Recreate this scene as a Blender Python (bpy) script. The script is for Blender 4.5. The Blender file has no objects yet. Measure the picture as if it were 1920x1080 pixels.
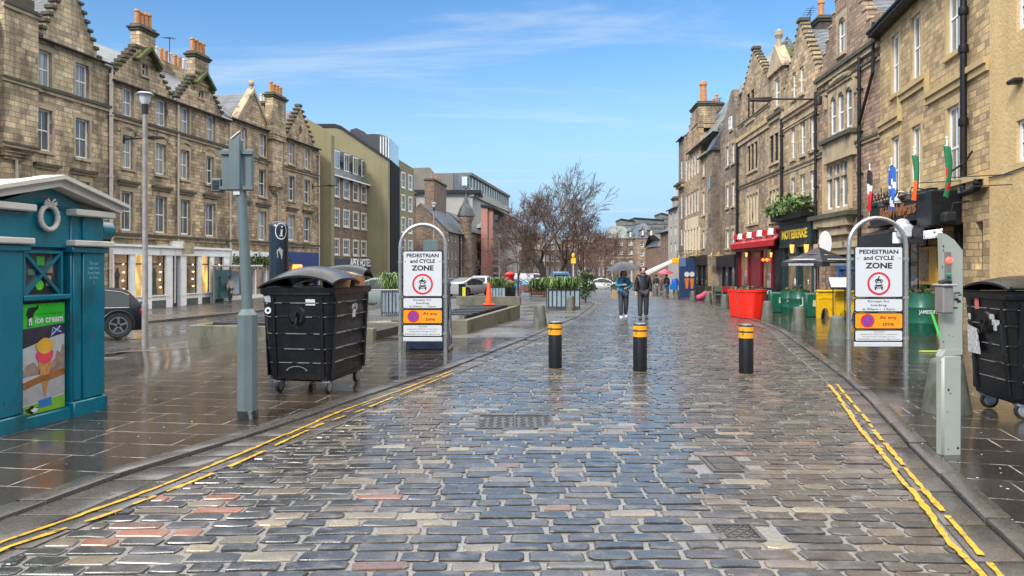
import bpy, bmesh, math, random
import numpy as np
from mathutils import Vector, Matrix, noise
R = math.radians
SC = bpy.context.scene
COL = SC.collection
rnd = random.Random(11)

# ------------------------------------------------------------------ camera
F = 1390.0; HY = 500.0; CAMZ = 1.7           # focal length and horizon in pixels of a 1920 wide frame
cd = bpy.data.cameras.new('camera'); cam = bpy.data.objects.new('camera', cd); COL.objects.link(cam)
cam.location = (0, 0, CAMZ); cam.rotation_euler = (R(90), 0, 0)
cd.lens = F/1920*36; cd.sensor_width = 36; cd.shift_y = (HY-540)/1920.0
cd.clip_start = 0.1; cd.clip_end = 5000
SC.camera = cam
SC.render.resolution_x = 1024; SC.render.resolution_y = 576
SC.view_settings.view_transform = 'Standard'; SC.view_settings.look = 'None'
SC.view_settings.exposure = 0.66; SC.view_settings.gamma = 1
SC.cycles.max_bounces = 6; SC.cycles.glossy_bounces = 3; SC.cycles.diffuse_bounces = 3
SC.cycles.transparent_max_bounces = 8

# ------------------------------------------------------------------ sky: clear band low down, bright cloud sheet added overhead, out of view, for the light
SUN_EL, SUN_AZ = 38.0, 215.0                  # from behind the camera, a little to its left
w = bpy.data.worlds.new("World"); SC.world = w; w.use_nodes = True
nt = w.node_tree; nt.nodes.clear()
def wn(t, **k):
    n = nt.nodes.new(t)
    for a, b in k.items(): setattr(n, a, b)
    return n
out = wn('ShaderNodeOutputWorld'); bg = wn('ShaderNodeBackground'); nt.links.new(bg.outputs[0], out.inputs[0])
sky = wn('ShaderNodeTexSky', sky_type='NISHITA', sun_disc=False)
sky.sun_elevation = R(SUN_EL); sky.sun_rotation = R(SUN_AZ); sky.air_density = 1.0; sky.dust_density = 0.3; sky.ozone_density = 2.6
tc = wn('ShaderNodeTexCoord'); sep = wn('ShaderNodeSeparateXYZ'); nt.links.new(tc.outputs['Generated'], sep.inputs[0])
def wmath(op, a, b=None, c=None, clamp=False):
    n = wn('ShaderNodeMath', operation=op, use_clamp=clamp)
    for i, v in enumerate((a, b, c)):
        if v is None: continue
        if isinstance(v, (int, float)): n.inputs[i].default_value = v
        else: nt.links.new(v, n.inputs[i])
    return n.outputs[0]
zz = wmath('MAXIMUM', sep.outputs[2], 0.02)
cx = wmath('DIVIDE', sep.outputs[0], wmath('ADD', zz, 0.12)); cy = wmath('DIVIDE', sep.outputs[1], wmath('ADD', zz, 0.12))
comb = wn('ShaderNodeCombineXYZ'); nt.links.new(cx, comb.inputs[0]); nt.links.new(cy, comb.inputs[1])
def wnoise(scale, detail, rough, sx, sy, loc, dist=0.0):
    m = wn('ShaderNodeMapping'); m.inputs['Scale'].default_value = (sx, sy, 1); m.inputs['Location'].default_value = loc
    m.inputs['Rotation'].default_value = (0, 0, R(-12))
    nt.links.new(comb.outputs[0], m.inputs[0])
    n = wn('ShaderNodeTexNoise'); n.inputs['Scale'].default_value = scale; n.inputs['Detail'].default_value = detail
    n.inputs['Roughness'].default_value = rough; n.inputs['Distortion'].default_value = dist
    nt.links.new(m.outputs[0], n.inputs['Vector']); return n.outputs[0]
def wramp(v, a, b):
    n = wn('ShaderNodeMapRange', interpolation_type='SMOOTHSTEP')
    n.inputs['From Min'].default_value = a; n.inputs['From Max'].default_value = b
    nt.links.new(v, n.inputs['Value']); return n.outputs[0]
wisps = wmath('MULTIPLY', wramp(wnoise(0.9, 7, 0.62, 0.55, 1.9, (3.1, 0.4, 0), 0.6), 0.50, 0.74), 0.55)
wisp2 = wmath('MULTIPLY', wramp(wnoise(2.2, 5, 0.6, 0.30, 2.2, (7.3, 2.4, 0), 0.3), 0.47, 0.74), 0.60)
low = wmath('MULTIPLY', wisp2, wramp(sep.outputs[2], 0.22, 0.06))
over = wmath('MULTIPLY', wramp(sep.outputs[2], 0.335, 0.50), 0.95)  # unseen cloud above the frame, added to whiten road reflections and raise diffuse light
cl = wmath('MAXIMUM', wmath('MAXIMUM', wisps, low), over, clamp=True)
# a little milkier towards the horizon
hz = wmath('MULTIPLY', wramp(sep.outputs[2], 0.34, 0.0), 0.10)
cl = wmath('MAXIMUM', cl, hz)
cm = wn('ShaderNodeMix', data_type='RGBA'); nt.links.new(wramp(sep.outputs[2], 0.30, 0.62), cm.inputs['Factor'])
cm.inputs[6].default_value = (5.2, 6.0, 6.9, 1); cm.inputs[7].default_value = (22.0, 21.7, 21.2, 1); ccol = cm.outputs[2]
hs = wn('ShaderNodeHueSaturation'); hs.inputs['Saturation'].default_value = 1.22; hs.inputs['Value'].default_value = 1.35
nt.links.new(sky.outputs[0], hs.inputs['Color'])
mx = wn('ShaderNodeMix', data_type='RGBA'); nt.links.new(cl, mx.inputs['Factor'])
# the far horizon haze is pale blue rather than yellow
hm = wn('ShaderNodeMix', data_type='RGBA'); nt.links.new(wramp(sep.outputs[2], 0.30, 0.02), hm.inputs['Factor'])
nt.links.new(hs.outputs[0], hm.inputs[6]); hm.inputs[7].default_value = (2.7, 4.7, 6.7, 1)
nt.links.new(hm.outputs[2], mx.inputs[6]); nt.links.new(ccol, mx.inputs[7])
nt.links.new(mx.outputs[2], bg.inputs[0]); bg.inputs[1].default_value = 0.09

ld = bpy.data.lights.new('sun', 'SUN'); ld.energy = 2.3; ld.angle = R(12); ld.color = (1.0, 0.96, 0.91)
sun = bpy.data.objects.new('sun', ld); COL.objects.link(sun)
az = R(SUN_AZ)
sd = Vector((math.sin(az)*math.cos(R(SUN_EL)), math.cos(az)*math.cos(R(SUN_EL)), math.sin(R(SUN_EL))))
sun.rotation_euler = sd.to_track_quat('Z', 'Y').to_euler(); sun.location = (0, -10, 30)

# ------------------------------------------------------------------ terrain height and pixel -> place
def smooth(a, b, x):
    t = min(1, max(0, (x-a)/(b-a))); return t*t*(3-2*t)
def G(x, y):
    s = y-20
    g = -0.016*(max(s, 0) if s > 3 or s < -3 else (s+3)**2/12)
    if y > 160: g = -0.016*140
    g -= 0.35*smooth(-4.8, -9.5, x)*(1-smooth(40, 56, y))*smooth(6, 14, y)
    return g
def at(px, py, dz=0.0):
    """ground point (raised dz) seen at a pixel"""
    k = (px-960)/F; t = (HY-py)/F
    lo, hi = 1.5, 400.0
    f = lambda y: CAMZ + t*y - (G(k*y, y)+dz)
    for _ in range(50):
        m = (lo+hi)/2
        if f(m) > 0: lo = m
        else: hi = m
    y = (lo+hi)/2
    return Vector((k*y, y, G(k*y, y)+dz))
def AY(px, py, Y):
    return Vector(((px-960)/F*Y, Y, CAMZ+(HY-py)/F*Y))

# ------------------------------------------------------------------ mesh builder
class MB:
    def __init__(s): s.v = []; s.f = []; s.m = []; s.M = None
    def _p(s, p): return tuple(s.M @ Vector(p)) if s.M is not None else tuple(p)
    def face(s, pts, m=0):
        b = len(s.v); s.v += [s._p(p) for p in pts]; s.f.append(list(range(b, b+len(pts)))); s.m.append(m)
    def geo(s, vs, fs, m=0):
        b = len(s.v); s.v += [s._p(p) for p in vs]
        for f in fs: s.f.append([b+i for i in f]); s.m.append(m)
    def box(s, x0, x1, y0, y1, z0, z1, m=0, bev=0.0):
        if x0 > x1: x0, x1 = x1, x0
        if y0 > y1: y0, y1 = y1, y0
        if z0 > z1: z0, z1 = z1, z0
        if bev > 0:
            b = min(bev, (x1-x0)*.45, (y1-y0)*.45, (z1-z0)*.45)
            vs = []; 
            for z, i in ((z0, b), (z0+b, 0), (z1-b, 0), (z1, b)):
                vs += [(x0+b, y0+i, z), (x1-b, y0+i, z), (x1-i, y0+b, z), (x1-i, y1-b, z), (x1-b, y1-i, z), (x0+b, y1-i, z), (x0+i, y1-b, z), (x0+i, y0+b, z)]
            fs = [list(range(7, -1, -1)), list(range(24, 32))]
            for r in range(3):
                for i in range(8):
                    j = (i+1) % 8; fs.append((r*8+i, r*8+j, r*8+8+j, r*8+8+i))
            s.geo(vs, fs, m); return
        s.geo([(x0,y0,z0),(x1,y0,z0),(x1,y1,z0),(x0,y1,z0),(x0,y0,z1),(x1,y0,z1),(x1,y1,z1),(x0,y1,z1)],
              [(3,2,1,0),(4,5,6,7),(0,1,5,4),(1,2,6,5),(2,3,7,6),(3,0,4,7)], m)
    def prism(s, poly, a, b, axis='y', m=0):
        """poly: 2D points; extruded along axis from a to b. axis y: (x,z); x: (y,z); z: (x,y)"""
        def P(p, t):
            return (p[0], t, p[1]) if axis == 'y' else ((t, p[0], p[1]) if axis == 'x' else (p[0], p[1], t))
        n = len(poly); vs = [P(p, a) for p in poly]+[P(p, b) for p in poly]
        fs = [list(range(n)), list(range(2*n-1, n-1, -1))]+[(i, i+n, (i+1) % n+n, (i+1) % n) for i in range(n)]
        s.geo(vs, fs, m)
    def ring(s, rings, m=0, cap0=True, cap1=True, close=True):
        n = len(rings[0]); vs = [p for r in rings for p in r]; fs = []
        for k in range(len(rings)-1):
            for i in range(n if close else n-1):
                j = (i+1) % n; fs.append((k*n+i, k*n+j, (k+1)*n+j, (k+1)*n+i))
        if cap0: fs.append(list(range(n-1, -1, -1)))
        if cap1: fs.append([(len(rings)-1)*n+i for i in range(n)])
        s.geo(vs, fs, m)
    def lathe(s, prof, c=(0, 0), n=16, m=0, cap0=True, cap1=True, sq=None):
        rings = []
        for r, z in prof:
            rg = []
            for i in range(n):
                a = 2*math.pi*i/n
                ca, sa = math.cos(a), math.sin(a)
                if sq:
                    k = (abs(ca)**sq+abs(sa)**sq)**(-1/sq); ca *= k; sa *= k
                rg.append((c[0]+r*ca, c[1]+r*sa, z))
            rings.append(rg)
        s.ring(rings, m, cap0, cap1)
    def tube(s, pts, r, n=8, m=0, cap=True):
        pts = [Vector(p) for p in pts]; k = len(pts); rs = r if isinstance(r, (list, tuple)) else [r]*k
        rings = []; up = None
        for i in range(k):
            d = (pts[min(i+1, k-1)]-pts[max(i-1, 0)])
            d = d.normalized() if d.length > 1e-9 else Vector((0, 0, 1))
            if up is None or abs(up.dot(d)) > .98:
                up = Vector((0, 0, 1)) if abs(d.z) < .9 else Vector((1, 0, 0))
            a = d.cross(up).normalized(); b = a.cross(d); up = b
            rings.append([tuple(pts[i]+(a*math.cos(2*math.pi*j/n)+b*math.sin(2*math.pi*j/n))*rs[i]) for j in range(n)])
        s.ring(rings, m, cap, cap)
    def disc(s, c, r, nrm, n=20, m=0, r0=0.0):
        c = Vector(c); d = Vector(nrm).normalized(); u = Vector((0, 0, 1)) if abs(d.z) < .9 else Vector((1, 0, 0))
        a = d.cross(u).normalized(); b = a.cross(d)
        o = [c+(a*math.cos(2*math.pi*j/n)+b*math.sin(2*math.pi*j/n))*r for j in range(n)]
        if r0 <= 0: s.face(o, m)
        else:
            q = [c+(a*math.cos(2*math.pi*j/n)+b*math.sin(2*math.pi*j/n))*r0 for j in range(n)]
            for j in range(n): s.face([o[j], o[(j+1) % n], q[(j+1) % n], q[j]], m)
    def build(s, name, mats, parent=None, smooth=False, loc=None, rz=0, fixn=True):
        me = bpy.data.meshes.new(name); me.from_pydata(s.v, [], s.f)
        if not isinstance(mats, (list, tuple)): mats = [mats]
        for q in mats: me.materials.append(q)
        if len(mats) > 1: me.polygons.foreach_set('material_index', s.m)
        if fixn:
            bm = bmesh.new(); bm.from_mesh(me); bmesh.ops.remove_doubles(bm, verts=bm.verts, dist=1e-5)
            bmesh.ops.recalc_face_normals(bm, faces=bm.faces); bm.to_mesh(me); bm.free()
        if smooth:
            me.polygons.foreach_set('use_smooth', [True]*len(me.polygons))
            if smooth != 'full': me.set_sharp_from_angle(angle=R(38))
        o = bpy.data.objects.new(name, me); COL.objects.link(o)
        if parent is not None: o.parent = parent
        if loc is not None: o.location = loc
        if rz: o.rotation_euler.z = rz
        return o
def tag(o, label=None, cat=None, group=None, kind=None):
    if label: o['label'] = label
    if cat: o['category'] = cat
    if group: o['group'] = group
    if kind: o['kind'] = kind
    return o
def thing(name, label, cat, loc=(0, 0, 0), rz=0, group=None):
    o = bpy.data.objects.new(name, None); COL.objects.link(o); o.location = loc; o.rotation_euler = (0, 0, rz)
    o.empty_display_size = .3
    return tag(o, label, cat, group)
def copy_tree(o, parent=None):
    c = o.copy(); COL.objects.link(c)
    if parent is not None: c.parent = parent
    for ch in list(o.children): copy_tree(ch, c)
    return c
def copy_thing(src, loc, rz, label=None):
    c = copy_tree(src); c.location = loc; c.rotation_euler = (0, 0, rz)
    if label: c['label'] = label
    return c

# ------------------------------------------------------------------ materials
def newmat(name):
    m = bpy.data.materials.new(name); m.use_nodes = True; t = m.node_tree; t.nodes.clear()
    o = t.nodes.new('ShaderNodeOutputMaterial'); b = t.nodes.new('ShaderNodeBsdfPrincipled'); t.links.new(b.outputs[0], o.inputs[0])
    return m, t, b
class NT:
    def __init__(s, t): s.t = t
    def n(s, ty, ins=None, **k):
        n = s.t.nodes.new(ty)
        for a, b in k.items(): setattr(n, a, b)
        for a, b in (ins or {}).items(): s.set(n.inputs[a], b)
        return n
    def set(s, i, v):
        if hasattr(v, 'node'): s.t.links.new(v, i)
        else: i.default_value = v
    def math(s, op, a, b=0.0, c=None, clamp=False):
        n = s.n('ShaderNodeMath', operation=op, use_clamp=clamp); s.set(n.inputs[0], a); s.set(n.inputs[1], b)
        if c is not None: s.set(n.inputs[2], c)
        return n.outputs[0]
    def mix(s, f, a, b, blend='MIX'):
        n = s.n('ShaderNodeMix', data_type='RGBA', blend_type=blend, clamp_factor=True)
        s.set(n.inputs[0], f); s.set(n.inputs[6], a); s.set(n.inputs[7], b); return n.outputs[2]
    def ramp(s, v, a, b, lo=0.0, hi=1.0):
        n = s.n('ShaderNodeMapRange', {'Value': v, 'From Min': a, 'From Max': b, 'To Min': lo, 'To Max': hi}); return n.outputs[0]
    def noise(s, vec, scale, detail=4, rough=.55, dist=0.0):
        n = s.n('ShaderNodeTexNoise', {'Scale': scale, 'Detail': detail, 'Roughness': rough, 'Distortion': dist})
        if vec is not None: s.set(n.inputs['Vector'], vec)
        return n.outputs[0]
    def map(s, vec, loc=(0, 0, 0), rot=(0, 0, 0), sc=(1, 1, 1)):
        n = s.n('ShaderNodeMapping', {'Location': loc, 'Rotation': rot, 'Scale': sc}); s.set(n.inputs[0], vec); return n.outputs[0]
    def bump(s, h, st=.3, dist=.02, nrm=None):
        n = s.n('ShaderNodeBump', {'Strength': st, 'Distance': dist}); s.set(n.inputs['Height'], h)
        if nrm is not None: s.set(n.inputs['Normal'], nrm)
        return n.outputs[0]
def c4(c): return (c[0], c[1], c[2], 1)
def simple(name, col, rough=.5, metal=0.0, var=.25, vscale=6, bump=0.0, bscale=30, spec=.5, dirt=None, coat=0.0):
    m, t, b = newmat(name); N = NT(t); co = N.n('ShaderNodeTexCoord').outputs['Object']
    n1 = N.noise(co, vscale, 5, .6)
    col2 = tuple(max(0, x*(1-var)) for x in col)
    cc = N.mix(N.ramp(n1, .35, .7), c4(col), c4(col2))
    if dirt: cc = N.mix(N.ramp(N.noise(N.map(co, (5, 2, 1), sc=(1, 1, .35)), dirt[1], 6, .65), dirt[2], dirt[2]+.12), cc, c4(dirt[0]))
    N.set(b.inputs['Base Color'], cc); b.inputs['Metallic'].default_value = metal
    N.set(b.inputs['Roughness'], N.ramp(N.noise(co, vscale*1.7, 3), .3, .7, max(.03, rough*.75), min(1, rough*1.2)))
    b.inputs['Specular IOR Level'].default_value = spec; b.inputs['Coat Weight'].default_value = coat; b.inputs['Coat Roughness'].default_value = .08
    if bump: N.set(b.inputs['Normal'], N.bump(N.noise(co, bscale, 4), bump, .01))
    return m
def emis(name, col, st):
    m, t, b = newmat(name); b.inputs['Base Color'].default_value = c4(col); b.inputs['Emission Color'].default_value = c4(col)
    b.inputs['Emission Strength'].default_value = st; return m

def stone(name, c1, c2, dark=(.035, .03, .026), bw=.62, bh=.26, rub=.35, soot=.5, mortar=(.10, .08, .06), bstr=.75, seed=0, moss=.0, wet=.62):
    """coursed masonry in the wall's own metres: x along, z up"""
    bw *= .78; bh *= .8
    m, t, b = newmat(name); N = NT(t); co = N.n('ShaderNodeTexCoord').outputs['Object']
    s = N.n('ShaderNodeSeparateXYZ'); N.set(s.inputs[0], co)
    u = N.math('ADD', s.outputs[0], s.outputs[1]); z = s.outputs[2]
    # courses of uneven length and height
    wob = N.noise(co, .9, 2)
    cv = N.n('ShaderNodeCombineXYZ'); N.set(cv.inputs[0], N.math('ADD', u, N.math('MULTIPLY', wob, rub))); N.set(cv.inputs[1], N.math('ADD', z, N.math('MULTIPLY', wob, rub*.25)))
    v = cv.outputs[0]
    def brick(w, h, off, sq, sqf, ms):
        n = N.n('ShaderNodeTexBrick', {'Scale': 1.0, 'Mortar Size': ms, 'Mortar Smooth': .3, 'Bias': 0.0, 'Brick Width': w, 'Row Height': h,
              'Color1': (0, 0, 0, 1), 'Color2': (1, 1, 1, 1), 'Mortar': (.5, .5, .5, 1)}, offset=.5, offset_frequency=2, squash=sq, squash_frequency=sqf)
        N.set(n.inputs['Vector'], N.map(v, off)); return n
    br = brick(bw, bh, (seed*3.7, seed*bh*4, 0), .72, 3, .012)
    br2 = brick(bw, bh, (seed*3.7+bw*40, seed*bh*4+bh*24, 0), .72, 3, .012)
    f1 = N.ramp(br.outputs['Color'], 0, 1); f2 = N.ramp(br2.outputs['Color'], 0, 1)
    big = N.noise(N.map(co, (seed*9, 2, 4)), .35, 5, .62)
    base = N.mix(f1, c4(c1), c4(c2))
    base = N.mix(N.math('MULTIPLY', N.ramp(f2, .55, 1), .7), base, c4(tuple(x*.28 for x in c1)))
    base = N.mix(N.math('MULTIPLY', N.ramp(f2, .0, .22, 1, 0), .6), base, c4((c1[0]*1.45, c1[1]*1.35, c1[2]*1.2)))
    # weathering with shapes of its own: sooty patches and run marks
    st = N.noise(N.map(co, (seed*5+3, 1, 7), sc=(1.3, 1.3, .38)), .8, 8, .68)
    sootf = N.math('MULTIPLY', N.ramp(N.math('ADD', N.math('MULTIPLY', st, .6), N.math('MULTIPLY', big, .4)), .455, .56), soot)
    base = N.mix(sootf, base, c4(dark))
    fine = N.noise(co, 14, 6, .7)
    base = N.mix(N.ramp(fine, .42, .75), base, N.mix(.5, base, c4(tuple(x*.35 for x in c1))))
    if moss > 0:
        mf = N.math('MULTIPLY', N.ramp(N.noise(N.map(co, (seed, 8, 2), sc=(1, 1, .5)), 1.6, 7, .7), .54, .66), moss)
        base = N.mix(mf, base, (.05, .065, .018, 1))
    base = N.mix(N.math('MULTIPLY', br.outputs['Fac'], .75), base, c4(mortar))
    N.set(b.inputs['Base Color'], base)
    N.set(b.inputs['Roughness'], N.ramp(fine, .3, .7, wet, .92)); b.inputs['Specular IOR Level'].default_value = .35
    h = N.math('SUBTRACT', N.math('ADD', N.math('MULTIPLY', f1, .5), N.math('MULTIPLY', fine, .7)), N.math('MULTIPLY', br.outputs['Fac'], 1.3))
    N.set(b.inputs['Normal'], N.bump(h, bstr, .035))
    return m
def render_wall(name, c1, c2, sc=2.0, bump=.6, bs=26, streak=(.10, .09, .05)):
    m, t, b = newmat(name); N = NT(t); co = N.n('ShaderNodeTexCoord').outputs['Object']
    base = N.mix(N.ramp(N.noise(co, .5*sc, 6, .65), .35, .68), c4(c1), c4(c2))
    base = N.mix(N.math('MULTIPLY', N.ramp(N.noise(N.map(co, sc=(2.2, 2.2, .16)), .9*sc, 6, .7), .52, .72), .55), base, c4(streak))
    N.set(b.inputs['Base Color'], base); b.inputs['Roughness'].default_value = .85; b.inputs['Specular IOR Level'].default_value = .3
    h = N.noise(co, bs, 5, .65)
    N.set(b.inputs['Normal'], N.bump(h, bump, .03)); return m
def slate(name, c=(.085, .095, .11)):
    m, t, b = newmat(name); N = NT(t); co = N.n('ShaderNodeTexCoord').outputs['Object']
    s = N.n('ShaderNodeSeparateXYZ'); N.set(s.inputs[0], co)
    cv = N.n('ShaderNodeCombineXYZ'); N.set(cv.inputs[0], N.math('ADD', s.outputs[0], N.math('MULTIPLY', s.outputs[1], .25))); N.set(cv.inputs[1], N.math('MULTIPLY', s.outputs[2], 1.0))
    br = N.n('ShaderNodeTexBrick', {'Scale': 1.0, 'Mortar Size': .012, 'Mortar Smooth': .2, 'Brick Width': .30, 'Row Height': .17, 'Color1': (0, 0, 0, 1), 'Color2': (1, 1, 1, 1), 'Mortar': (0, 0, 0, 1)})
    N.set(br.inputs['Vector'], cv.outputs[0])
    f = N.ramp(br.outputs['Color'], 0, 1)
    base = N.mix(f, c4(tuple(x*.7 for x in c)), c4(tuple(x*1.7 for x in c)))
    base = N.mix(N.math('MULTIPLY', N.ramp(N.noise(co, 1.3, 6, .7), .5, .66), .5), base, (.07, .075, .035, 1))
    base = N.mix(br.outputs['Fac'], base, (.012, .012, .012, 1))
    N.set(b.inputs['Base Color'], base); N.set(b.inputs['Roughness'], N.ramp(f, 0, 1, .3, .55))
    N.set(b.inputs['Normal'], N.bump(N.math('SUBTRACT', N.math('MULTIPLY', f, .5), br.outputs['Fac']), .5, .02)); return m

M = {}
M['trim'] = simple('stone_trim', (.46, .36, .23), .8, var=.4, vscale=1.5, bump=.25, bscale=25, dirt=((.06, .05, .04), 1.6, .56))
M['trim_dark'] = simple('stone_trim_dark', (.10, .08, .06), .8, var=.5, vscale=2, bump=.3, bscale=25, dirt=((.05, .07, .02), 2.2, .50))
M['trim_y'] = simple('stone_trim_yellow', (.50, .36, .175), .8, var=.25, vscale=1.5, bump=.2, bscale=30, dirt=((.20, .14, .08), 1.3, .60))
M['moss'] = simple('moss', (.10, .12, .03), .95, var=.6, vscale=4, bump=.8, bscale=40, dirt=((.05, .045, .03), 3, .5))
M['slate'] = slate('slate'); M['slate_d'] = slate('slate_dark', (.045, .05, .06)); M['slate_g'] = slate('slate_green', (.14, .16, .15))
M['white'] = simple('white_paint', (.78, .78, .76), .45, var=.12, vscale=3, dirt=((.45, .42, .36), 3, .62))
M['cream_pipe'] = simple('cream_pipe', (.58, .50, .42), .5, var=.2)
M['black'] = simple('black_paint', (.012, .012, .013), .4, var=.3, spec=.3)
M['iron'] = simple('dark_iron', (.022, .022, .024), .5, var=.3, bump=.1, spec=.3)
M['pot'] = simple('chimney_pot_clay', (.50, .22, .08), .75, var=.35, vscale=3, dirt=((.12, .09, .06), 3, .55))
M['olive'] = render_wall('olive_render', (.255, .225, .13), (.20, .175, .10), .5, .2, 14, (.12, .105, .06))
M['harl'] = render_wall('yellow_harling', (.60, .43, .215), (.49, .34, .16), 1.8, 1.0, 9, (.40, .28, .13))
M['concrete'] = render_wall('aged_concrete', (.20, .185, .16), (.15, .14, .12), .5, .3, 12, (.09, .085, .07))
M['concrete_l'] = render_wall('pale_concrete', (.38, .36, .32), (.32, .30, .27), .5, .3, 12, (.22, .2, .17))
M['bol'] = simple('mossy_concrete', (.115, .12, .095), .6, var=.4, vscale=5, bump=.5, bscale=60, dirt=((.05, .06, .035), 6, .5))
def glassmat(name, c1, c2, kind='plain', em=0.0, emc=(1, .6, .25)):
    m, t, b = newmat(name); N = NT(t); co = N.n('ShaderNodeTexCoord').outputs['Object']
    info = N.n('ShaderNodeObjectInfo').outputs['Random']
    n = N.noise(N.map(co, sc=(1, 1, .5)), 1.4, 3)
    f = N.ramp(n, .4, .6)
    if kind == 'curtain':
        s = N.n('ShaderNodeSeparateXYZ'); N.set(s.inputs[0], co)
        wv = N.math('SINE', N.math('ADD', N.math('MULTIPLY', s.outputs[0], 42), N.math('MULTIPLY', n, 9)))
        f = N.ramp(wv, -1, 1)
    cc = N.mix(f, c4(c1), c4(c2))
    cc = N.mix(N.math('MULTIPLY', info, .35), cc, (.02, .022, .025, 1))
    N.set(b.inputs['Base Color'], cc); b.inputs['Roughness'].default_value = .25
    b.inputs['Coat Weight'].default_value = 1; b.inputs['Coat Roughness'].default_value = .02
    b.inputs['Specular IOR Level'].default_value = .5
    if em:
        N.set(b.inputs['Emission Color'], N.mix(f, c4(emc), c4(tuple(x*.35 for x in emc)))); b.inputs['Emission Strength'].default_value = em
    return m
M['g_dark'] = glassmat('window_glass', (.02, .022, .026), (.06, .065, .07))
M['g_grey'] = glassmat('window_glass_grey', (.09, .10, .10), (.17, .18, .18))
M['g_curt'] = glassmat('net_curtain_behind_glass', (.42, .42, .40), (.20, .20, .20), 'curtain')
M['g_warm'] = glassmat('lit_window', (.45, .30, .12), (.25, .18, .08), em=.9, emc=(1, .58, .16))
M['g_mix'] = glassmat('shop_window', (.16, .11, .07), (.05, .055, .045), em=.12, emc=(1, .6, .3))
M['bulb'] = emis('bulb', (1, .62, .25), 6)
# ------------------------------------------------------------------ ground, road, pavements
def interp(pts, y):
    if y <= pts[0][0]: return pts[0][1]+(y-pts[0][0])*(pts[1][1]-pts[0][1])/(pts[1][0]-pts[0][0])
    for a, b in zip(pts, pts[1:]):
        if y <= b[0]: return a[1]+(b[1]-a[1])*(y-a[0])/(b[0]-a[0])
    return pts[-1][1]
def pxl(lst): return [(p.y, p.x) for p in (at(a, b) for a, b in lst)]
KR = pxl([(1920,1047),(1847,978),(1794,925),(1708,840),(1635,758),(1582,709),(1489,640),(1460,619),(1421,604),(1370,585),(1323,571),(1240,557),(1205,551)])
KR += [(75, KR[-1][1]+1.5), (110, KR[-1][1]+4)]
KL = [(4.96,-3.43),(6.03,-3.17),(7.65,-2.52),(9.23,-2.06),(12.4,-1.0),(18.2,.52),(26,2.25),(36.3,3.9),(42,4.7),(46,4.8),(49,4.2),(51.5,2.6),(53,0),(54,-4)]
XR = lambda y: interp(KR, y)
XL = lambda y: interp(KL, y) if y < 54 else -4-(y-54)*14
LK = lambda y: -9.3+.178*(y-17.5) if y > 17.5 else -9.3+.25*(y-17.5)      # kerb between the paved square and the far street
FK = lambda y: -14.7+.10*(y-30)                                             # far kerb of that street
def sheet(name, fx0, fx1, y0, y1, dz, mat, step=1.0, nx=10, zf=None):
    mb = MB(); ys = [y0]
    while ys[-1] < y1: ys.append(min(y1, ys[-1]+step*(1 if ys[-1] < 60 else 4)))
    rows = []
    for y in ys:
        a, b = fx0(y), fx1(y)
        rows.append([(a+(b-a)*i/nx, y, G(a+(b-a)*i/nx, y)+dz) for i in range(nx+1)])
    vs = [p for r in rows for p in r]; fs = []
    for k in range(len(rows)-1):
        for i in range(nx):
            q = k*(nx+1)+i; fs.append((q, q+1, q+nx+2, q+nx+1))
    mb.geo(vs, fs); o = mb.build(name, mat, smooth='full'); tag(o, kind='structure'); return o

def wetmat(name, cols, bw, bh, rot, joint, rough=(.05, .35), bump=.25, jw=.006, pudd=(.42, .6), jb=.0, fine=35, off=(0, 0, 0)):
    m, t, b = newmat(name); N = NT(t); co = N.n('ShaderNodeTexCoord').outputs['Object']
    br = N.n('ShaderNodeTexBrick', {'Scale': 1.0, 'Mortar Size': jw, 'Mortar Smooth': .15, 'Brick Width': bw, 'Row Height': bh,
             'Color1': (0, 0, 0, 1), 'Color2': (1, 1, 1, 1), 'Mortar': (.5, .5, .5, 1)}, squash=.8, squash_frequency=3)
    N.set(br.inputs['Vector'], N.map(co, off, rot=(0, 0, rot)))
    f = N.ramp(br.outputs['Color'], 0, 1)
    big = N.noise(co, .45, 5, .6); fi = N.noise(co, fine, 5, .7); mid = N.noise(co, 3.2, 5, .65)
    base = N.mix(f, c4(cols[0]), c4(cols[1]))
    base = N.mix(N.ramp(big, .4, .65), base, N.mix(.5, base, c4(cols[2])))
    base = N.mix(N.math('MULTIPLY', N.ramp(fi, .45, .75), .5), base, c4(tuple(x*1.9 for x in cols[1])))
    jn = N.math('MULTIPLY', br.outputs['Fac'], N.ramp(mid, .40, .6))
    base = N.mix(N.math('MULTIPLY', jn, .9), base, c4(joint))
    N.set(b.inputs['Base Color'], base)
    pu = N.ramp(N.math('ADD', N.math('MULTIPLY', big, .6), N.math('MULTIPLY', mid, .4)), pudd[0], pudd[1])
    N.set(b.inputs['Roughness'], N.math('ADD', N.ramp(pu, 0, 1, rough[1], rough[0]), N.math('MULTIPLY', fi, .06)))
    b.inputs['IOR'].default_value = 1.45; b.inputs['Specular IOR Level'].default_value = .6
    h = N.math('ADD', N.math('MULTIPLY', fi, N.ramp(pu, 0, 1, 1, .12)), N.math('MULTIPLY', mid, 2.0))
    h = N.math('SUBTRACT', h, N.math('MULTIPLY', br.outputs['Fac'], 1.2))
    N.set(b.inputs['Normal'], N.bump(h, bump, .006))
    return m
M['tarmac'] = wetmat('wet_tarmac', ((.045, .042, .042), (.06, .055, .052), (.035, .033, .033)), 30, 30, 0, (.05, .05, .05), (.08, .34), .45, jw=.0, fine=60)
M['flags'] = wetmat('wet_flagstones', ((.028, .020, .015), (.055, .040, .030), (.018, .013, .010)), .92, .46, R(8), (.42, .38, .33), (.03, .17), .16, jw=.008)
M['flags_g'] = wetmat('wet_flagstones_grey', ((.060, .052, .044), (.10, .087, .075), (.04, .034, .03)), .75, .42, R(-78), (.22, .2, .18), (.08, .42), .30)
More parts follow.
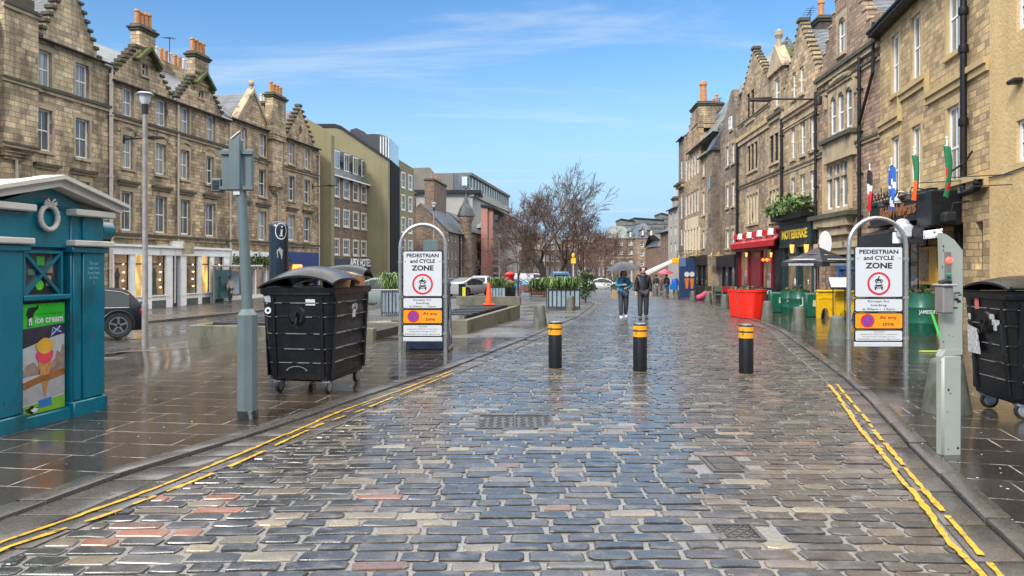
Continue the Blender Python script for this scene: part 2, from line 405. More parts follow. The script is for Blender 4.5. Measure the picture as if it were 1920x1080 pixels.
M['flags_r'] = wetmat('wet_flagstones_dark', ((.022, .018, .015), (.042, .034, .028), (.015, .012, .010)), .95, .52, R(14), (.4, .37, .33), (.03, .17), .16, jw=.008, off=(.3, .2, 0))
M['kerb'] = wetmat('wet_kerbstone', ((.05, .044, .04), (.095, .083, .073), (.035, .031, .028)), 30, 30, 0, (.2, .2, .2), (.08, .4), .5, jw=0, fine=45)
M['far_setts'] = wetmat('far_setts', ((.055, .055, .058), (.12, .11, .10), (.04, .04, .042)), .30, .16, 0, (.03, .03, .03), (.10, .35), .7, jw=.012)

# one sheet under everything, out to the horizon
mb = MB(); xs = [-900,-300,-100,-60,-40,-30,-24,-20,-17,-14,-12,-10.5,-9.5,-8.5,-7.5,-6.5,-5.5,-4.8,-3,0,4,8,12,16,22,40,80,300,900]
ys = [-60,-20,-5,0,3,6,8,10,12,14,16,18,20,22,24,28,32,36,40,44,48,52,56,60,70,80,100,120,140,160,200,300,600,1200,3000]
vs = [(x, y, G(x, y)-.07) for y in ys for x in xs]; n = len(xs)
mb.geo(vs, [(j*n+i, j*n+i+1, (j+1)*n+i+1, (j+1)*n+i) for j in range(len(ys)-1) for i in range(n-1)])
tag(mb.build('ground', M['tarmac'], smooth='full'), kind='structure')
sheet('far_street_pavement', lambda y: -45, FK, 14, 160, .026, M['flags_g'], nx=12)
sheet('near_pavement_left', lambda y: max(-9, LK(y)) if y > 10 else -9, lambda y: XL(y)-.2, 1.0, 17.5, .026, M['flags'], .5, nx=14)
sheet('square_paving', LK, lambda y: XL(y)-.2, 17.5, 53.5, .026, M['flags_g'], 1, nx=14)
sheet('right_pavement', lambda y: XR(y)+.17, lambda y: 24+y*.02, 1.0, 22, .026, M['flags_r'], .5, nx=10)
sheet('right_pavement_far', lambda y: XR(y)+.17, lambda y: 24+y*.02, 22, 160, .026, M['flags_r'], 1, nx=10)
sheet('far_setted_road', lambda y: max(LK(y)+.2, -4-(y-52)*14), XR, 52, 158, -.004, M['far_setts'], 1.5, nx=16)

def chanL(y): return XL(y)+.2+ (.45 if y < 6 else (.45-.33*smooth(6, 13, y)))
def chanR(y): return XR(y)-.30
# bedding between the setts
m, t, b = newmat('wet_joint_grit'); N = NT(t); co = N.n('ShaderNodeTexCoord').outputs['Object']
fi = N.noise(co, 55, 5, .7); md = N.noise(co, 1.2, 4, .6)
N.set(b.inputs['Base Color'], N.mix(N.ramp(fi, .35, .7), N.mix(N.ramp(md, .35, .65), (.17, .155, .14, 1), (.10, .092, .084, 1)), (.26, .245, .225, 1)))
N.set(b.inputs['Roughness'], N.ramp(md, .35, .65, .10, .28)); N.set(b.inputs['Normal'], N.bump(fi, .35, .006)); M['grit'] = m
sheet('setted_road', lambda y: XL(y)+.02, lambda y: XR(y)-.02, 1.0, 52, -.012, M['grit'], .5, nx=12)

# setts, every stone with its own outline, tilt and colour
m, t, b = newmat('wet_setts'); N = NT(t); co = N.n('ShaderNodeTexCoord').outputs['Object']
at_ = N.n('ShaderNodeAttribute', attribute_name='stone_colour'); fi = N.noise(co, 48, 6, .72); md = N.noise(co, 7, 5, .65); bg_ = N.noise(co, .5, 3, .5)
cc = N.mix(N.ramp(fi, .4, .72), at_.outputs['Color'], N.mix(.5, at_.outputs['Color'], (.008, .008, .009, 1)))
cc = N.mix(N.math('MULTIPLY', N.ramp(md, .52, .7), .35), cc, (.20, .19, .17, 1))
N.set(b.inputs['Base Color'], cc); N.set(b.inputs['Roughness'], N.math('ADD', N.ramp(N.math('ADD', N.math('MULTIPLY', md, .6), N.math('MULTIPLY', bg_, .4)), 0.38, .62, .13, .36), N.math('MULTIPLY', fi, .06)))
b.inputs['IOR'].default_value = 1.5; b.inputs['Specular IOR Level'].default_value = .7; b.inputs['Coat Weight'].default_value = .45; b.inputs['Coat Roughness'].default_value = .13; b.inputs['Coat IOR'].default_value = 1.4
N.set(b.inputs['Normal'], N.bump(N.math('ADD', N.math('MULTIPLY', fi, 1.1), N.math('MULTIPLY', md, 1.0)), .30, .005)); M['sett'] = m
MANHOLES = []
for (xa, ya), (xb, yb) in (((897,803),(1040,778)), ((1338,884),(1408,855)), ((1350,1014),(1438,982))):
    p, q = at(xa, ya), at(xb, yb); MANHOLES.append((min(p.x, (xa-960)/F*q.y), (xb-960)/F*p.y, p.y, q.y))
def build_setts():
    V, Fc, C = [], [], []
    r = random.Random(5)
    y = 3.2
    row = 0
    pal = [((.026,.024,.022), 46), ((.045,.040,.035), 26), ((.078,.067,.054), 14), ((.13,.10,.07), 8), ((.17,.135,.09), 3), ((.14,.075,.05), 2), ((.018,.018,.02), 14)]
    tot = sum(p[1] for p in pal)
    while y < 52:
        h = r.uniform(.125, .155) if y < 34 else r.uniform(.17, .21)
        gap = r.uniform(.028, .042)
        x = chanL(y)+r.uniform(-.02, .05)-(.25 if row % 2 else 0)*0
        xe = chanR(y)
        first = True
        while x < xe-.06:
            L = r.uniform(.20, .40) if not first or row % 2 else r.uniform(.1, .2)
            if y > 34: L *= 1.25
            first = False
            if x+L > xe: L = xe-x
            if L > .06:
                wy = lambda X: .035*math.sin(X*.9+y*.23)+.02*math.sin(X*2.3+y*1.1)
                cx, cy = x+L/2, y+h/2+wy(x+L/2)
                if not any(a-.02 < cx < b_+.02 and c-.02 < cy < d+.02 for a, b_, c, d in MANHOLES):
                    k = r.random()*tot
                    for col, wt in pal:
                        k -= wt
                        if k <= 0: break
                    # pinkish cluster near left foreground, brown stones towards the right edge
                    if cx > XR(cy)-1.9 and r.random() < .55: col = (.062, .045, .033) if r.random() < .85 else (.12, .092, .062)
                    if (-2.6 < cx < -.9 and 4.4 < cy < 5.6) and r.random() < .24: col = (.26, .105, .06) if r.random() < .55 else (.26, .20, .12)
                    if (abs(cx) < 2.4 and 4 < cy < 9) and r.random() < .05: col = (.22, .18, .12)
                    s = r.uniform(.8, 1.2); col = tuple(v*s for v in col)
                    z0 = G(cx, cy); tx, ty = r.gauss(0, .008), r.gauss(0, .008); dz = r.gauss(0, .0022)
                    hx, hy = L/2-gap/2*.8, h/2-gap/2*.85
                    rr = min(hx, hy)*r.uniform(.18, .42)
                    pts = [(-hx+rr, -hy), (0, -hy+r.gauss(0, .003)), (hx-rr, -hy), (hx, -hy+rr), (hx, hy-rr), (hx-rr, hy), (0, hy+r.gauss(0, .003)), (-hx+rr, hy), (-hx, hy-rr), (-hx, -hy+rr)]
                    pts = [(px+r.gauss(0, .0045), py+r.gauss(0, .0045)) for px, py in pts]
                    sk = .035*.9*math.cos(cx*.9+cy*.23)
                    b0 = len(V); n = len(pts)
                    for f, z in ((1.0, -.022), (.985, -.003), (.93, .0025), (.5, .0032)):
                        for px, py in pts:
                            X, Yy = px*f, py*f
                            V.append((cx+X, cy+Yy+sk*X, z0+z+dz+tx*X+ty*Yy+(r.gauss(0, .0009) if f < .95 else 0)))
                    for q in range(3):
                        for i in range(n):
                            j = (i+1) % n; Fc.append((b0+q*n+i, b0+q*n+j, b0+(q+1)*n+j, b0+(q+1)*n+i)); C.append(col)
                    Fc.append(tuple(b0+3*n+i for i in range(n))); C.append(col)
            x += L
        y += h; row += 1
    me = bpy.data.meshes.new('setts'); me.from_pydata(V, [], Fc); me.materials.append(M['sett'])
    ca = me.color_attributes.new('stone_colour', 'FLOAT_COLOR', 'CORNER')
    arr = []
    for f, c in zip(Fc, C): arr += [c[0], c[1], c[2], 1.0]*len(f)
    ca.data.foreach_set('color', arr)
    me.polygons.foreach_set('use_smooth', [True]*len(me.polygons)); me.set_sharp_from_angle(angle=R(14))
    o = bpy.data.objects.new('road_setts', me); COL.objects.link(o); tag(o, kind='structure')
build_setts()

def strip_blocks(name, fin, fout, y0, y1, top, L, mat, gap=.012, seed=1, depth=.12, jit=.004):
    r = random.Random(seed); mb = MB(); y = y0
    while y < y1:
        l = L*r.uniform(.8, 1.2)
        ya, yb = y+gap, y+l-gap
        p = [(fin(ya), ya), (fout(ya), ya), (fout(yb), yb), (fin(yb), yb)]
        p = [(a+r.gauss(0, jit), b) for a, b in p]
        tz = r.gauss(0, jit*.7)
        c = (sum(a for a, _ in p)/4, sum(b for _, b in p)/4)
        rings = []
        for f, z in ((1, -depth), (1, -.012), (.985, -.003), (.93, 0)):
            rings.append([(c[0]+(a-c[0])*f, c[1]+(b-c[1])*(1-(1-f)*.4), G(a, b)+top+z+tz) for a, b in p])
        mb.ring(rings, 0, False, True); y += l
    o = mb.build(name, mat, smooth=True); tag(o, kind='structure'); return o
strip_blocks('left_kerb', lambda y: XL(y)-.20, XL, 3.0, 53, .03, .75, M['kerb'], seed=2)
strip_blocks('right_kerb', XR, lambda y: XR(y)+.17, 3.0, 75, .03, .95, M['kerb'], seed=3)
strip_blocks('left_channel', lambda y: XL(y)+.012, lambda y: XL(y)+.10+(chanL(y)-XL(y)-.1)*.5, 3.0, 40, .003, .42, M['kerb'], seed=4)
strip_blocks('left_channel_inner', lambda y: XL(y)+.11+(chanL(y)-XL(y)-.1)*.5, lambda y: chanL(y)-.01, 3.0, 40, .004, .33, M['kerb'], seed=14)
strip_blocks('right_channel', lambda y: chanR(y)+.005, lambda y: XR(y)-.012, 3.0, 50, .003, .62, M['kerb'], seed=5)
strip_blocks('square_kerb', lambda y: LK(y)-.16, LK, 12.0, 110, .03, .9, M['kerb'], seed=6)
strip_blocks('far_kerb', FK, lambda y: FK(y)+.16, 14, 110, .03, .9, M['kerb'], seed=7)

# yellow lines, worn on the uneven stones
M['yellow'] = simple('yellow_road_paint', (.58, .34, .012), .42, var=.4, vscale=9, bump=.6, bscale=40, dirt=((.08, .06, .03), 13, .535))
def yline(name, px, wd, gaps, seed):
    r = random.Random(seed); mb = MB(); P = [at(a, b) for a, b in px]
    pts = []
    for a, b in zip(P, P[1:]):
        n = max(2, int((b-a).length/.05))
        for i in range(n): pts.append(a.lerp(b, i/n))
    pts.append(P[-1]); run = 0; off = False; q = []; prev = None
    for i, p in enumerate(pts):
        run -= 1
        if run <= 0:
            off = not off if gaps > 0 else False
            run = (r.randint(1, 1+int(gaps*6)) if off else r.randint(5, 16))
            if not off: wv = r.uniform(.8, 1.15); sh = r.gauss(0, .008)
        if off and r.random() < .9: prev = None; continue
        d = (pts[min(i+1, len(pts)-1)]-pts[max(0, i-1)]); nrm = Vector((-d.y, d.x, 0)).normalized()
        w2 = wd/2*wv*r.uniform(.62, 1.08) if not off else wd*.2
        c = p+nrm*sh
        a, b = c-nrm*w2, c+nrm*w2
        za = G(a.x, a.y)+.0135; zb = G(b.x, b.y)+.0135
        cur = ((a.x, a.y, za), (b.x, b.y, zb))
        if prev: mb.face([prev[0], prev[1], cur[1], cur[0]])
        prev = cur
    o = mb.build(name, M['yellow'], fixn=False); tag(o, kind='structure'); return o
wv = 1; sh = 0
yline('yellow_line_left', [(-120,1062),(0,1020),(200,952),(246,936),(352,893),(457,851),(563,804),(640,772),(740,737),(850,696)], .042, .0, 1)
yline('yellow_line_left_inner', [(-60,1062),(17,1028),(91,1004),(158,981),(239,953),(387,896),(521,835),(598,799),(700,763),(850,701)], .042, .45, 2)
yline('yellow_line_right', [(1553,723),(1582,758),(1622,815),(1684,892),(1741,962),(1798,1039),(1838,1078),(1870,1120)], .05, .0, 3)
yline('yellow_line_right_outer', [(1568,721),(1602,762),(1663,835),(1712,896),(1741,929),(1790,984),(1847,1051),(1890,1100)], .046, .12, 4)

# manhole and drain covers
def cover(name, k, pat):
    x0, x1, y0, y1 = MANHOLES[k]; mb = MB(); z = G((x0+x1)/2, (y0+y1)/2)+.004
    f = .025
    mb.box(x0, x1, y0, y1, z-.05, z-.012)
    for a in ((x0, x1, y0, y0+f), (x0, x1, y1-f, y1), (x0, x0+f, y0+f, y1-f), (x1-f, x1, y0+f, y1-f)): mb.box(*a, z-.012, z+.002)
    if pat == 'grate':
        n = 11
        for i in range(n):
            xa = x0+f*2+(x1-x0-4*f)*(i+.15)/n; mb.box(xa, xa+(x1-x0)/n*.55, y0+f*2, (y0+y1)/2-.01, z-.012, z); mb.box(xa, xa+(x1-x0)/n*.55, (y0+y1)/2+.01, y1-f*2, z-.012, z)
    else:
        n = 9 if pat == 'diag' else 6
        for s in (0, 1):
            for i in range(n):
                for j in range(n):
                    cx = x0+f+(x1-x0-2*f)*(i+.5)/n; cy = y0+f+(y1-y0-2*f)*(j+.5)/n
                    if (i+j) % 2 != s: continue
                    a = R(45 if s else -45); l = (x1-x0)/n*.36; wv_ = .006
                    dx, dy = math.cos(a)*l, math.sin(a)*l; ex, ey = -math.sin(a)*wv_, math.cos(a)*wv_
                    mb.prism([(cx-dx-ex, cy-dy-ey), (cx+dx-ex, cy+dy-ey), (cx+dx+ex, cy+dy+ey), (cx-dx+ex, cy-dy+ey)], z-.012, z-.005, 'z')
        if pat == 'diag':
            mb.box((x0+x1)/2-.008, (x0+x1)/2+.008, y0+f, y1-f, z-.012, z)
    return mb.build(name, M['wetiron'])
M['wetiron'] = simple('wet_cast_iron', (.085, .08, .074), .3, .1, var=.4, bump=.4, bscale=60)
tag(cover('manhole_cover', 0, 'diag'), 'large two-leaf iron manhole cover in the middle of the setts, nearest the black bollards', 'manhole cover')
tag(cover('drain_grating', 1, 'grate'), 'slotted iron drain grating in the setts towards the right kerb', 'drain cover')
tag(cover('manhole_cover', 2, 'x'), 'small square iron cover with diagonal ribs in the foreground setts', 'manhole cover')
# ------------------------------------------------------------------ building kit
M['st_left'] = stone('stone_soot_ashlar', (.66, .50, .31), (.46, .34, .21), soot=.72, dark=(.06, .048, .038), seed=1, moss=.35)
M['st_left2'] = stone('stone_warm_ashlar', (.66, .48, .30), (.47, .33, .20), soot=.6, dark=(.06, .045, .035), bw=.55, bh=.24, seed=2, moss=.2)
M['st_left3'] = stone('stone_pale_ashlar', (.68, .53, .34), (.49, .37, .23), soot=.7, dark=(.05, .04, .032), bw=.7, bh=.30, seed=3, moss=.35)
M['st_brown'] = stone('stone_brown_small', (.31, .21, .15), (.21, .14, .105), soot=.3, bw=.34, bh=.16, seed=4, mortar=(.13, .10, .08))
M['st_y'] = stone('stone_yellow', (.66, .49, .27), (.52, .37, .19), soot=.35, dark=(.13, .085, .05), bw=.58, bh=.22, seed=5, bstr=.8, mortar=(.20, .14, .08))
M['st_pink'] = stone('stone_pinkish', (.47, .32, .22), (.33, .22, .15), soot=.45, dark=(.09, .065, .055), bw=.52, bh=.20, seed=6, bstr=.8)
M['st_r4'] = stone('stone_mixed_brown', (.58, .43, .26), (.36, .26, .17), soot=.7, dark=(.10, .08, .065), bw=.5, bh=.22, seed=7, bstr=.7)
M['st_r5'] = stone('stone_gold_grey', (.64, .47, .27), (.43, .32, .20), soot=.65, dark=(.13, .105, .085), bw=.6, bh=.26, seed=8)
M['st_r3'] = stone('stone_grey_rubble', (.36, .28, .21), (.25, .19, .15), soot=.6, dark=(.07, .055, .045), bw=.45, bh=.18, rub=.8, seed=9, bstr=.9)
M['st_r1'] = stone('stone_tan', (.55, .39, .24), (.42, .29, .18), soot=.35, bw=.5, bh=.22, seed=10)
M['st_dark'] = stone('stone_dark_gable', (.10, .08, .06), (.07, .055, .045), soot=.7, bw=.5, bh=.2, seed=11)
M['st_far'] = stone('stone_far', (.42, .31, .22), (.34, .24, .17), soot=.4, bw=.6, bh=.28, seed=12)
M['st_far2'] = stone('stone_far_brown', (.24, .175, .13), (.18, .13, .10), soot=.4, bw=.6, bh=.28, seed=13)

def lineY(c, m): return lambda px: c/((px-960)/F-m)
class Fac:
    def __init__(s, name, label, pa, pb, group=None, cat='building'):
        """pa, pb: (x, y) of the left and right ends of the front as seen from the street"""
        s.a, s.b = Vector(pa), Vector(pb); d = (s.b-s.a); s.W = d.length; s.ang = math.atan2(d.y, d.x)
        s.z = min(G(pa[0], pa[1]), G(pb[0], pb[1]))
        s.root = thing(name, label, cat, (pa[0], pa[1], s.z), s.ang, group)
        s.inv = (Matrix.Translation((pa[0], pa[1], s.z)) @ Matrix.Rotation(s.ang, 4, 'Z')).inverted()
        s.holes = []; s.rects = []; s.tr = MB(); s.panes = 0
    def L(s, px, py, o=0.0):
        c = s.inv @ Vector((0, 0, CAMZ)); e = s.inv @ Vector(((px-960)/F, 1, CAMZ+(HY-py)/F)); d = e-c
        t = (o-c.y)/d.y; p = c+d*t; return p.x, p.z
    def X(s, px, o=0.0): return s.L(px, 500, o)[0]
    def Z(s, px, py, o=0.0): return s.L(px, py, o)[1]
    def build_wall(s, mat, T=.35, name='wall', z0=None, holes=True):
        zb = -1.2
        rs = s.rects; hs = s.holes if holes else []
        xs = sorted({round(v, 4) for r in rs+hs for v in r[:2]}); zs = sorted({round(v, 4) for r in rs+hs for v in r[2:4]})
        def fill(x, z):
            return any(a < x < b and c < z < d for a, b, c, d in rs) and not any(h[0] < x < h[1] and h[2] < z < h[3] for h in hs)
        nx, nz = len(xs)-1, len(zs)-1
        g = [[fill((xs[i]+xs[i+1])/2, (zs[j]+zs[j+1])/2) for j in range(nz)] for i in range(nx)]
        mb = MB(); F_ = lambda i, j: 0 <= i < nx and 0 <= j < nz and g[i][j]
        for i in range(nx):
            for j in range(nz):
                if not g[i][j]: continue
                a, b, c, d = xs[i], xs[i+1], zs[j], zs[j+1]
                mb.face([(a, 0, c), (b, 0, c), (b, 0, d), (a, 0, d)]); mb.face([(b, T, c), (a, T, c), (a, T, d), (b, T, d)])
                if not F_(i-1, j): mb.face([(a, T, c), (a, 0, c), (a, 0, d), (a, T, d)])
                if not F_(i+1, j): mb.face([(b, 0, c), (b, T, c), (b, T, d), (b, 0, d)])
                if not F_(i, j-1): mb.face([(a, T, c), (b, T, c), (b, 0, c), (a, 0, c)])
                if not F_(i, j+1): mb.face([(a, 0, d), (b, 0, d), (b, T, d), (a, T, d)])
        s.wall = mb.build(name, mat, s.root, fixn=False); return s.wall
    def win(s, x0, x1, z0, z1, kind='sash', pane=None, marg=True, sill=True, hole=True, rec=.16, frame='white', hood=False, cols=2, trimm=0, o=0.0):
        if hole: s.holes.append((x0, x1, z0, z1))
        w, h = x1-x0, z1-z0; f = min(.08, w*.13); y = o+rec; mb = MB()
        mb.box(x0, x0+f, y, y+.07, z0, z1); mb.box(x1-f, x1, y, y+.07, z0, z1); mb.box(x0+f, x1-f, y, y+.07, z1-f, z1); mb.box(x0+f, x1-f, y-.02, y+.07, z0, z0+f*1.3)
        zm = z0+h*.5
        if kind == 'sash':
            mb.box(x0+f, x1-f, y+.01, y+.06, zm-.03, zm+.03)
            for k in range(1, cols):
                x = x0+w*k/cols; mb.box(x-.014, x+.014, y+.02, y+.05, z0+f*1.3, zm-.03); mb.box(x-.014, x+.014, y+.02, y+.05, zm+.03, z1-f)
        elif kind == 'grid':
            mb.box(x0+f, x1-f, y+.01, y+.06, zm-.025, zm+.025)
            for k in range(1, cols):
                x = x0+w*k/cols; mb.box(x-.012, x+.012, y+.02, y+.05, z0+f, z1-f)
            for q in (.25, .75): mb.box(x0+f, x1-f, y+.022, y+.048, z0+h*q-.012, z0+h*q+.012)
        elif kind == 'shop':
            zt = z0+h*.74; mb.box(x0+f, x1-f, y+.01, y+.06, zt-.03, zt+.03)
        wo = mb.build('window', M[frame], s.root)
        if pane is None: pane = rnd.choice(['g_dark', 'g_curt', 'g_grey', 'g_curt'])
        p = MB(); p.box(x0+f*.5, x1-f*.5, y+.035, y+.055, z0+f*.5, z1-f*.5); p.build('pane', M[pane], wo)
        if marg:
            t = .14; s.tr.box(x0-t, x0, o-.012, o+.1, z0, z1, trimm); s.tr.box(x1, x1+t, o-.012, o+.1, z0, z1, trimm); s.tr.box(x0-t-.05, x1+t+.05, o-.018, o+.1, z1, z1+.24, trimm)
        if sill: s.tr.box(x0-.12, x1+.12, o-.09, o+.14, z0-.13, z0, trimm)
        if hood: s.tr.box(x0-.35, x1+.35, o-.22, o+.05, z1+.42, z1+.55, 1); s.tr.box(x0-.28, x1+.28, o-.12, o+.05, z1+.32, z1+.42, trimm)
        return wo
    def wrow(s, places, ref, **k):
        """cols: [(px centre, px width)]; ref: (px, y top, y bottom)"""
        z1, z0 = s.Z(ref[0], ref[1]), s.Z(ref[0], ref[2])
        for c, wd in places:
            a, b = s.X(c-wd/2), s.X(c+wd/2); s.win(a, b, z0, z1, **k)
    def band(s, x0, x1, z, h=.22, pr=.12, m=0, o=0.0):
        s.tr.box(x0, x1, o-pr, o+.05, z-h*.45, z, m); s.tr.box(x0, x1, o-pr*.55, o+.05, z-h, z-h*.45, 0)
    def trims(s, mats, name='stone_dressings'):
        if s.tr.v: s.tr.build(name, mats, s.root)
    def crow(s, xl, xr, ze, za, n, top=.5, cap='trim_dark', T=.35, slate='slate', depth=5.0, xa=None, capmoss=True, cp=.10, ct=.17):
        xa = (xl+xr)/2 if xa is None else xa
        dz = (za-ze)/n; cr = random.Random(int(xl*10))
        def cap1(*a):
            q = MB(); a = list(a); a[5] += cr.uniform(-.02, .03); q.box(*a, 0, .03); q.build('crow_step', M[cap], s.root)
        for i in range(n):
            f = i/max(1, n-1)
            a = xl+(xa-top/2-xl)*f; b = xr+(xa+top/2-xr)*f
            s.rects.append((a, b, ze+dz*i-.001 if i else ze-.001, ze+dz*(i+1)))
            f2 = min(1, (i+1)/max(1, n-1)); a2 = xl+(xa-top/2-xl)*f2; b2 = xr+(xa+top/2-xr)*f2; zt = ze+dz*(i+1)
            if i < n-1:
                cap1(a-cp, a2+.02, -cp, T+.05, zt, zt+ct); cap1(b2-.02, b+cp, -cp, T+.05, zt, zt+ct)
            else: cap1(a-.08, b+.08, -.08, T+.06, zt, zt+.2)
        r = MB(); r.prism([(xl+.25, ze-.15), (xr-.25, ze-.15), (xa+.05, za-.35), (xa-.05, za-.35)], T+.003, depth, 'y'); r.build('gable_roof', M[slate], s.root)
    def roof(s, x0, x1, ze, D, zr, mat='slate', y0=-.15, name='roof', gutter=True):
        r = MB(); r.prism([(y0, ze), (D, zr), (2*D, ze)], x0, x1, 'x'); r.build(name, M[mat], s.root)
        if gutter:
            g = MB(); g.box(x0, x1, y0-.14, y0, ze-.06, ze+.05, 0, .03); g.build('gutter', M['iron'], s.root)
    def body(s, mat, D, zt, x0=0, x1=None):
        b = MB(); b.box(x0+.02, (s.W if x1 is None else x1)-.02, .30, D, -1.2, zt); b.build('body', mat, s.root)
    def chimney(s, x0, x1, y0, y1, z0, z1, pots=4, mat=None, cap='trim_dark', ph=.75, axis='x', pm='pot', name='chimney'):
        c = MB(); c.box(x0, x1, y0, y1, z0, z1); c.box(x0-.06, x1+.06, y0-.06, y1+.06, z0+.35, z0+.5)
        ch = c.build(name, mat or M['st_left'], s.root)
        q = MB(); q.box(x0-.10, x1+.10, y0-.10, y1+.10, z1, z1+.12, 0, .03); q.box(x0-.18, x1+.18, y0-.18, y1+.18, z1+.12, z1+.26, 0, .04); q.box(x0-.05, x1+.05, y0-.05, y1+.05, z1+.26, z1+.40, 0, .03)
        q.build('chimney_cap', M[cap], ch)
        for i in range(pots):
            t = (i+.5)/pots; x, y = (x0+(x1-x0)*t, (y0+y1)/2) if axis == 'x' else ((x0+x1)/2, y0+(y1-y0)*t)
            hh = ph*rnd.uniform(.88, 1.08); zz_ = z1+.38
            p = MB(); k_ = max(1, hh/.9); p.lathe([(.15*k_, zz_), (.14*k_, zz_+hh*.1), (.12*k_, zz_+hh*.82), (.155*k_, zz_+hh*.84), (.155*k_, zz_+hh*.92), (.13*k_, zz_+hh), (.09*k_, zz_+hh), (.09*k_, zz_+hh*.9)], (x, y), 12, cap1=True)
            p.build('pot', M[pm], ch, smooth=True)
    def pipe(s, px=None, x=None, z0=0, z1=8, mat='cream_pipe', r=.06, o=-.12, jog=None):
        x = s.X(px) if x is None else x
        pts = [(x, o, z0), (x, o, z1)] if not jog else [(x+dx, o, z) for dx, z in jog]
        t = MB(); t.tube(pts, r, 8)
        z = z0+.6
        while z < z1 and not jog: t.lathe([(r*1.45, z), (r*1.45, z+.08)], (x, o), 8); t.box(x-.1, x+.1, o, .02, z+.02, z+.05); z += 1.6
        t.build('downpipe', M[mat], s.root, smooth=True)
    def text(s, txt, x, z, size, mat, name='lettering', o=-.02, al='CENTER', bold=.0, ext=.012, parent=None, sx=1.0):
        me = text_mesh(txt, size, al, bold, ext); ob = bpy.data.objects.new(name, me); me.materials.append(mat); COL.objects.link(ob)
        ob.parent = parent or s.root; ob.location = (x, o, z); ob.rotation_euler = (R(90), 0, 0); ob.scale = (sx, 1, 1); return ob
def text_mesh(txt, size, al='CENTER', bold=0.0, ext=.005, sp=1.0):
    cu = bpy.data.curves.new('lettering', 'FONT'); cu.body = txt; cu.size = size; cu.align_x = al; cu.align_y = 'CENTER'
    cu.extrude = ext; cu.offset = bold; cu.resolution_u = 3; cu.space_character = sp; cu.space_line = .95
    ob = bpy.data.objects.new('lettering_tmp', cu); COL.objects.link(ob)
    dg = bpy.context.evaluated_depsgraph_get(); dg.update(); me = bpy.data.meshes.new_from_object(ob.evaluated_get(dg))
    bpy.data.objects.remove(ob); bpy.data.curves.remove(cu); return me
def arch_fill(mb, x0, x1, zt, o=0.0, T=.2, m=0, k=1.0):
    """rounds the top of a rectangular opening"""
    r = (x1-x0)/2; cx = (x0+x1)/2; h = r*k
    for sgn in (-1, 1):
        pts = [(cx+sgn*r, zt)]
        for i in range(7):
            a = R(90*i/6); pts.append((cx+sgn*r*math.cos(a), zt-h+h*math.sin(a)))
        mb.prism(pts, o, o+T, 'y', m)
def greenery(name, pts_fn, n, parent, mats, seed=1, size=.12, sm=1.0):
    r = random.Random(seed); mb = MB()
    for i in range(n):
        p = Vector(pts_fn(r)); a = Vector((r.gauss(0, 1), r.gauss(0, 1), r.gauss(.3, .8))).normalized(); b = a.orthogonal().normalized()
        c = a.cross(b); ll = size*r.uniform(.6, 1.4); ww = ll*.28; k = r.randrange(len(mats)) if isinstance(mats, list) else 0
        d = a*ll; q = (b*math.cos(i)+c*math.sin(i))*ww
        mb.face([p, p+d*.5+q, p+d, p+d*.5-q], k)
    return mb.build(name, mats, parent, fixn=False)
M['leaf1'] = simple('leaf_mid_green', (.07, .14, .025), .45, var=.4); M['leaf2'] = simple('leaf_light_green', (.16, .26, .05), .45, var=.4); M['leaf3'] = simple('leaf_dark_green', (.025, .055, .018), .5, var=.4)
GR = [M['leaf1'], M['leaf2'], M['leaf3']]

# ================================================================== left terrace
YL = lineY(-27.84, .178)
def LP(px): y = YL(px); return (-27.84+.178*y, y)
# --- tenement A
A = Fac('stone_tenement', 'sooty stone tenement with a tall crow-stepped gable and corbelled bay, leftmost in the photo', LP(-130), LP(205), 'tenements of the left-hand terrace')
zc = A.Z(154, 184); ze = A.Z(190, 126)
A.rects.append((0, A.W, -1.2, ze+.3))
for q in (-90, -20): A.wrow([(q, 24)], (154, 120, 185)); A.wrow([(q, 26)], (154, 223, 297))
A.wrow([(85, 24), (154, 25)], (154, 120, 185), pane='g_curt'); A.wrow([(84, 28), (155, 26)], (154, 223, 297), pane='g_grey'); A.wrow([(86, 26), (155, 26)], (154, 340, 412), pane='g_grey', hood=True)
A.crow(A.X(72), A.X(187), ze, A.Z(115, -38), 9, .6)
A.band(0, A.W, zc, .3, .18, 1)
# corbelled square bay with a flat coped head
x0, x1 = A.X(8, -.5), A.X(72, -.5); zb = A.Z(40, 275, -.5)
bm_ = MB(); bm_.box(x0, x1, -.5, -.004, zb, A.Z(40, 12, -.5)); 
for i in range(4): bm_.box(x0+.12*i, x1-.12*i, -.5+.11*i, -.004, zb-.14*(i+1), zb-.14*i)
bm_.build('corbelled_bay', M['st_left3'], A.root)
A.band(x0-.1, x1+.1, A.Z(40, 12, -.5), .3, .15, 1, o=-.5); A.band(x0-.05, x1+.05, A.Z(40, 150, -.5), .22, .12, 1, o=-.5); A.band(x0-.05, x1+.05, zb+.1, .2, .1, 1, o=-.5)
A.tr.box(x0, x1, -.3, .5, A.Z(40, 12, -.5), A.Z(40, -12, -.5), 1)
A.build_wall(M['st_left3']); A.trims([M['trim'], M['trim_dark']]); A.body(M['st_left3'], 9, ze)
A.roof(0, A.W, ze+.25, 4.5, ze+4.2)
A.pipe(px=203, z0=0, z1=ze-.2); A.pipe(px=5, z0=0, z1=9, jog=[(0, 13), (0, A.Z(5, 275)), (.25, A.Z(5, 290)), (.6, A.Z(25, 300)), (.65, 1)])
g = MB(); g.box(A.X(190), A.W, -.25, -.1, ze+.1, ze+.22, 0, .03); g.build('gutter', M['cream_pipe'], A.root)

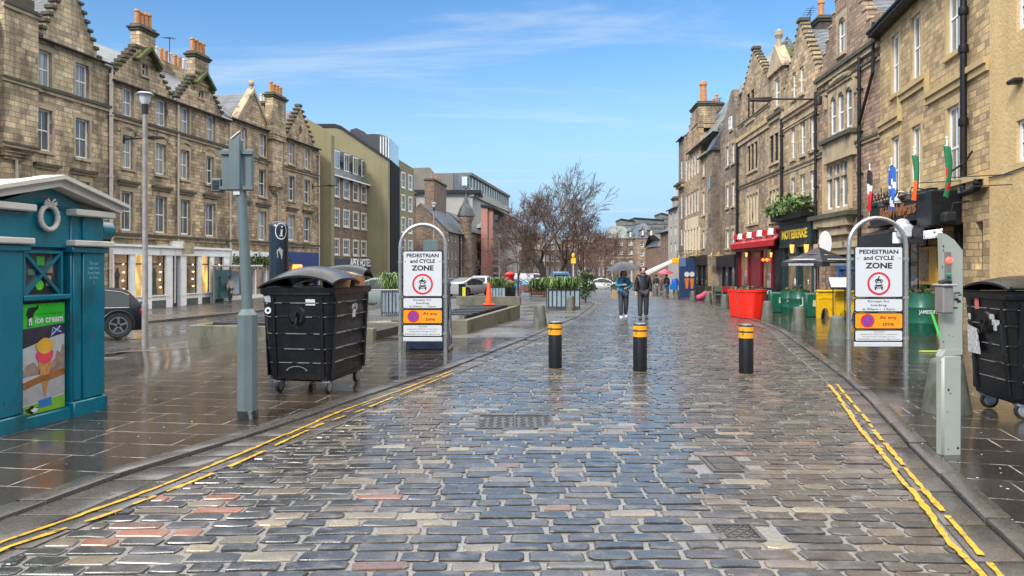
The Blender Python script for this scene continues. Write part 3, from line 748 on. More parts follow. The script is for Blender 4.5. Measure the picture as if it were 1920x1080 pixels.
# --- tenement BC with twin gables and the white shop
B = Fac('stone_tenement', 'stone tenement with two crow-stepped gables, two tall chimneys and the white-framed shop below', LP(205), LP(430), 'tenements of the left-hand terrace')
zc = B.Z(260, 226); ze = B.Z(205, 160); ze2 = B.Z(322, 187)
B.rects.append((0, B.W, -1.2, ze2))
B.wrow([(241, 19), (303, 19)], (303, 187, 237), pane='g_curt'); B.wrow([(348, 15), (396, 15)], (396, 218, 266), pane='g_curt')
B.wrow([(240, 20), (302, 19), (347, 16), (394, 14)], (302, 270, 328))
B.wrow([(239, 22), (302, 21), (348, 18), (395, 18)], (302, 368, 437), pane='g_grey', hood=True)
gz1 = B.Z(268, 92); 
B.crow(B.X(207), B.X(322), ze2, B.Z(268, 95), 8, 1.3, cap='trim_dark'); B.crow(B.X(331), B.X(417), ze2, B.Z(370, 140), 8, 1.2, cap='trim_dark')
for pc, w_, yt, yb in ((272, 11, 115, 142), (377, 9, 158, 184)):
    a, b_ = B.X(pc-w_/2), B.X(pc+w_/2); z1_, z0_ = B.Z(pc, yt), B.Z(pc, yb)
    B.win(a, b_, z0_, z1_, pane='g_dark', marg=True); arch_fill(B.tr, a, b_, z1_, -.01, .25)
    c = (a+b_)/2; zt = z1_+.75; m_ = MB()
    for sg in (-1, 1):
        m_.prism([(c, zt+.05), (c, zt-.16), (c+sg*.95, z1_-.25), (c+sg*1.05, z1_-.1)], -.45, .05, 'y')
    m_.build('window_hood', M['moss'], B.root)
for (pa, pb, yt, yb) in ((260, 290, 50, 128), (364, 390, 99, 175)):
    x0, x1 = B.X(pa), B.X(pb); B.chimney(x0, x1, -.05, .5, B.Z(pb, yb), B.Z((pa+pb)/2, yt+13), 4, M['st_left'], ph=.85)
zr = B.Z(215, 83, 4)
B.roof(0, B.W, ze2-.1, 4.2, zr-.3)
rw = MB(); x0, x1 = B.X(291, 4.2), B.X(352, 4.2); rw.box(x0, x1, 4.0, 4.6, ze2, B.Z(320, 121, 4.2)); rc = rw.build('ridge_chimney', M['st_left'], B.root)
for i in range(7):
    x = x0+(x1-x0)*(i+.5)/7; zt = B.Z(320, 121, 4.2); p = MB(); p.lathe([(.15, zt), (.12, zt+.7), (.15, zt+.72), (.13, zt+.85)], (x, 4.3), 10); p.build('pot', M['pot'] if i % 3 else M['cream_pipe'], rc, smooth=True)
B.band(0, B.W, zc, .3, .18, 1); B.band(0, B.W, B.Z(302, 441), .28, .2, 1)
for pc in (240, 302, 347, 394):   # arched heads over the middle row
    x = B.X(pc); z = B.Z(302, 268)
    for k in range(9):
        a = R(20+17.5*k); B.tr.box(x+math.cos(a)*.75-.13, x+math.cos(a)*.75+.13, -.05, .03, z+math.sin(a)*.42-.05, z+math.sin(a)*.42+.12, 0)
# shop front
zs1 = B.Z(427, 469); x1s = B.X(428); 
B.holes.append((.02, x1s, -.9, zs1-.15))
B.build_wall(M['st_left']); B.trims([M['trim'], M['trim_dark']]); B.body(M['st_left'], 9, ze2-.2)
B.pipe(px=206, z0=0, z1=ze2+.5); B.pipe(px=331, z0=0, z1=ze2-.1, jog=[(0, ze2-.1), (0, B.Z(331, 455)), (-.3, B.Z(331, 465)), (-.35, .2)]); B.pipe(px=429, z0=0, z1=ze2)
g = MB(); g.box(B.X(411), B.W, -.25, -.1, ze2-.1, ze2+.02, 0, .03); g.build('gutter', M['cream_pipe'], B.root)
sf = MB(); zsb = lambda px: B.Z(px, 578-.109*(px-280))
openings = [(211, 241, 479, 550, 'g_mix'), (251, 273, 479, 553, 'g_warm'), (282, 309, 478, 553, 'g_mix'), (347, 369, 477, 552, 'g_mix'), (376, 392, 477, 549, 'g_warm'), (399, 417, 477, 547, 'g_mix')]
edges = [.02]+[v for o in openings[:3] for v in (B.X(o[0]), B.X(o[1]))]+[B.X(321), B.X(336)]+[v for o in openings[3:] for v in (B.X(o[0]), B.X(o[1]))]+[x1s]
for i in range(0, len(edges), 2):   # pilasters
    a, b_ = edges[i], edges[i+1]; sf.box(a, b_, -.10, .25, -.9, zs1-.45); sf.box(a+.08, b_-.08, -.13, -.098, .6, zs1-.75)
sf.box(.0, x1s, -.14, .25, zs1-.45, zs1); sf.box(.0, x1s, -.26, .02, zs1-.02, zs1+.10); sf.box(B.X(318), B.X(340), -.2, .2, zs1+.1, zs1+.4)
zw1, zw0 = B.Z(368, 477), B.Z(368, 551)
for o in openings: sf.box(B.X(o[0]), B.X(o[1]), -.06, .25, -.9, zw0); sf.box(B.X(o[0]), B.X(o[1]), -.14, .0, zw0-.0, zw0+.06)
shop = sf.build('white_shop_front', M['white'], B.root)
for o in openings: pl = MB(); pl.box(B.X(o[0])+.02, B.X(o[1])-.02, -.09, -.06, -.9, .42); pl.build('plinth', M['bol'], B.root)
for k, o in enumerate(openings):
    a, b_ = B.X(o[0]), B.X(o[1]); f = MB()
    for q in ((a, a+.05), (b_-.05, b_)): f.box(q[0], q[1], .02, .1, zw0+.06, zw1)
    f.box(a+.05, b_-.05, .02, .1, zw0+.75*(zw1-zw0)-.03, zw0+.75*(zw1-zw0)+.03); f.box(a+.05, b_-.05, .02, .1, zw1-.05, zw1)
    wf = f.build('shop_window', M['black'], B.root); p = MB(); p.box(a, b_, .07, .09, zw0+.06, zw1); p.build('pane', M[o[4]], wf)
    if o[4] == 'g_mix':
        for j in range(4):
            s_ = MB(); z = zw0+.5+(zw1-zw0)*.18*j; x = b_-(b_-a)*(.26+.05*(j % 2)); s_.lathe([(.0, z-.045), (.045, z), (.0, z+.045)], (x, .03), 8)
            s_.build('string_light', M['bulb'], wf)
        t_ = MB(); x = a+(b_-a)*.35
        # display behind the glass line shows as a dark dressed figure
        t_.prism([(x-.24, zw0+.1), (x+.22, zw0+.1), (x+.1, zw0+.9), (x+.2, zw0+1.25), (x+.09, zw0+1.45), (x+.08, zw0+1.62), (x-.06, zw0+1.62), (x-.09, zw0+1.45), (x-.2, zw0+1.3), (x-.12, zw0+.9)], .05, .068, 'y'); t_.build('window_display', simple('display_cloth_%d' % k, [(.04, .05, .05), (.25, .05, .03), (.05, .09, .06), (.2, .1, .05), (.04, .05, .06), (.1, .12, .08)][k], .8, var=.6, vscale=5), wf)
d = MB(); a, b_ = B.X(322), B.X(335); d.box(a, b_, .1, .16, -.3, zw1-.75, 0); d.box(a+.12, b_-.12, .08, .1, .3, 1.2, 0); d.box(a+.12, b_-.12, .08, .1, 1.4, zw1-1.0, 0); d.box(a, b_, .1, .14, zw1-.72, zw1, 1)
d.build('door', [simple('navy_door', (.045, .055, .09), .4), M['g_dark']], B.root)
sg = MB(); sg.box(B.X(338), B.X(338)+.05, -.9, -.15, zs1-.35, zs1+.35); sg.build('projecting_sign', simple('cream_sign', (.6, .5, .3), .5, var=.5, vscale=3), B.root)
for pc in (240, 302): 
    pass

# --- tenement DE
D = Fac('stone_tenement', 'warm stone tenement with one plain pointed gable and a tall mossy wallhead chimney', LP(430), LP(598), 'tenements of the left-hand terrace')
ze = D.Z(507, 246); D.rects.append((0, D.W, -1.2, ze))
D.wrow([(457.5, 11), (492.5, 12)], (492, 252, 293), pane='g_curt'); D.wrow([(546.5, 11), (576, 10)], (546, 268, 308), pane='g_curt')
D.wrow([(456, 14), (492, 14)], (492, 318, 369)); D.wrow([(547, 12), (576, 11)], (547, 330, 377))
D.wrow([(456, 15), (492, 15)], (492, 396, 451), hood=True); D.wrow([(547, 13), (576, 12)], (547, 403, 451), hood=True)
xl, xr, xa = D.X(441), D.X(509), D.X(475); za = D.Z(475, 171)
gb = MB(); gb.prism([(xl, ze-.002), (xr, ze-.002), (xa, za)], 0, .35, 'y'); gb.build('pointed_gable', M['st_left2'], D.root)
sk = MB()
for (a, b_) in ((xl-.15, xa), (xr+.15, xa)):
    sgn = 1 if a < b_ else -1
    sk.prism([(a, ze-.25), (a+sgn*.28, ze-.25), (xa, za-.1), (xa, za+.22)], -.08, .45, 'y')
sk.lathe([(.12, za+.1), (.1, za+.35), (.2, za+.45), (.22, za+.6), (.12, za+.78), (0, za+.8)], (xa, .15), 10); sk.build('skew_copings', M['trim'], D.root)
r = MB(); r.prism([(xl+.1, ze-.1), (xr-.1, ze-.1), (xa, za-.15)], .36, 5, 'y'); r.build('gable_roof', M['slate'], D.root)
D.crow(D.X(536), D.X(588), ze, D.Z(562, 200), 8, .35)
lz = MB(); zq = D.Z(563, 243); xq = D.X(563); lz.prism([(xq-.3, zq), (xq, zq+.38), (xq+.3, zq), (xq, zq-.38)], -.03, .02, 'y'); lz.build('lozenge_panel', M['trim_dark'], D.root)
D.chimney(D.X(512, -.5), D.X(536, -.5), -.5, .12, D.Z(520, 262, -.5), D.Z(520, 185, -.5), 4, M['st_left'], ph=.8)
ck = MB(); xa_, xb_ = D.X(510, -.3), D.X(532, -.3); zb_ = D.Z(520, 352); ck.box(xa_, xb_, -.35, 0, zb_, D.Z(520, 262, -.5)); 
for i in range(4): ck.box(xa_+.15*(i+1), xb_-.15*(i+1), -.35+.08*(i+1), 0, zb_-.15*(i+1), zb_-.15*i)
ck.build('chimney_breast', M['st_left'], D.root)
D.band(0, D.W, D.Z(492, 299), .26, .16, 1); D.band(0, D.W, D.Z(547, 456), .26, .18, 1)
D.holes.append((.1, D.W-.3, -.9, D.Z(580, 476)))
D.build_wall(M['st_left2']); D.trims([M['trim'], M['trim_dark']]); D.body(M['st_left2'], 9, ze-.1)
D.roof(0, D.W, ze-.1, 4.2, D.Z(430, 181, 4.2)-.1)
D.pipe(px=510, z0=0, z1=ze, jog=[(0, ze), (0, D.Z(510, 300)), (.5, D.Z(515, 345)), (.55, D.Z(515, 362)), (.75, D.Z(520, 370)), (.75, .3)]); D.pipe(px=596, z0=0, z1=ze-.6)
D.chimney(D.X(488, 4.2), D.X(505, 4.2), 3.9, 4.6, ze, D.Z(497, 202, 4.2), 3, M['st_left2'], ph=.7, pm='cream_pipe')
zf = D.Z(580, 476)
fr = MB(); a, m1, b_ = .15, D.X(538), D.W-.35
fr.box(a, m1-.1, -.1, .2, zf-.35, zf, 0)
for i in range(6): x = a+(m1-a-.3)*i/5; fr.box(x, x+.2, -.05, .2, -.9, zf-.35, 0)
fr.box(a, m1, -.04, .2, -.9, .4, 0)
fr.build('white_shop_front', M['white'], D.root)
f2 = MB(); f2.box(m1, b_, -.15, .2, zf-1.3, zf+.1); f2.box(m1, m1+.25, -.1, .2, -.9, zf-1.3); f2.box(b_-.25, b_, -.1, .2, -.9, zf-1.3); f2.box(m1, b_, -.05, .2, -.9, .5)
f2.build('blue_shop_front', simple('blue_fascia', (.015, .03, .16), .4), D.root)
gl = MB(); gl.box(a, m1, .12, .15, .3, zf-.35); gl.build('shop_pane', M['g_mix'], D.root); gl = MB(); gl.box(m1, b_, .12, .15, .4, zf-1.3); gl.build('shop_pane', M['g_dark'], D.root)
o_ = MB(); o_.box(m1+.4, m1+2.0, -.35, -.2, zf-1.9, zf-.9, 0, .1); o_.build('lit_sign', emis('orange_glow', (1, .22, .03), 2.2), D.root)
o_ = MB(); o_.box(b_-1.3, b_-.4, -.35, -.2, zf-1.9, zf-1.2, 0, .05); o_.build('red_sign', simple('red_sign', (.55, .02, .04), .4), D.root)
greenery('hanging_greenery', lambda r: (r.uniform(a, m1), r.uniform(-.4, -.1), zf-.75+r.gauss(0, .22)), 900, D.root, GR, 3, .22)

# wall lamp brackets on the terrace
def bracket(fc, px, py, ln, label):
    x, z = fc.L(px, py); t = thing('bracket_lamp', label, 'street lamp', tuple(fc.root.matrix_basis @ Vector((x, 0, z))), fc.ang, 'lamps on wall brackets')
    m_ = MB(); m_.tube([(0, .02, 0), (0, -.3, .03), (0, -ln, .06)], .035, 6); m_.box(-.1, .1, -.02, .03, -.2, .2); m_.build('bracket', M['iron'], t, smooth=True)
    m_ = MB(); m_.ring([[(-.1, -ln+.1, .0), (.1, -ln+.1, .0), (.1, -ln+.1, .1), (-.1, -ln+.1, .1)], [(-.16, -ln-.2, -.03), (.16, -ln-.2, -.03), (.1, -ln-.2, .13), (-.1, -ln-.2, .13)], [(-.12, -ln-.75, 0), (.12, -ln-.75, 0), (.06, -ln-.75, .08), (-.06, -ln-.75, .08)]]); m_.build('lamp_head', M['iron'], t, smooth=True)
    return t
bpy.context.view_layer.update()
bracket(B, 232, 262, 1.6, 'dark lamp on a wall bracket between the first two left tenements')
bracket(D, 586, 350, 1.4, 'dark lamp on a wall bracket at the far end of the left terrace')
# ================================================================== hotel group beyond the terrace
H = Fac('hotel_block', 'olive rendered hotel block with brown stone bay, slate mansard and dark glazed roof box', LP(617), LP(776))
hx = lambda px, o=0: H.X(px, o)
def hz(px, py, o=0): return H.Z(px, py, o)
zt = hz(650, 345)
H.rects = [(hx(620), hx(691), -1.2, hz(622, 330))]
for (t_, b_) in ((337, 372), (394, 425), (449, 478)): H.wrow([(630, 10), (649, 10), (667, 9), (682, 8)], (649, t_+2, b_), marg=False, pane='g_dark', cols=2, rec=.05)
H.build_wall(M['st_brown'], name='brown_stone_wall')
for h in list(H.holes):
    a, b_, c, d = h; t = .16
    for q in ((a-t, a, c-t, d+t), (b_, b_+t, c-t, d+t), (a, b_, d, d+t), (a, b_, c-t, c)): H.tr.box(q[0], q[1], -.04, .06, q[2], q[3])
H.trims([simple('pale_window_surround', (.62, .56, .44), .8)], 'window_surrounds')
H.holes = []
ze = hz(622, 328)
bx = MB(); bx.box(hx(600), hx(776)-.1, .4, 14, -1.2, ze-.3); bx.build('body', M['st_brown'], H.root)
# mansard with dormers
x0, x1 = hx(620), hx(691); zm = hz(622, 284, 1.6)
mn = MB(); mn.prism([(-.25, ze), (1.7, zm), (3.5, zm+.05), (3.5, ze)], x0, x1, 'x'); mn.build('mansard_roof', M['slate'], H.root)
g = MB(); g.box(x0, x1, -.4, -.25, ze-.08, ze+.04); g.build('gutter', M['white'], H.root)
for pc in (627, 645, 662, 678):
    a, b_ = hx(pc-5, .6), hx(pc+4, .6); zt_, zb_ = hz(pc, 0, .6), 0
    z1_ = ze+(zm-ze)*.93; z0_ = ze+(zm-ze)*.30
    dm = MB(); dm.box(a-.1, b_+.1, .35, 1.7, z0_-.1, z1_+.08); dd = dm.build('dormer', M['slate_d'], H.root)
    wf = MB(); wf.box(a, b_, .31, .36, z0_, z1_); ww = wf.build('window_frame', M['white'], dd); p = MB(); p.box(a+.12, (a+b_)/2-.05, .295, .312, z0_+.12, z1_-.12); p.build('pane', M['g_grey'], ww); p = MB(); p.box((a+b_)/2+.05, b_-.12, .295, .312, z0_+.12, z1_-.12); p.build('pane', M['g_grey'], ww)
# near fin of olive render, facing the square
yf = YL(600); fX = lambda px, Y: (px-960)/F*Y
def wbox(mb, pts, Y, th):   # outline in pixels at depth Y, extruded away from the viewer, in the hotel's frame
    q = [AY(px, py, Y) for px, py in pts]; a = [H.inv @ p for p in q]; b2 = [H.inv @ (p+Vector((0, th, 0))) for p in q]
    n = len(a); mb.geo([tuple(p) for p in a+b2], [list(range(n)), list(range(2*n-1, n-1, -1))]+[(i, i+n, (i+1) % n+n, (i+1) % n) for i in range(n)])
fn = MB(); wbox(fn, [(575, 600), (621, 600), (621, 252), (600, 236), (575, 222)], 64.5, 1.2); fn.build('rendered_fin_wall', M['olive'], H.root)
# big rendered gable standing forward of the brown bay
gb = MB(); Yg = 74.5
wbox(gb, [(560, 590), (727, 590), (727, 299), (638, 240), (628, 237), (585, 237), (560, 237)], Yg, 9)
gb.build('rendered_gable', M['olive'], H.root)
fl = MB(); wbox(fl, [(585, 238), (628, 238), (638, 241), (727, 301), (727, 296), (640, 236), (628, 232), (585, 232)], Yg-.12, 9.3); fl.build('roof_flashing', M['iron'], H.root)
bxm = MB(); wbox(bxm, [(668, 262), (712, 292), (712, 252), (700, 251), (668, 253)], Yg+1.5, 6); wbox(bxm, [(655, 252), (668, 258), (683, 255), (683, 247), (668, 240), (657, 243)], Yg+4, 5); 
db = bxm.build('roof_box', simple('zinc_cladding', (.04, .043, .05), .6), H.root)
bxm = MB(); wbox(bxm, [(711, 292), (731, 300), (731, 258), (711, 251)], Yg+1.45, 6); gl_ = bxm.build('glazed_end', M['g_grey'], db)
for px in (714, 719, 724, 729): q = MB(); wbox(q, [(px-1, 296), (px+.6, 296), (px+.6, 257), (px-1, 256)], Yg+1.35, .06); q.build('mullion', M['white'], gl_)
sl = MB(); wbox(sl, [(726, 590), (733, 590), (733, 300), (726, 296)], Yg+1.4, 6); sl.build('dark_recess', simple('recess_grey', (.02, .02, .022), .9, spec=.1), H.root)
# far wing along the street
ww = MB(); xa, xb = hx(733), hx(776); z_a, z_b = hz(733, 290), hz(775, 316)
H.rects = []; 
for (t_, b_) in ((325, 351), (367, 393), (409, 435), (451, 477)): H.wrow([(756, 6), (769, 6)], (756, t_, b_), marg=False, pane='g_dark', rec=.05, sill=False)
nn = 14
for i in range(nn): a = xa+(xb-xa)*i/nn; b2 = xa+(xb-xa)*(i+1)/nn; H.rects.append((a, b2, -1.2, z_a+(z_b-z_a)*(i+.5)/nn))
wg = H.build_wall(M['olive'], name='rendered_wing')
bx = MB(); bx.box(xa, xb, .4, 12, -1.2, min(z_a, z_b)-.2); bx.build('wing_body', M['olive'], H.root)
sr = MB()
for h in H.holes:
    a, b_, c, d = h; t = .14
    s2 = MB()
    for q in ((a-t, a, c-t, d+t), (b_, b_+t, c-t, d+t), (a, b_, d, d+t), (a, b_, c-t, c)): s2.box(q[0], q[1], -.04, .06, q[2], q[3])
    s2.build('window_surround', M['white'], H.root)
fas = MB(); fas.box(hx(621), hx(691), -.35, -.02, hz(675, 503), hz(675, 486)); fo = fas.build('fascia', simple('slate_grey_fascia', (.03, .035, .045), .4), H.root)
M['wht_txt'] = simple('white_lettering', (.8, .8, .8), .5, var=.02)
H.text('APEX HOTELS', hx(671), hz(671, 493.5), 1.05, M['wht_txt'], 'fascia_lettering', -.37, bold=.02, parent=fo, sx=.85)
for i in range(6):
    a, b_ = hx(622)+(hx(690)-hx(622))*i/6+.3, hx(622)+(hx(690)-hx(622))*(i+1)/6-.3; q = MB(); q.box(a, b_, -.02, .01, -.4, hz(675, 506)); q.build('ground_floor_window', M['g_dark'], H.root)

# ================================================================== background left: modern block, salmon block, stone row
def wobj(name, label, cat, origin, group=None):
    t = thing(name, label, cat, tuple(origin), 0, group); return t
def pxprism(pts, Y, th, org, mb=None, dx=0.0):
    mb = mb or MB(); a = [AY(px, py, Y)-org for px, py in pts]; d = Vector((dx, th, 0)); b2 = [p+d for p in a]; n = len(a)
    mb.geo([tuple(p) for p in a+b2], [list(range(n)), list(range(2*n-1, n-1, -1))]+[(i, i+n, (i+1) % n+n, (i+1) % n) for i in range(n)]); return mb
def gpt(px, Y): x = (px-960)/F*Y; return Vector((x, Y, G(x, Y)))
o = gpt(840, 135); t = wobj('modern_block', 'grey concrete office block with a long glazed top storey behind the low stone houses', 'building', o)
pxprism([(740, 545), (886, 545), (886, 352), (740, 352)], 135, 30, o, dx=4.5).build('body', M['concrete_l'], t)
pxprism([(770, 356), (850, 356), (850, 325), (770, 325)], 134.4, 10, o, dx=1.5).build('concrete_band', M['concrete'], t)
pxprism([(770, 362), (902, 362), (902, 356), (770, 356)], 134.2, 10, o).build('dark_band', M['iron'], t)
pxprism([(770, 326), (816, 326), (806, 314), (770, 315)], 140, 8, o).build('plant_room', M['concrete'], t)
pxprism([(849, 356), (880, 356), (880, 326), (849, 325)], 134.6, 30, o, dx=4.5).build('glazed_storey', M['g_grey'], t)
pxprism([(866, 348), (876, 348), (876, 331), (866, 331)], 134.1, .1, o).build('window', simple('bright_window', (.55, .62, .62), .3), t)
Fm = Fac('street_wing', '', ((880-960)/F*135, 135), ((953-960)/F*178, 178))
for ch in [Fm.root]: bpy.data.objects.remove(ch)
mrot = (Fm.b-Fm.a).normalized()
def side(mb, xa, xb, za, zb, y0=-.1, y1=.4):   # along the wing's face, metres
    nx, ny = -mrot.y, mrot.x
    P = lambda u, v, z: (Fm.a.x+mrot.x*u+nx*v-o.x, Fm.a.y+mrot.y*u+ny*v-o.y, z-o.z)
    mb.geo([P(xa, y0, za), P(xb, y0, za), P(xb, y1, za), P(xa, y1, za), P(xa, y0, zb), P(xb, y0, zb), P(xb, y1, zb), P(xa, y1, zb)], [(3,2,1,0),(4,5,6,7),(0,1,5,4),(1,2,6,5),(2,3,7,6),(3,0,4,7)])
ztop = CAMZ+(HY-324)/F*135
q = MB(); side(q, 0, Fm.W, -2, ztop-.3, 0, 14); q.build('street_wing', M['concrete'], t)
q = MB(); side(q, -.3, Fm.W, ztop-.5, ztop, -.5, 14); q.build('roof_edge', M['concrete'], t)
q = MB(); side(q, 0, Fm.W, ztop-3.2, ztop-.6, -.08, 0); q.build('glazed_storey', M['g_grey'], t)
q = MB(); side(q, -.3, Fm.W, ztop-4.3, ztop-3.2, -.9, 0); q.build('balcony', M['concrete_l'], t)
q = MB(); side(q, 0, Fm.W, ztop-8.2, ztop-4.6, -.06, 0); q.build('glazed_storey', M['g_dark'], t)
for i in range(16):
    q = MB(); u = 1+i*(Fm.W-2)/15; side(q, u, u+.3, ztop-8.2, ztop-.5, -.25, 0); q.build('mullion', M['concrete_l'], t)

o = gpt(925, 122); t = wobj('salmon_block', 'salmon pink block with a tall dark window strip behind the turreted house', 'building', o)
M['salmon'] = render_wall('salmon_render', (.40, .20, .155), (.34, .17, .13), .6, .2, 10, (.3, .15, .12))
pxprism([(902, 545), (914, 545), (914, 385), (902, 388)], 122, 12, o, dx=1.8).build('end_wall', M['salmon'], t)
pxprism([(914, 545), (925, 545), (925, 391), (914, 386)], 122.4, 14, o, dx=2.2).build('street_wall', M['salmon'], t)
pxprism([(925, 545), (958, 545), (958, 412), (925, 392)], 126, 12, o, dx=1.5).build('white_wing', M['concrete_l'], t)
pxprism([(901, 388), (926, 391), (960, 411), (960, 407), (926, 387), (901, 383)], 121.8, 12, o, dx=1.8).build('roof_edge', M['iron'], t)
for i in range(9): y = 402+i*14; pxprism([(924, y+10), (934, y+11), (934, y+1), (924, y)], 121.6, .3, o).build('dark_window', M['g_dark'], t)
pxprism([(914, 494), (922, 494), (922, 477), (914, 477)], 119, .2, o).build('red_banner', simple('red_banner', (.35, .06, .04), .6), t)

# low stone range with slate roof
yl2 = lambda px: -20.6/((px-960)/F-.12)   # the range stands along x = -20.6+.12y
def P2(px): y = yl2(px); return (-20.6+.12*y, y)
S = Fac('stone_house', 'low brown stone house range with slate roof, three rows of paired windows and broad chimneys', P2(840), P2(885))
ze = S.Z(842, 435); S.rects = [(0, S.W, -1.2, ze)]
for (t_, b_) in ((438, 453), (467, 486), (499, 518)): S.wrow([(841.5, 2.6), (848, 2.6), (855, 2.6), (866, 2.6), (872, 2.6), (878, 2.6)], (848, t_, b_), marg=False, sill=False, pane='g_dark', rec=.08, cols=1)
S.build_wall(M['st_far2'])
zr = S.Z(797, 393, 5); D_ = 3.8
r = MB(); r.prism([(-.3, ze), (D_, ze+3.9), (2*D_, ze)], .03, S.W+.1, 'x'); r.build('roof', M['slate_d'], S.root)
b_ = MB(); b_.prism([(.36, -1.2), (.36, ze), (D_, ze+3.95), (2*D_, ze), (2*D_, -1.2)], -.02, S.W-.05, 'x'); b_.build('body', M['st_far2'], S.root)
S.chimney(S.W*.35, S.W*.8, 3.4, 4.8, ze+1.5, S.Z(857, 370, 5), 3, M['st_brown'], ph=.8); S.chimney(-.1, .9, 4.6, 6.0, ze+1, ze+5.0, 2, M['st_brown'], ph=.8, axis='y')
S.pipe(px=861, z0=0, z1=ze, mat='iron', r=.1)
# turreted house
Tt = Fac('turreted_house', 'stone house with a slate-capped corner turret and small clock dome beside it', P2(885), P2(916))
ze = Tt.Z(900, 440); Tt.rects = [(0, Tt.W, -1.2, ze)]
for (t_, b_) in ((467, 486), (442, 455)): Tt.wrow([(894, 2.2), (899, 2.2), (904, 2.2), (909, 2.2)], (900, t_, b_), marg=False, sill=False, pane='g_curt', rec=.08, cols=1)
Tt.wrow([(893, 4), (905, 8)], (900, 502, 528), marg=False, sill=False, pane='g_dark', rec=.08, cols=1)
Tt.build_wall(M['st_far2']); Tt.body(M['st_far2'], 9, ze-.1); Tt.roof(0, Tt.W, ze, 4, ze+3.4, 'slate_d')
c = Tt.L(878, 500, -.8); zt_ = Tt.Z(878, 405, -.8); za_ = Tt.Z(876, 362, -.8)
q = MB(); q.lathe([(.85, -1.2), (.85, zt_-1.2), (1.2, zt_-.4), (1.2, zt_)], (c[0]+.3, -.4), 12); tu = q.build('turret', M['st_far'], Tt.root, smooth=True)
q = MB(); q.lathe([(1.4, zt_), (.95, zt_+1.2), (.45, za_-1.4), (.06, za_), (.06, za_+.7), (.22, za_+.9), (0, za_+1.2)], (c[0]+.3, -.4), 12); q.build('turret_roof', M['slate_d'], tu)
c2 = Tt.L(903, 500, 1)[0]; q = MB(); q.lathe([(1.4, ze-1), (1.4, ze+1.3), (1.9, ze+1.5), (1.4, ze+2.1), (.6, ze+2.6), (.1, ze+3.3), (0, ze+3.9)], (c2, .5), 8); q.build('dome', M['slate_g'], Tt.root)

# ================================================================== far end of the square
def farhouse(name, label, pxa, pxb, Y, ytop, yroof, wallm, roofm, cols, rows, dormers=None, dorm_y=None, gr=None, hip=3, bands=(), depth=14):
    o_ = ((pxa-960)/F*Y, Y); f = Fac(name, label, o_, ((pxb-960)/F*Y, Y+.01), gr)
    ze = f.Z((pxa+pxb)/2, ytop); f.rects = [(0, f.W, -1.5, ze)]
    for (t_, b_) in rows: f.wrow(cols, ((pxa+pxb)/2, t_, b_), marg=False, pane=None, rec=.1, cols=2)
    for y_ in bands: f.band(0, f.W, f.Z(pxa, y_), .35, .15, 0)
    f.build_wall(wallm); f.body(wallm, depth, ze-.1); f.trims([M['trim'], M['trim_dark']])
    zr = f.Z(pxa, yroof, 4)
    r = MB(); r.ring([[(-.2, -.2, ze), (f.W+.2, -.2, ze), (f.W+.2, depth, ze), (-.2, depth, ze)], [(hip, 4, zr), (f.W-hip, 4, zr), (f.W-hip, depth-4, zr), (hip, depth-4, zr)]]); r.build('roof', M[roofm], f.root)
    for pc in dormers or []:
        a, b_ = f.X(pc-3), f.X(pc+3); z0_, z1_ = f.Z(pc, dorm_y[1]), f.Z(pc, dorm_y[0]); d = MB(); d.box(a, b_, .0, 4, z0_, z1_); dd = d.build('dormer', wallm, f.root)
        d = MB(); c = (a+b_)/2; d.prism([(a-.25, z1_), (b_+.25, z1_), (c, z1_+(b_-a)*1.15)], -.2, 4, 'y'); d.build('dormer_roof', M[roofm], dd)
        d = MB(); d.box(a+.2, b_-.2, -.06, 0, z0_+.1, z1_-.1); wn_ = d.build('window', M['white'], dd); d = MB(); d.box(a+.35, b_-.35, -.08, -.058, z0_+.25, z1_-.25); d.build('pane', M['g_grey'], wn_)
    return f
FG = 'houses closing the far end of the square'
farhouse('stone_house', 'tan stone house with twin pointed dormers closing the far end of the square', 1192, 1233, 168, 447, 419, M['st_far'], 'slate', [(1204, 6), (1221, 6)], [(454, 463), (471, 480), (490, 499), (508, 530)], [1205, 1221], (431, 442), FG, 2, (465, 484, 503))
farhouse('stone_house', 'brown stone house with grey roof left of the tan dormered house at the far end', 1136, 1191, 172, 447, 424, M['st_far2'], 'slate_g', [(1148, 6), (1165, 5), (1181, 5), (1186, 5)], [(452, 460), (469, 477), (487, 495), (506, 528)], [1182], (434, 445), FG, 2, (482, 500))
farhouse('stone_house', 'dark red-brown house end right of the tan dormered house at the far end', 1233.5, 1252, 150, 462, 440, M['st_brown'], 'slate_d', [(1240, 4), (1247, 4)], [(470, 479), (489, 499)], [], None, FG, 2)
for (pa, pb, yt, Y, nm) in ((1165, 1190, 410, 230, 'dark flat-roofed modern block furthest left on the far skyline'), (1190, 1245, 408, 235, 'grey flat-roofed modern block in the centre of the far skyline'), (1241, 1256, 399, 240, 'dark grey tower block at the right of the far skyline')):
    o = gpt((pa+pb)/2, Y); t = wobj('modern_block', nm, 'building', o, 'blocks on the far skyline')
    pxprism([(pa, 540), (pb, 540), (pb, yt+5), (pa, yt)], Y, 12, o).build('body', M['concrete'], t)
    for k in range(3): pxprism([(pa+1, yt+12+k*9), (pb-1, yt+12+k*9), (pb-1, yt+8+k*9), (pa+1, yt+8+k*9)], Y-.2, .3, o).build('window_band', M['g_grey'], t)
    pxprism([(pa-.5, yt+2), (pb+.5, yt+6), (pb+.5, yt+3.5), (pa-.5, yt-.5)], Y-.3, 12.5, o).build('roof_edge', M['iron'], t)
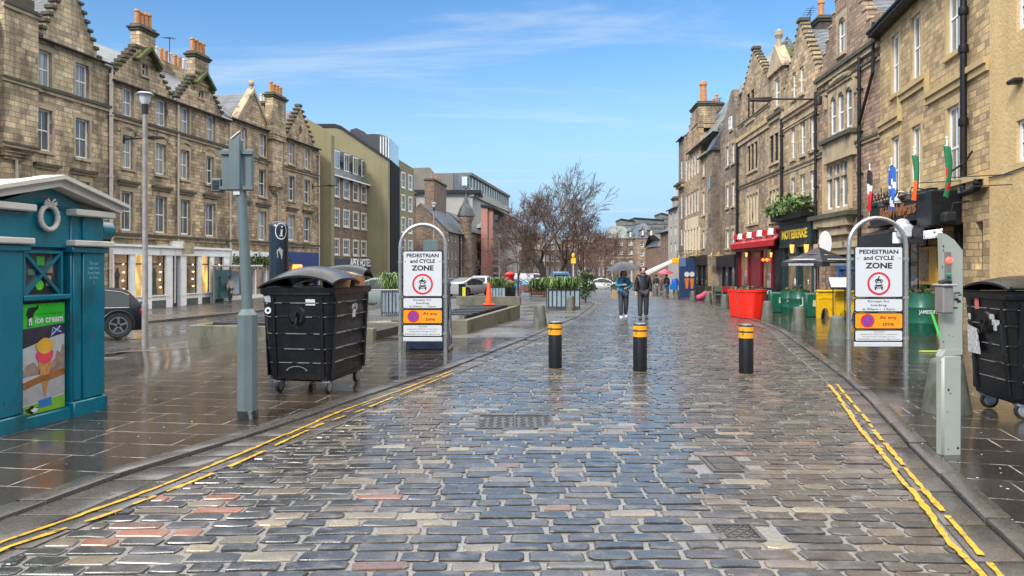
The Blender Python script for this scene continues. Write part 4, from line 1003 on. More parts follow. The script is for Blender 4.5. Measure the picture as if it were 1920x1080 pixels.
# houses seen through the bare trees
rows_ = [(455, 468), (478, 490), (500, 516)]
for k, (pa, pb, Y, yt, yr, wm, rm, lb) in enumerate(((950, 990, 150, 452, 426, 'st_far2', 'slate_d', 'brown stone house behind the slender left tree'), (990, 1022, 160, 445, 420, 'st_far', 'slate', 'tan stone house behind the left side of the big bare tree'), (1022, 1060, 165, 458, 436, 'st_brown', 'slate_d', 'reddish stone house behind the trunks of the big bare tree'), (1060, 1100, 170, 450, 428, 'st_far2', 'slate_g', 'brown stone house with greenish roof behind the trees'), (1100, 1136, 175, 456, 432, 'st_far', 'slate', 'tan stone house behind the right-hand trees'))):
    farhouse('stone_house', lb, pa, pb, Y, yt, yr, M[wm], rm, [(pa+(pb-pa)*(i+.5)/4, 4.5) for i in range(4)], rows_, [], None, FG, 2)
# ================================================================== right-hand side
YR1 = lineY(8.22, .187); YR2 = lineY(11.68, .057)
def RP1(px): y = YR1(px); return (8.22+.187*y, y)
def RP2(px): y = YR2(px); return (11.68+.057*y, y)
RG = 'tenements of the right-hand row'
def lamp(fc, x, z, name='pub_lamp', on=True, sc=1.0, o=-.35):
    q = MB(); q.tube([(x, 0, z+.42*sc), (x, o*.8, z+.5*sc), (x, o, z+.36*sc)], .018*sc, 6); q.lathe([(.03*sc, z+.36*sc), (.16*sc, z+.26*sc), (.15*sc, z+.22*sc)], (x, o), 8); q.lathe([(.05*sc, z-.2*sc), (.03*sc, z-.24*sc)], (x, o), 8)
    b_ = q.build(name, M['iron'], fc.root, smooth=True)
    q = MB(); q.lathe([(.06*sc, z-.2*sc), (.12*sc, z+.22*sc)], (x, o), 8); q.build('lamp_glass', M['lampglow'] if on else M['g_grey'], b_, smooth=True)
M['lampglow'] = emis('lamp_glow', (1, .36, .08), 1.2)
# --- R8 harled house at the right edge
E8 = Fac('harled_house', 'yellow harled house with small-paned windows at the right edge of the photo', RP1(1855.5), RP1(2080), RG)
E8.rects = [(0, E8.W, -1, 13)]
for (t_, b_) in ((-35, 60), (227, 306)): E8.wrow([(1919, 26), (2020, 28)], (1907, t_, b_), marg=False, sill=False, kind='grid', cols=3, pane='g_dark', rec=.07)
E8.wrow([(1990, 60)], (1907, 430, 560), marg=False, sill=False, kind='grid', cols=3, pane='g_dark', rec=.07)
E8.build_wall(M['harl'], T=.4); E8.body(M['harl'], 10, 12.5); E8.roof(0, E8.W, 13, 5, 17)
x, z = E8.L(1912, 152); q = MB(); q.box(x-.16, x+.2, -.22, 0, z-.05, z+.05, 0, .03); q.build('bulkhead_light', M['iron'], E8.root)
q = MB(); pts = [(x_, -.03, z_) for x_, z_ in (E8.L(1857, 333), E8.L(1885, 327), E8.L(1960, 300))]; q.tube(pts, .018, 5); q.build('cable', M['iron'], E8.root)
# --- R7 yellow stone pub
P7 = Fac('stone_tenement', 'yellow stone tenement over the black-fronted pub with the four flags', RP1(1650), RP1(1855), RG)
ze = P7.Z(1650, 62)
P7.rects = [(0, P7.W, -1, ze)]
c3 = [(1679, 14), (1718, 17), (1787, 23)]
P7.wrow(c3, (1718, 27, 149), pane='g_grey', cols=2, rec=.07, trimm=0); P7.wrow(c3, (1718, 235, 372), pane='g_grey', cols=2, rec=.07)
zb1 = P7.Z(1718, 149)
z = P7.Z(1649, 233)
P7.band(0, P7.X(1690), z, .34, .14); P7.band(P7.X(1690), P7.X(1741), z+.62, .34, .14); P7.band(P7.X(1741), P7.W, z+.0, .34, .14)
for px_ in (1690, 1741): a = P7.X(px_); P7.tr.box(a-.06, a+.06, -.12, .03, z-.34, z+.62)
zc = P7.Z(1750, 352); P7.band(0, P7.W, zc, .35, .22)
zf1, zf0 = P7.Z(1700, 383), P7.Z(1700, 414)
for (pa, pb) in ((1668, 1744), (1774, 1806)): P7.holes.append((P7.X(pa), P7.X(pb), -.8, zf0-.3))
P7.win(P7.X(1829), P7.X(1843), P7.Z(1836, 505), P7.Z(1836, 415), marg=False, frame='black', pane='g_dark', sill=False)
P7.build_wall(M['st_y'], T=.4); P7.trims([M['trim_y'], M['trim_dark']]); P7.body(M['st_y'], 10, ze-.1); P7.roof(0, P7.W, ze, 5, ze+4.5, y0=-.35)
g = MB(); g.box(0, P7.W, -.42, 0, ze-.18, ze-.02, 0, .03); g.build('eaves_board', M['iron'], P7.root)
x = P7.X(1808, -.12); q = MB(); q.tube([(x, -.14, P7.Z(1808, 362)), (x, -.14, ze-.1)], .085, 10); 
for yy in (35, 105, 240): zz_ = P7.Z(1808, yy); q.lathe([(.115, zz_), (.125, zz_+.05), (.115, zz_+.2)], (x, -.14), 10)
q.build('downpipe', M['black'], P7.root, smooth=True)
q = MB(); x2, z2 = P7.L(1808, 366), 0; z2 = P7.Z(1808, 366); q.tube([(x, -.2, z2), (x+.9, -.2, z2+.05), (P7.W-.1, -.2, z2+.22)], [.07, .09, .12], 8); q.build('waste_pipe', M['black'], P7.root, smooth=True)
q = MB(); q.tube([(P7.X(1790), -.2, zc+.2), (P7.X(1830), -.25, zc+.35), (P7.W-.2, -.3, zc+.55)], .025, 6); q.build('cable_run', M['iron'], P7.root)
# stone front pieces and pub joinery
fb = MB(); xa, xb = P7.X(1640)+.25, P7.X(1775); fb.box(.05, xb, -.35, -.02, zf0, zf1+.1); fb.box(.0, xb, -.45, -.02, zf1+.1, zf1+.2); fb.box(.0, xb, -.42, -.02, zf0-.1, zf0)
fas = fb.build('pub_fascia', M['black'], P7.root)
M['gold_txt'] = simple('copper_lettering', (.42, .17, .06), .4, .4, var=.3)
P7.text('Biddy Mulligans', (xb)/2, (zf0+zf1)/2+.04, .56, M['gold_txt'], 'fascia_lettering', -.37, bold=.012, parent=fas, sx=1.0)
bx7 = MB(); bx7.box(P7.X(1773), P7.X(1805), -.75, -.02, P7.Z(1790, 425), P7.Z(1790, 358), 0, .03); bx7.build('awning_box', M['black'], P7.root)
aw = MB(); aw.prism([(-.03, zf0-.12), (-.9, zf0-.42), (-.9, zf0-.85), (-.86, zf0-.85), (-.86, zf0-.45), (-.03, zf0-.16)], P7.X(1662), P7.X(1800), 'x'); awo = aw.build('awning', M['black'], P7.root)
P7.text('MULLIGANS', P7.X(1750, -.9), zf0-.64, .30, M['wht_txt'], 'awning_lettering', -.915, bold=.008, parent=awo, sx=.8)
dj = MB(); a, b_ = P7.X(1668), P7.X(1744); dj.box(a, b_, .2, .26, -.8, zf0-.3); pj = dj.build('shop_front', M['black'], P7.root)
for i in range(5):
    x0 = a+(b_-a)*i/5+.08; x1 = a+(b_-a)*(i+1)/5-.08
    q = MB(); q.box(x0, x1, .17, .2, .9, zf0-.5); q.build('pane', M['g_dark'], pj)
q = MB(); q.box(P7.X(1700), P7.X(1727), .1, .2, .0, .12); q.box(P7.X(1720), P7.X(1727), .08, .18, .12, P7.Z(1724, 460)); q.box(P7.X(1712), P7.X(1727), .08, .18, P7.Z(1724, 465), P7.Z(1724, 460)); q.build('green_trim', simple('dark_green_trim', (.015, .08, .05), .4), P7.root)
a, b_ = P7.X(1774), P7.X(1806); q = MB(); q.box(a, b_, .2, .26, -.8, zf0-.3, 0); q2 = q.build('shop_front', M['black'], P7.root); q = MB(); q.box(a+.1, b_-.1, .17, .2, 1.1, zf0-.5); q.build('pane', M['g_dark'], q2)
for k in range(3): q = MB(); x0 = a+.1+(b_-a-.2)*(k+.5)/3; q.box(x0-.02, x0+.02, .15, .17, 1.1, zf0-.5); q.build('glazing_bar', M['black'], q2)
q = MB(); px0, px1 = P7.X(1724, -.1), P7.X(1757, -.1); q.box(px0, px1, -.12, -.02, P7.Z(1740, 533), P7.Z(1740, 463)); pb_ = q.build('poster_case', simple('ochre_frame', (.55, .30, .03), .4), P7.root)
q = MB(); q.box(px0+.1, px0+.1+(px1-px0)*.5, -.135, -.12, P7.Z(1740, 527), P7.Z(1740, 469)); q.build('poster', simple('poster_sepia', (.22, .15, .07), .3, var=.7, vscale=3, dirt=((.5, .42, .25), 4, .55)), pb_)
x, z = P7.L(1818, 402); q = MB(); q.tube([(x, 0, z+.35), (x-.1, -.35, z+.3), (x-.1, -.4, z)], .02, 6); q.box(x-.3, x+.1, -.62, -.3, z-.22, z+.08, 0, .06); q.build('flood_light', M['iron'], P7.root)
for px_ in (1677, 1705, 1731): x, z = P7.L(px_, 396, -.5); q = MB(); q.tube([(x, -.35, zf1+.15), (x, -.8, zf1+.25), (x, -.85, zf1+.05)], .02, 6); q.lathe([(.02, zf1+.08), (.12, zf1-.05), (.14, zf1-.1)], (x, -.86), 10); q.build('fascia_spotlight', M['white'] if px_ == 1705 else M['iron'], P7.root, smooth=True)
q = MB(); a, b_ = P7.X(1660), P7.X(1715)
for i in range(10): x = a+(b_-a)*i/9; q.tube([(x, -.5, zf1+.3), (x+.12, -.55, zf1+.5+.12*math.sin(i*2)), (x+.28, -.5, zf1+.3), (x+.1, -.5, zf1+.22), (x, -.5, zf1+.3)], .018, 5)
q.tube([(a, -.5, zf1+.28), (b_+.4, -.5, zf1+.28)], .02, 5); q.build('scrolled_ironwork', M['iron'], P7.root)
# big white lamp head on the pub corner, seen behind the right-hand sign
t = thing('security_light', 'large pale grey domed security light behind the top of the right-hand sign', 'lamp', tuple(P7.root.matrix_basis @ Vector((0, 0, 0))), P7.ang)
bpy.context.view_layer.update()
ti = (Matrix.Translation(t.location) @ Matrix.Rotation(P7.ang, 4, 'Z')).inverted()
lx, lz = P7.L(1700, 428, -1.0)
M['pgrey'] = simple('pale_grey_plastic', (.50, .51, .54), .35, var=.1)
q = MB(); q.lathe([(.2, lz-.05), (.2, lz+.1), (.18, lz+.2), (.12, lz+.27), (0, lz+.30)], (lx-.35, -1.0), 18); q.box(lx-.25, lx+.15, -1.2, -.85, lz-.3, lz+.12, 0, .07); q.build('housing', M['pgrey'], t, smooth=True)
q = MB(); q.box(lx-1.3, lx-.5, -1.1, -.9, lz-.1, lz+.1, 0, .05); q.tube([(lx-.2, -1.0, lz), (lx-.3, -.6, lz), (lx-.3, -.02, lz)], .05, 8); q.build('arm', M['iron'], t, smooth=True)
q = MB(); q.lathe([(.16, lz-.4), (.16, lz-.08)], (lx-.7, -1.0), 14); q.build('lower_drum', M['white'], t, smooth=True)

# --- R6 pinkish stone with arched triple windows
P6 = Fac('stone_tenement', 'pinkish stone tenement with arched triple windows and a blue door at street level', RP2(1533.5), RP1(1650), RG)
ze = P6.Z(1533, 152); zt2 = P6.Z(1650, 66)
P6.rects = [(0, P6.W, -1, ze+.0)]
zc = ze
gz0 = ze; P6.crow(P6.X(1537), P6.X(1640), ze, P6.Z(1588, -60), 8, .6, cap='trim', slate='slate', cp=.04, ct=.1)
P6.rects.append((P6.X(1625), P6.W, ze-.01, ze+.9))
a, b_ = P6.X(1571), P6.X(1585); P6.win(a, b_, P6.Z(1578, 100), P6.Z(1578, 33), pane='g_grey', rec=.07); arch_fill(P6.tr, a, b_, P6.Z(1578, 33), -.01, .3, k=.8)
def triple(fc, px0, px1, ref, n=3, arch=True, transom=False, pane='g_dark', frame='white', m=0):
    z1_, z0_ = fc.Z(ref[0], ref[1]), fc.Z(ref[0], ref[2]); X0, X1 = fc.X(px0), fc.X(px1); mull = .13; w_ = (X1-X0-mull*(n-1))/n
    for i in range(n):
        x0 = X0+i*(w_+mull); fc.win(x0, x0+w_, z0_, z1_, marg=False, sill=False, pane=pane, rec=.07, cols=1, frame=frame, kind='sash' if not transom else 'plain')
        if arch: arch_fill(fc.tr, x0, x0+w_, z1_, -.01, .08, m)
        if transom: fc.tr.box(x0, x0+w_, -.01, .1, z0_+(z1_-z0_)*.66, z0_+(z1_-z0_)*.66+.12, m)
        if i < n-1: fc.tr.box(x0+w_, x0+w_+mull, -.01, .1, z0_, z1_, m)
    t_ = .2; fc.tr.box(X0-t_, X0, -.015, .1, z0_, z1_+.2, m); fc.tr.box(X1, X1+t_, -.015, .1, z0_, z1_+.2, m); fc.tr.box(X0, X1, -.016, .1, z1_, z1_+.2, m); fc.tr.box(X0-.1, X1+.1, -.1, .1, z0_-.14, z0_, m)
    return X0, X1, z0_, z1_
X0, X1, z0_, z1_ = triple(P6, 1556, 1598, (1577, 172, 247), transom=False, pane='g_grey')
c = (X0+X1)/2; hw = (X1-X0)/2+.4
for i in range(9): u = -1+2*i/8; zq = z1_+.55-.35*abs(u)**3; P6.tr.box(c+u*hw-.2*.9, c+u*hw+.2*.9, -.12, .02, zq, zq+.12)
for sg in (-1, 1): P6.tr.box(c+sg*hw-.07, c+sg*hw+.07, -.12, .02, z1_-.4, z1_+.28)
P6.tr.box(X0-.45, X1+.55, -.35, .02, z0_-.32, z0_-.15, 1); P6.tr.box(X0-.35, X1+.45, -.2, .02, z0_-1.15, z0_-.32)
X0, X1, z0_, z1_ = triple(P6, 1550, 1589, (1570, 302, 391), transom=True, pane='g_grey', frame='trimw')if False else triple(P6, 1550, 1589, (1570, 302, 391), transom=True, pane='g_grey')
for q_ in ((X0-.5, X0-.2, z0_-.1, z1_+.9), (X1+.2, X1+.5, z0_-.1, z1_+.9), (X0-.2, X1+.2, z1_+.2, z1_+.9)): P6.tr.box(q_[0], q_[1], -.02, .0, q_[2], q_[3], 2)
P6.tr.box(X0-1.3, X1+1.0, -.4, .02, z0_-.38, z0_-.2, 1); P6.tr.box(X0-.9, X1+.6, -.28, .02, z0_-.75, z0_-.38); P6.tr.box(X0-.5, X1+.3, -.16, .02, z0_-1.1, z0_-.75)
P6.band(0, P6.W, ze, .35, .2, 1); P6.band(0, P6.W, ze-.6, .2, .12, 1)
P6.band(P6.X(1605), P6.W, P6.Z(1650, 247), .2, .12, 1); P6.band(0, P6.X(1545), P6.Z(1537, 288), .2, .12, 1); P6.band(0, P6.X(1612), P6.Z(1570, 455), .5, .2, 0)
for (pa, pb) in ((1541, 1549), (1566, 1602), (1620, 1646)): P6.holes.append((P6.X(pa), P6.X(pb), -.8, P6.Z(1580, 462)))
M['trim_w'] = M['white']
P6.build_wall(M['st_pink'], T=.4); P6.trims([M['trim'], M['trim_dark'], M['trim_y']]); P6.body(M['st_pink'], 9, ze-.1)
zd = P6.Z(1580, 462); bl = simple('blue_paint', (.02, .11, .34), .4)
q = MB(); a, b_ = P6.X(1566), P6.X(1602)
for x0, x1 in ((a, a+.14), (b_-.14, b_), ((a+b_)/2-.07, (a+b_)/2+.07)): q.box(x0, x1, .1, .2, -.8, zd)
q.box(a+.14, b_-.14, .102, .19, zd*.66, zd*.66+.14); q.box(a+.14, b_-.14, .12, .18, -.8, .8); df = q.build('blue_door_frame', bl, P6.root); q = MB(); q.box(a, b_, .2, .24, .8, zd); q.build('pane', M['g_dark'], df)
for (pa, pb) in ((1541, 1549), (1620, 1646)): q = MB(); q.box(P6.X(pa), P6.X(pb), .15, .2, -.8, zd); q.build('dark_opening', M['g_dark'], P6.root)
q = MB(); x, z = P6.L(1549, 456, -.7); q.ring([[(x+.02, -.75+.25*math.cos(i*.5236), z+.5*math.sin(i*.5236)) for i in range(12)], [(x+.07, -.75+.25*math.cos(i*.5236), z+.5*math.sin(i*.5236)) for i in range(12)]]); q.build('oval_sign', M['white'], P6.root)
q = MB(); q.tube([(x+.04, 0, z+.62), (x+.04, -1.1, z+.62)], .025, 6); q.build('sign_bracket', M['iron'], P6.root)
x = P6.X(1617); P6.pipe(x=x, z0=0, z1=ze-.3, mat='black', r=.07); 
q = MB(); q.tube([(P6.W-.2, -.15, ze+.6), (P6.W-.25, -.15, ze-1.2), (x+.1, -.15, ze-2.8)], .06, 8); q.build('downpipe', M['black'], P6.root)
P6.pipe(x=.05, z0=0, z1=ze-.5, mat='black', r=.06)

# --- R5 gabled house with the dark green pub
P5 = Fac('stone_tenement', 'gold and grey stone tenement with one crow-stepped gable above the dark green pub', RP2(1469.5), RP2(1533), RG)
ze = P5.Z(1500, 203); P5.rects = [(0, P5.W, -1, ze)]
P5.rects.append((.05, P5.W-.1, ze-.001, P5.Z(1535, 130))); P5.crow(.05, P5.W-.1, P5.Z(1535, 130), P5.Z(1499, 42), 11, .35, cap='trim_dark', slate='slate', cp=.03, ct=.09)
for pc, w_ in ((1489, 7), (1503, 8)): P5.wrow([(pc, w_)], (1499, 128, 178), marg=False, pane='g_grey', rec=.07, cols=1)

c3 = [(1487, 7), (1505, 8.5), (1523, 8.5)]
P5.wrow(c3, (1505, 224, 290), pane='g_grey', cols=1, rec=.07); P5.wrow(c3, (1505, 327, 391), pane='g_grey', cols=1, rec=.07)
P5.band(0, P5.W, ze+.1, .3, .2, 0); P5.band(0, P5.W, ze-.5, .2, .1, 0); P5.band(0, P5.W, P5.Z(1500, 308), .2, .06, 1)
zf = P5.Z(1500, 418); P5.holes.append((.15, P5.W-.2, -.8, zf-.2))
P5.build_wall(M['st_r5'], T=.4); P5.trims([M['trim'], M['trim_dark'], M['trim_y']]); P5.body(M['st_r5'], 9, ze-.1); P5.roof(P5.W*.5, P5.W+4.5, ze+1, 4.5, P5.Z(1535, 58, 4.5), y0=.5, gutter=False)
P5.pipe(x=.02, z0=0, z1=ze, mat='black', r=.07)
P5.chimney(P5.X(1528, 4.5), P5.X(1552, 4.5), 4, 5, ze+3, P5.Z(1535, 55, 4.5), 1, M['st_dark'], ph=1.2)
pg = simple('dark_green_paint', (.012, .035, .035), .35)
q = MB(); q.box(.1, P5.W-.1, -.25, .1, zf-1.15, zf); q.box(0, P5.W, -.35, .1, zf, zf+.15)
for x0 in (.1, P5.W*.5-.15, P5.W-.45): q.box(x0, x0+.35, -.12, .1, -.8, zf-1.15)
q.box(.45, P5.W-.45, -.05, .1, -.8, .7); q.box(.45, P5.W-.45, -.05, .1, 2.5, 2.65)
pf = q.build('pub_front', pg, P5.root); q = MB(); q.box(.4, P5.W-.4, .1, .14, .7, zf-1.15); q.build('pub_window', M['g_mix'], pf)
M['gold'] = simple('gold_lettering', (.85, .58, .05), .4, .1, var=.1)
P5.text('MOTEBERKE', P5.W/2, zf-.55, .58, M['gold'], 'fascia_lettering', -.27, bold=.018, parent=pf, sx=1.15)
for px_ in (1485, 1512): x, z = P5.L(px_, 467, -.5); lamp(P5, x, z, sc=.95, o=-.5)
tr_ = MB(); za, zb = P5.Z(1500, 417), P5.Z(1500, 405); tr_.box(.1, P5.W-.2, -.7, -.1, zf+.16, zf+.6, 0, .03); pt = tr_.build('flower_trough', M['black'], P5.root)
greenery('trough_plants', lambda r: (r.uniform(.0, P5.W-.1), r.uniform(-.95, -.1), zf+.6+abs(r.gauss(0, .32))-.15), 900, pt, GR, 9, .24)
# --- lamp arm on the R5/R6 joint
t = thing('street_lamp', 'long-armed street lamp fixed high on the wall between the second and third right-hand gables', 'street lamp', tuple(P6.root.matrix_basis @ Vector((0, 0, 0))), P6.ang)
x, z = P6.L(1533, 188, -.3); q = MB(); q.lathe([(.12, z-.2), (.14, z), (.08, z+.18)], (x, -.25), 10); q.tube([(x, -.4, z+.05), (x-.3, -2.3, z+.15)], .04, 8); q.build('arm', M['iron'], t, smooth=True)
q = MB(); q.ring([[(x-.5, -2.2, z+.05), (x-.1, -2.2, z+.05), (x-.1, -2.2, z+.2), (x-.5, -2.2, z+.2)], [(x-.55, -3.1, z+.1), (x-.2, -3.1, z+.1), (x-.25, -3.1, z+.2), (x-.5, -3.1, z+.2)]]); q.build('lamp_head', M['iron'], t)

# --- R4 with the red shop front
P4 = Fac('stone_tenement', 'mixed brown stone tenement with crow-stepped gable, pedimented dormer and red shop front', RP2(1384.5), RP2(1469.5), RG)
ze = P4.Z(1410, 246); P4.rects = [(0, P4.W, -1, ze)]
P4.rects.append((.05, P4.X(1444), ze-.001, P4.Z(1442, 157))); P4.crow(.05, P4.X(1444), P4.Z(1442, 157), P4.Z(1412, 94), 11, .35, cap='trim_dark', slate='slate_g', cp=.03, ct=.09)
for pc, w_ in ((1403, 6), (1411, 6)): P4.wrow([(pc, w_)], (1407, 172, 226), marg=False, sill=True, pane='g_dark', frame='black', rec=.08, cols=1)
# pedimented dormer
a, b_ = P4.X(1446), P4.X(1468); zq = P4.Z(1457, 133); P4.rects.append((a-.25, b_+.2, ze-.01, zq)); P4.win(P4.X(1453), P4.X(1462), P4.Z(1457, 200), P4.Z(1457, 147), pane='g_grey', rec=.07, cols=1)
pd = MB(); c = (a+b_)/2; zp = P4.Z(1457, 84); pd.prism([(a-.4, zq-.05), (b_+.35, zq-.05), (c, zp)], -.15, .4, 'y', 0); pd.lathe([(.15, zp-.2), (.12, zp+.3), (.22, zp+.5), (.2, zp+.72), (0, zp+.85)], (c, .1), 10, 0); pd.build('pediment', M['trim'], P4.root)
pd = MB(); pd.prism([(a-.35, zq-.1), (b_+.3, zq-.1), (c, zp-.1)], .41, 4, 'y'); pd.build('dormer_roof', M['moss'], P4.root)
triple(P4, 1401.5, 1420.5, (1410, 270, 320), arch=False, pane='g_dark', frame='black'); triple(P4, 1443.5, 1460, (1451, 252, 305), n=2, arch=False, pane='g_dark', frame='black')
M['blocked'] = simple('blocked_window_render', (.60, .52, .38), .85, var=.1)
P4.panes = 0; M['blk'] = M['blocked']
triple(P4, 1400, 1421, (1410, 364, 419), n=4, arch=False, pane='blk', frame='blk'); triple(P4, 1443, 1460, (1451, 356, 414), n=3, arch=False, pane='blk', frame='blk')
P4.band(0, P4.X(1443), ze+.05, .5, .18, 2); P4.band(0, P4.X(1443), ze+.9, .15, .1, 1); P4.band(P4.X(1444), P4.W, P4.Z(1457, 212), .35, .2, 1); P4.band(0, P4.W, P4.Z(1410, 340), .2, .12, 1)
zf = P4.Z(1425, 445); P4.holes.append((.2, P4.W-.1, -.8, zf-.1))
P4.build_wall(M['st_r4'], T=.4); P4.trims([M['trim'], M['trim_dark'], M['trim_y']]); P4.body(M['st_r4'], 9, ze-.1); P4.roof(0, P4.W, ze+.6, 4.5, ze+4.6, 'slate_g', y0=.4, gutter=False)
P4.pipe(x=.15, z0=0, z1=ze-.2, mat='black', r=.09)
red = simple('red_paint', (.42, .006, .012), .35, var=.15); dred = simple('deep_red_paint', (.16, .004, .01), .35, var=.2)
W4 = P4.W; xs_ = P4.X(1452)
q = MB(); q.box(.1, xs_, -.3, .1, zf-.75, zf-.1)
for x0 in (.1, xs_*.33, xs_*.66, xs_-.35): q.box(x0, x0+.3, -.1, .1, -.8, zf-.75)
q.box(.4, xs_-.35, -.04, .1, -.8, .6); q.box(xs_*.33, xs_*.66+.3, -.02, .1, .6, zf-.75); rf = q.build('red_shop_front', dred, P4.root)
q = MB(); q.box(.4, xs_*.33, .08, .12, .6, zf-.75); q.build('shop_window', M['g_mix'], rf); q = MB(); q.box(xs_*.66+.3, xs_-.35, .08, .12, .6, zf-.75); q.build('shop_window', M['g_mix'], rf)
q = MB(); q.box(xs_, W4-.1, -.04, .1, -.8, zf-.75); q.build('black_door', M['black'], P4.root)
q = MB(); q.prism([(-.05, zf-.1), (-.1, zf+.0), (-.5, zf-.28), (-.5, zf-.58), (-.46, zf-.58), (-.46, zf-.32), (-.1, zf-.06)], .0, W4-.05, 'x'); aw = q.build('red_awning', red, P4.root)
P4.text('SHOP', 0, 0, .01, M['wht_txt']).hide_render = True if False else False
for o_ in [c_ for c_ in P4.root.children if c_.name.startswith('lettering')]: bpy.data.objects.remove(o_)
for i in range(9):
    q = MB(); x = .3+(W4-.7)*i/8; q.prism([(x-.25, zf+.02), (x+.25, zf+.02), (x+.18, zf+.26), (x, zf+.36), (x-.18, zf+.26)], -.34, -.1, 'y'); q.build('cresting', M['white'] if i % 2 else red, P4.root)
for px_ in (1398, 1444): x, z = P4.L(px_, 478, -.4); lamp(P4, x, z, sc=.6)
for px_ in (1429, 1436): x, z = P4.L(px_, 487, -.1); q = MB(); q.lathe([(0, z-.1), (.1, z), (0, z+.1)], (x, -.05), 10); q.build('orange_lamp', emis('orange_lamp', (1, .12, .02), 3), P4.root, smooth=True)

# --- R3, R2, R1 beyond
P3 = Fac('stone_tenement', 'grey rubble tenement with a steep narrow gable over the black pub front', RP2(1347), RP2(1384.5), RG)
ze = P3.Z(1366, 262); P3.rects = [(0, P3.W, -1, ze)]
xl, xr = P3.X(1350), P3.X(1384); xa = P3.X(1372); za = P3.Z(1372, 170)
gb = MB(); gb.prism([(xl-.4, ze-.002), (xr, ze-.002), (xa+.3, za), (xa-.3, za)], 0, .4, 'y'); gb.build('gable', M['st_r3'], P3.root)
gb = MB(); gb.prism([(xl-.3, ze-.1), (xr, ze-.1), (xa, za-.2)], .41, 5, 'y'); gb.build('gable_roof', M['slate_d'], P3.root)
P3.chimney(P3.X(1374), P3.X(1386), .5, 1.6, ze+1, P3.Z(1378, 182), 0, M['st_dark'])
P3.win(P3.X(1369), P3.X(1374), P3.Z(1371, 243), P3.Z(1371, 220), hole=False, rec=-.1, pane='g_dark', marg=False)
for (t_, b_) in ((268, 306), (343, 386), (429, 464)): P3.wrow([(1364, 5), (1374.5, 5.5)], (1374, t_, b_), cols=1, rec=.07, pane='g_grey')
P3.build_wall(M['st_r3'], T=.4); P3.trims([M['trim'], M['trim_dark']]); P3.body(M['st_r3'], 9, ze-.1)
P3.band(0, 1, 1)if False else None
M['brass'] = simple('dull_brass', (.30, .20, .06), .4, .5, var=.3)
def blackpub(fc, x0, x1, zf, lamps, word=None):
    q = MB(); q.box(x0, x1, -.25, -.01, zf-.8, zf)
    n = max(2, int((x1-x0)/1.6))
    for i in range(n+1): x = x0+(x1-x0-.2)*i/n; q.box(x, x+.2, -.18, -.01, -.8, zf-.8)
    q.box(x0+.2, x1-.2, -.12, -.01, -.8, .8); p = q.build('black_pub_front', M['black'], fc.root)
    for i in range(n): a = x0+.25+(x1-x0-.2)*i/n; b_ = x0-.05+(x1-x0-.2)*(i+1)/n; q = MB(); q.box(a, b_, -.06, -.02, .8, zf-.8); q.build('pane', M['g_dark'], p)
    for x in lamps: 
        q = MB(); q.tube([(x, -.2, zf+.3), (x, -.7, zf+.35), (x, -.75, zf+.15)], .025, 6); q.lathe([(.04, zf+.2), (.10, zf+.05), (.36, zf-.06), (.36, zf-.1)], (x, -.78), 10); q.build('swan_neck_lamp', M['brass'], fc.root, smooth=True)
    return p
blackpub(P3, .1, P3.W-.1, P3.Z(1366, 478), [1.5, P3.W-2])
P2_ = Fac('stone_tenement', 'dark rubble tenement with a projecting stair tower and black slate roofs', RP2(1313), RP2(1347), RG)
ze = P2_.Z(1325, 290); P2_.rects = [(0, P2_.W, -1, ze)]
for (t_, b_) in ((292, 330), (360, 403), (432, 464)): P2_.wrow([(1319, 4)], (1319, t_, b_), cols=1, rec=.07, pane='g_grey')
P2_.build_wall(M['st_r4'], T=.4); P2_.trims([M['trim'], M['trim_dark']]); P2_.body(M['st_r3'], 9, ze-.1); P2_.roof(0, P2_.W, ze, 4.5, ze+3, 'slate_d')
q = MB(); x0, x1 = P2_.X(1328, -.45), P2_.X(1337, -.45); q.box(x0, x1, -.5, 1, -1, P2_.Z(1335, 283, -.45)); st = q.build('stair_tower', M['st_r3'], P2_.root)
q = MB(); zt = P2_.Z(1335, 283, -.45); q.prism([(-.7, zt), (.2, zt+1.5), (1.2, zt)], x0-.2, x1+.2, 'x'); q.build('stair_tower_roof', M['slate_d'], st)
for (t_, b_) in ((330, 355), (400, 424)): z1_, z0_ = P2_.Z(1335, t_, -.5), P2_.Z(1335, b_, -.5); q = MB(); xm = (x0+x1)/2; q.box(xm-.3, xm+.3, -.53, -.49, z0_, z1_); q.build('stair_window', M['g_dark'], st)
q = MB(); xm = (x0+x1)/2; q.box(xm-.45, xm+.45, -.54, -.49, 0, 2.4); q.build('tower_door', simple('tan_door', (.35, .22, .10), .6), st)
blackpub(P2_, .1, x0-.1, P2_.Z(1322, 478), [1, 2.6])
P1 = Fac('stone_tenement', 'tall tan tenement with five-window rows above a cream painted lower wall, right side', RP2(1283), RP2(1313), RG)
ze = P1.Z(1298, 262); P1.rects = [(0, P1.W, -1, ze)]
cols5 = [(1286.5+5.4*i, 3.2) for i in range(5)]
for (t_, b_) in ((290, 332), (360, 400), (430, 470)): P1.wrow(cols5, (1298, t_, b_), marg=False, sill=False, pane='g_dark' if t_ < 400 else 'blk', frame='white' if t_ < 400 else 'blk', cols=1, rec=.06)
P1.crow(P1.X(1286), P1.X(1310), ze, P1.Z(1300, 208), 5, 2.2, xa=P1.X(1302), cap='trim_dark', slate='slate_g', cp=.03, ct=.09); P1.chimney(P1.X(1297), P1.X(1309), -.02, 1.4, P1.Z(1303, 245), P1.Z(1303, 205), 1, M['st_r4'], ph=2.0)
P1.build_wall(M['st_r1'], T=.4); P1.body(M['st_r1'], 9, ze-.1); P1.roof(P1.W*.3, P1.W+6, ze-1, 5, P1.Z(1320, 222, 5), 'slate_g')
q = MB(); z1_, z0_ = P1.Z(1298, 408), P1.Z(1298, 475)
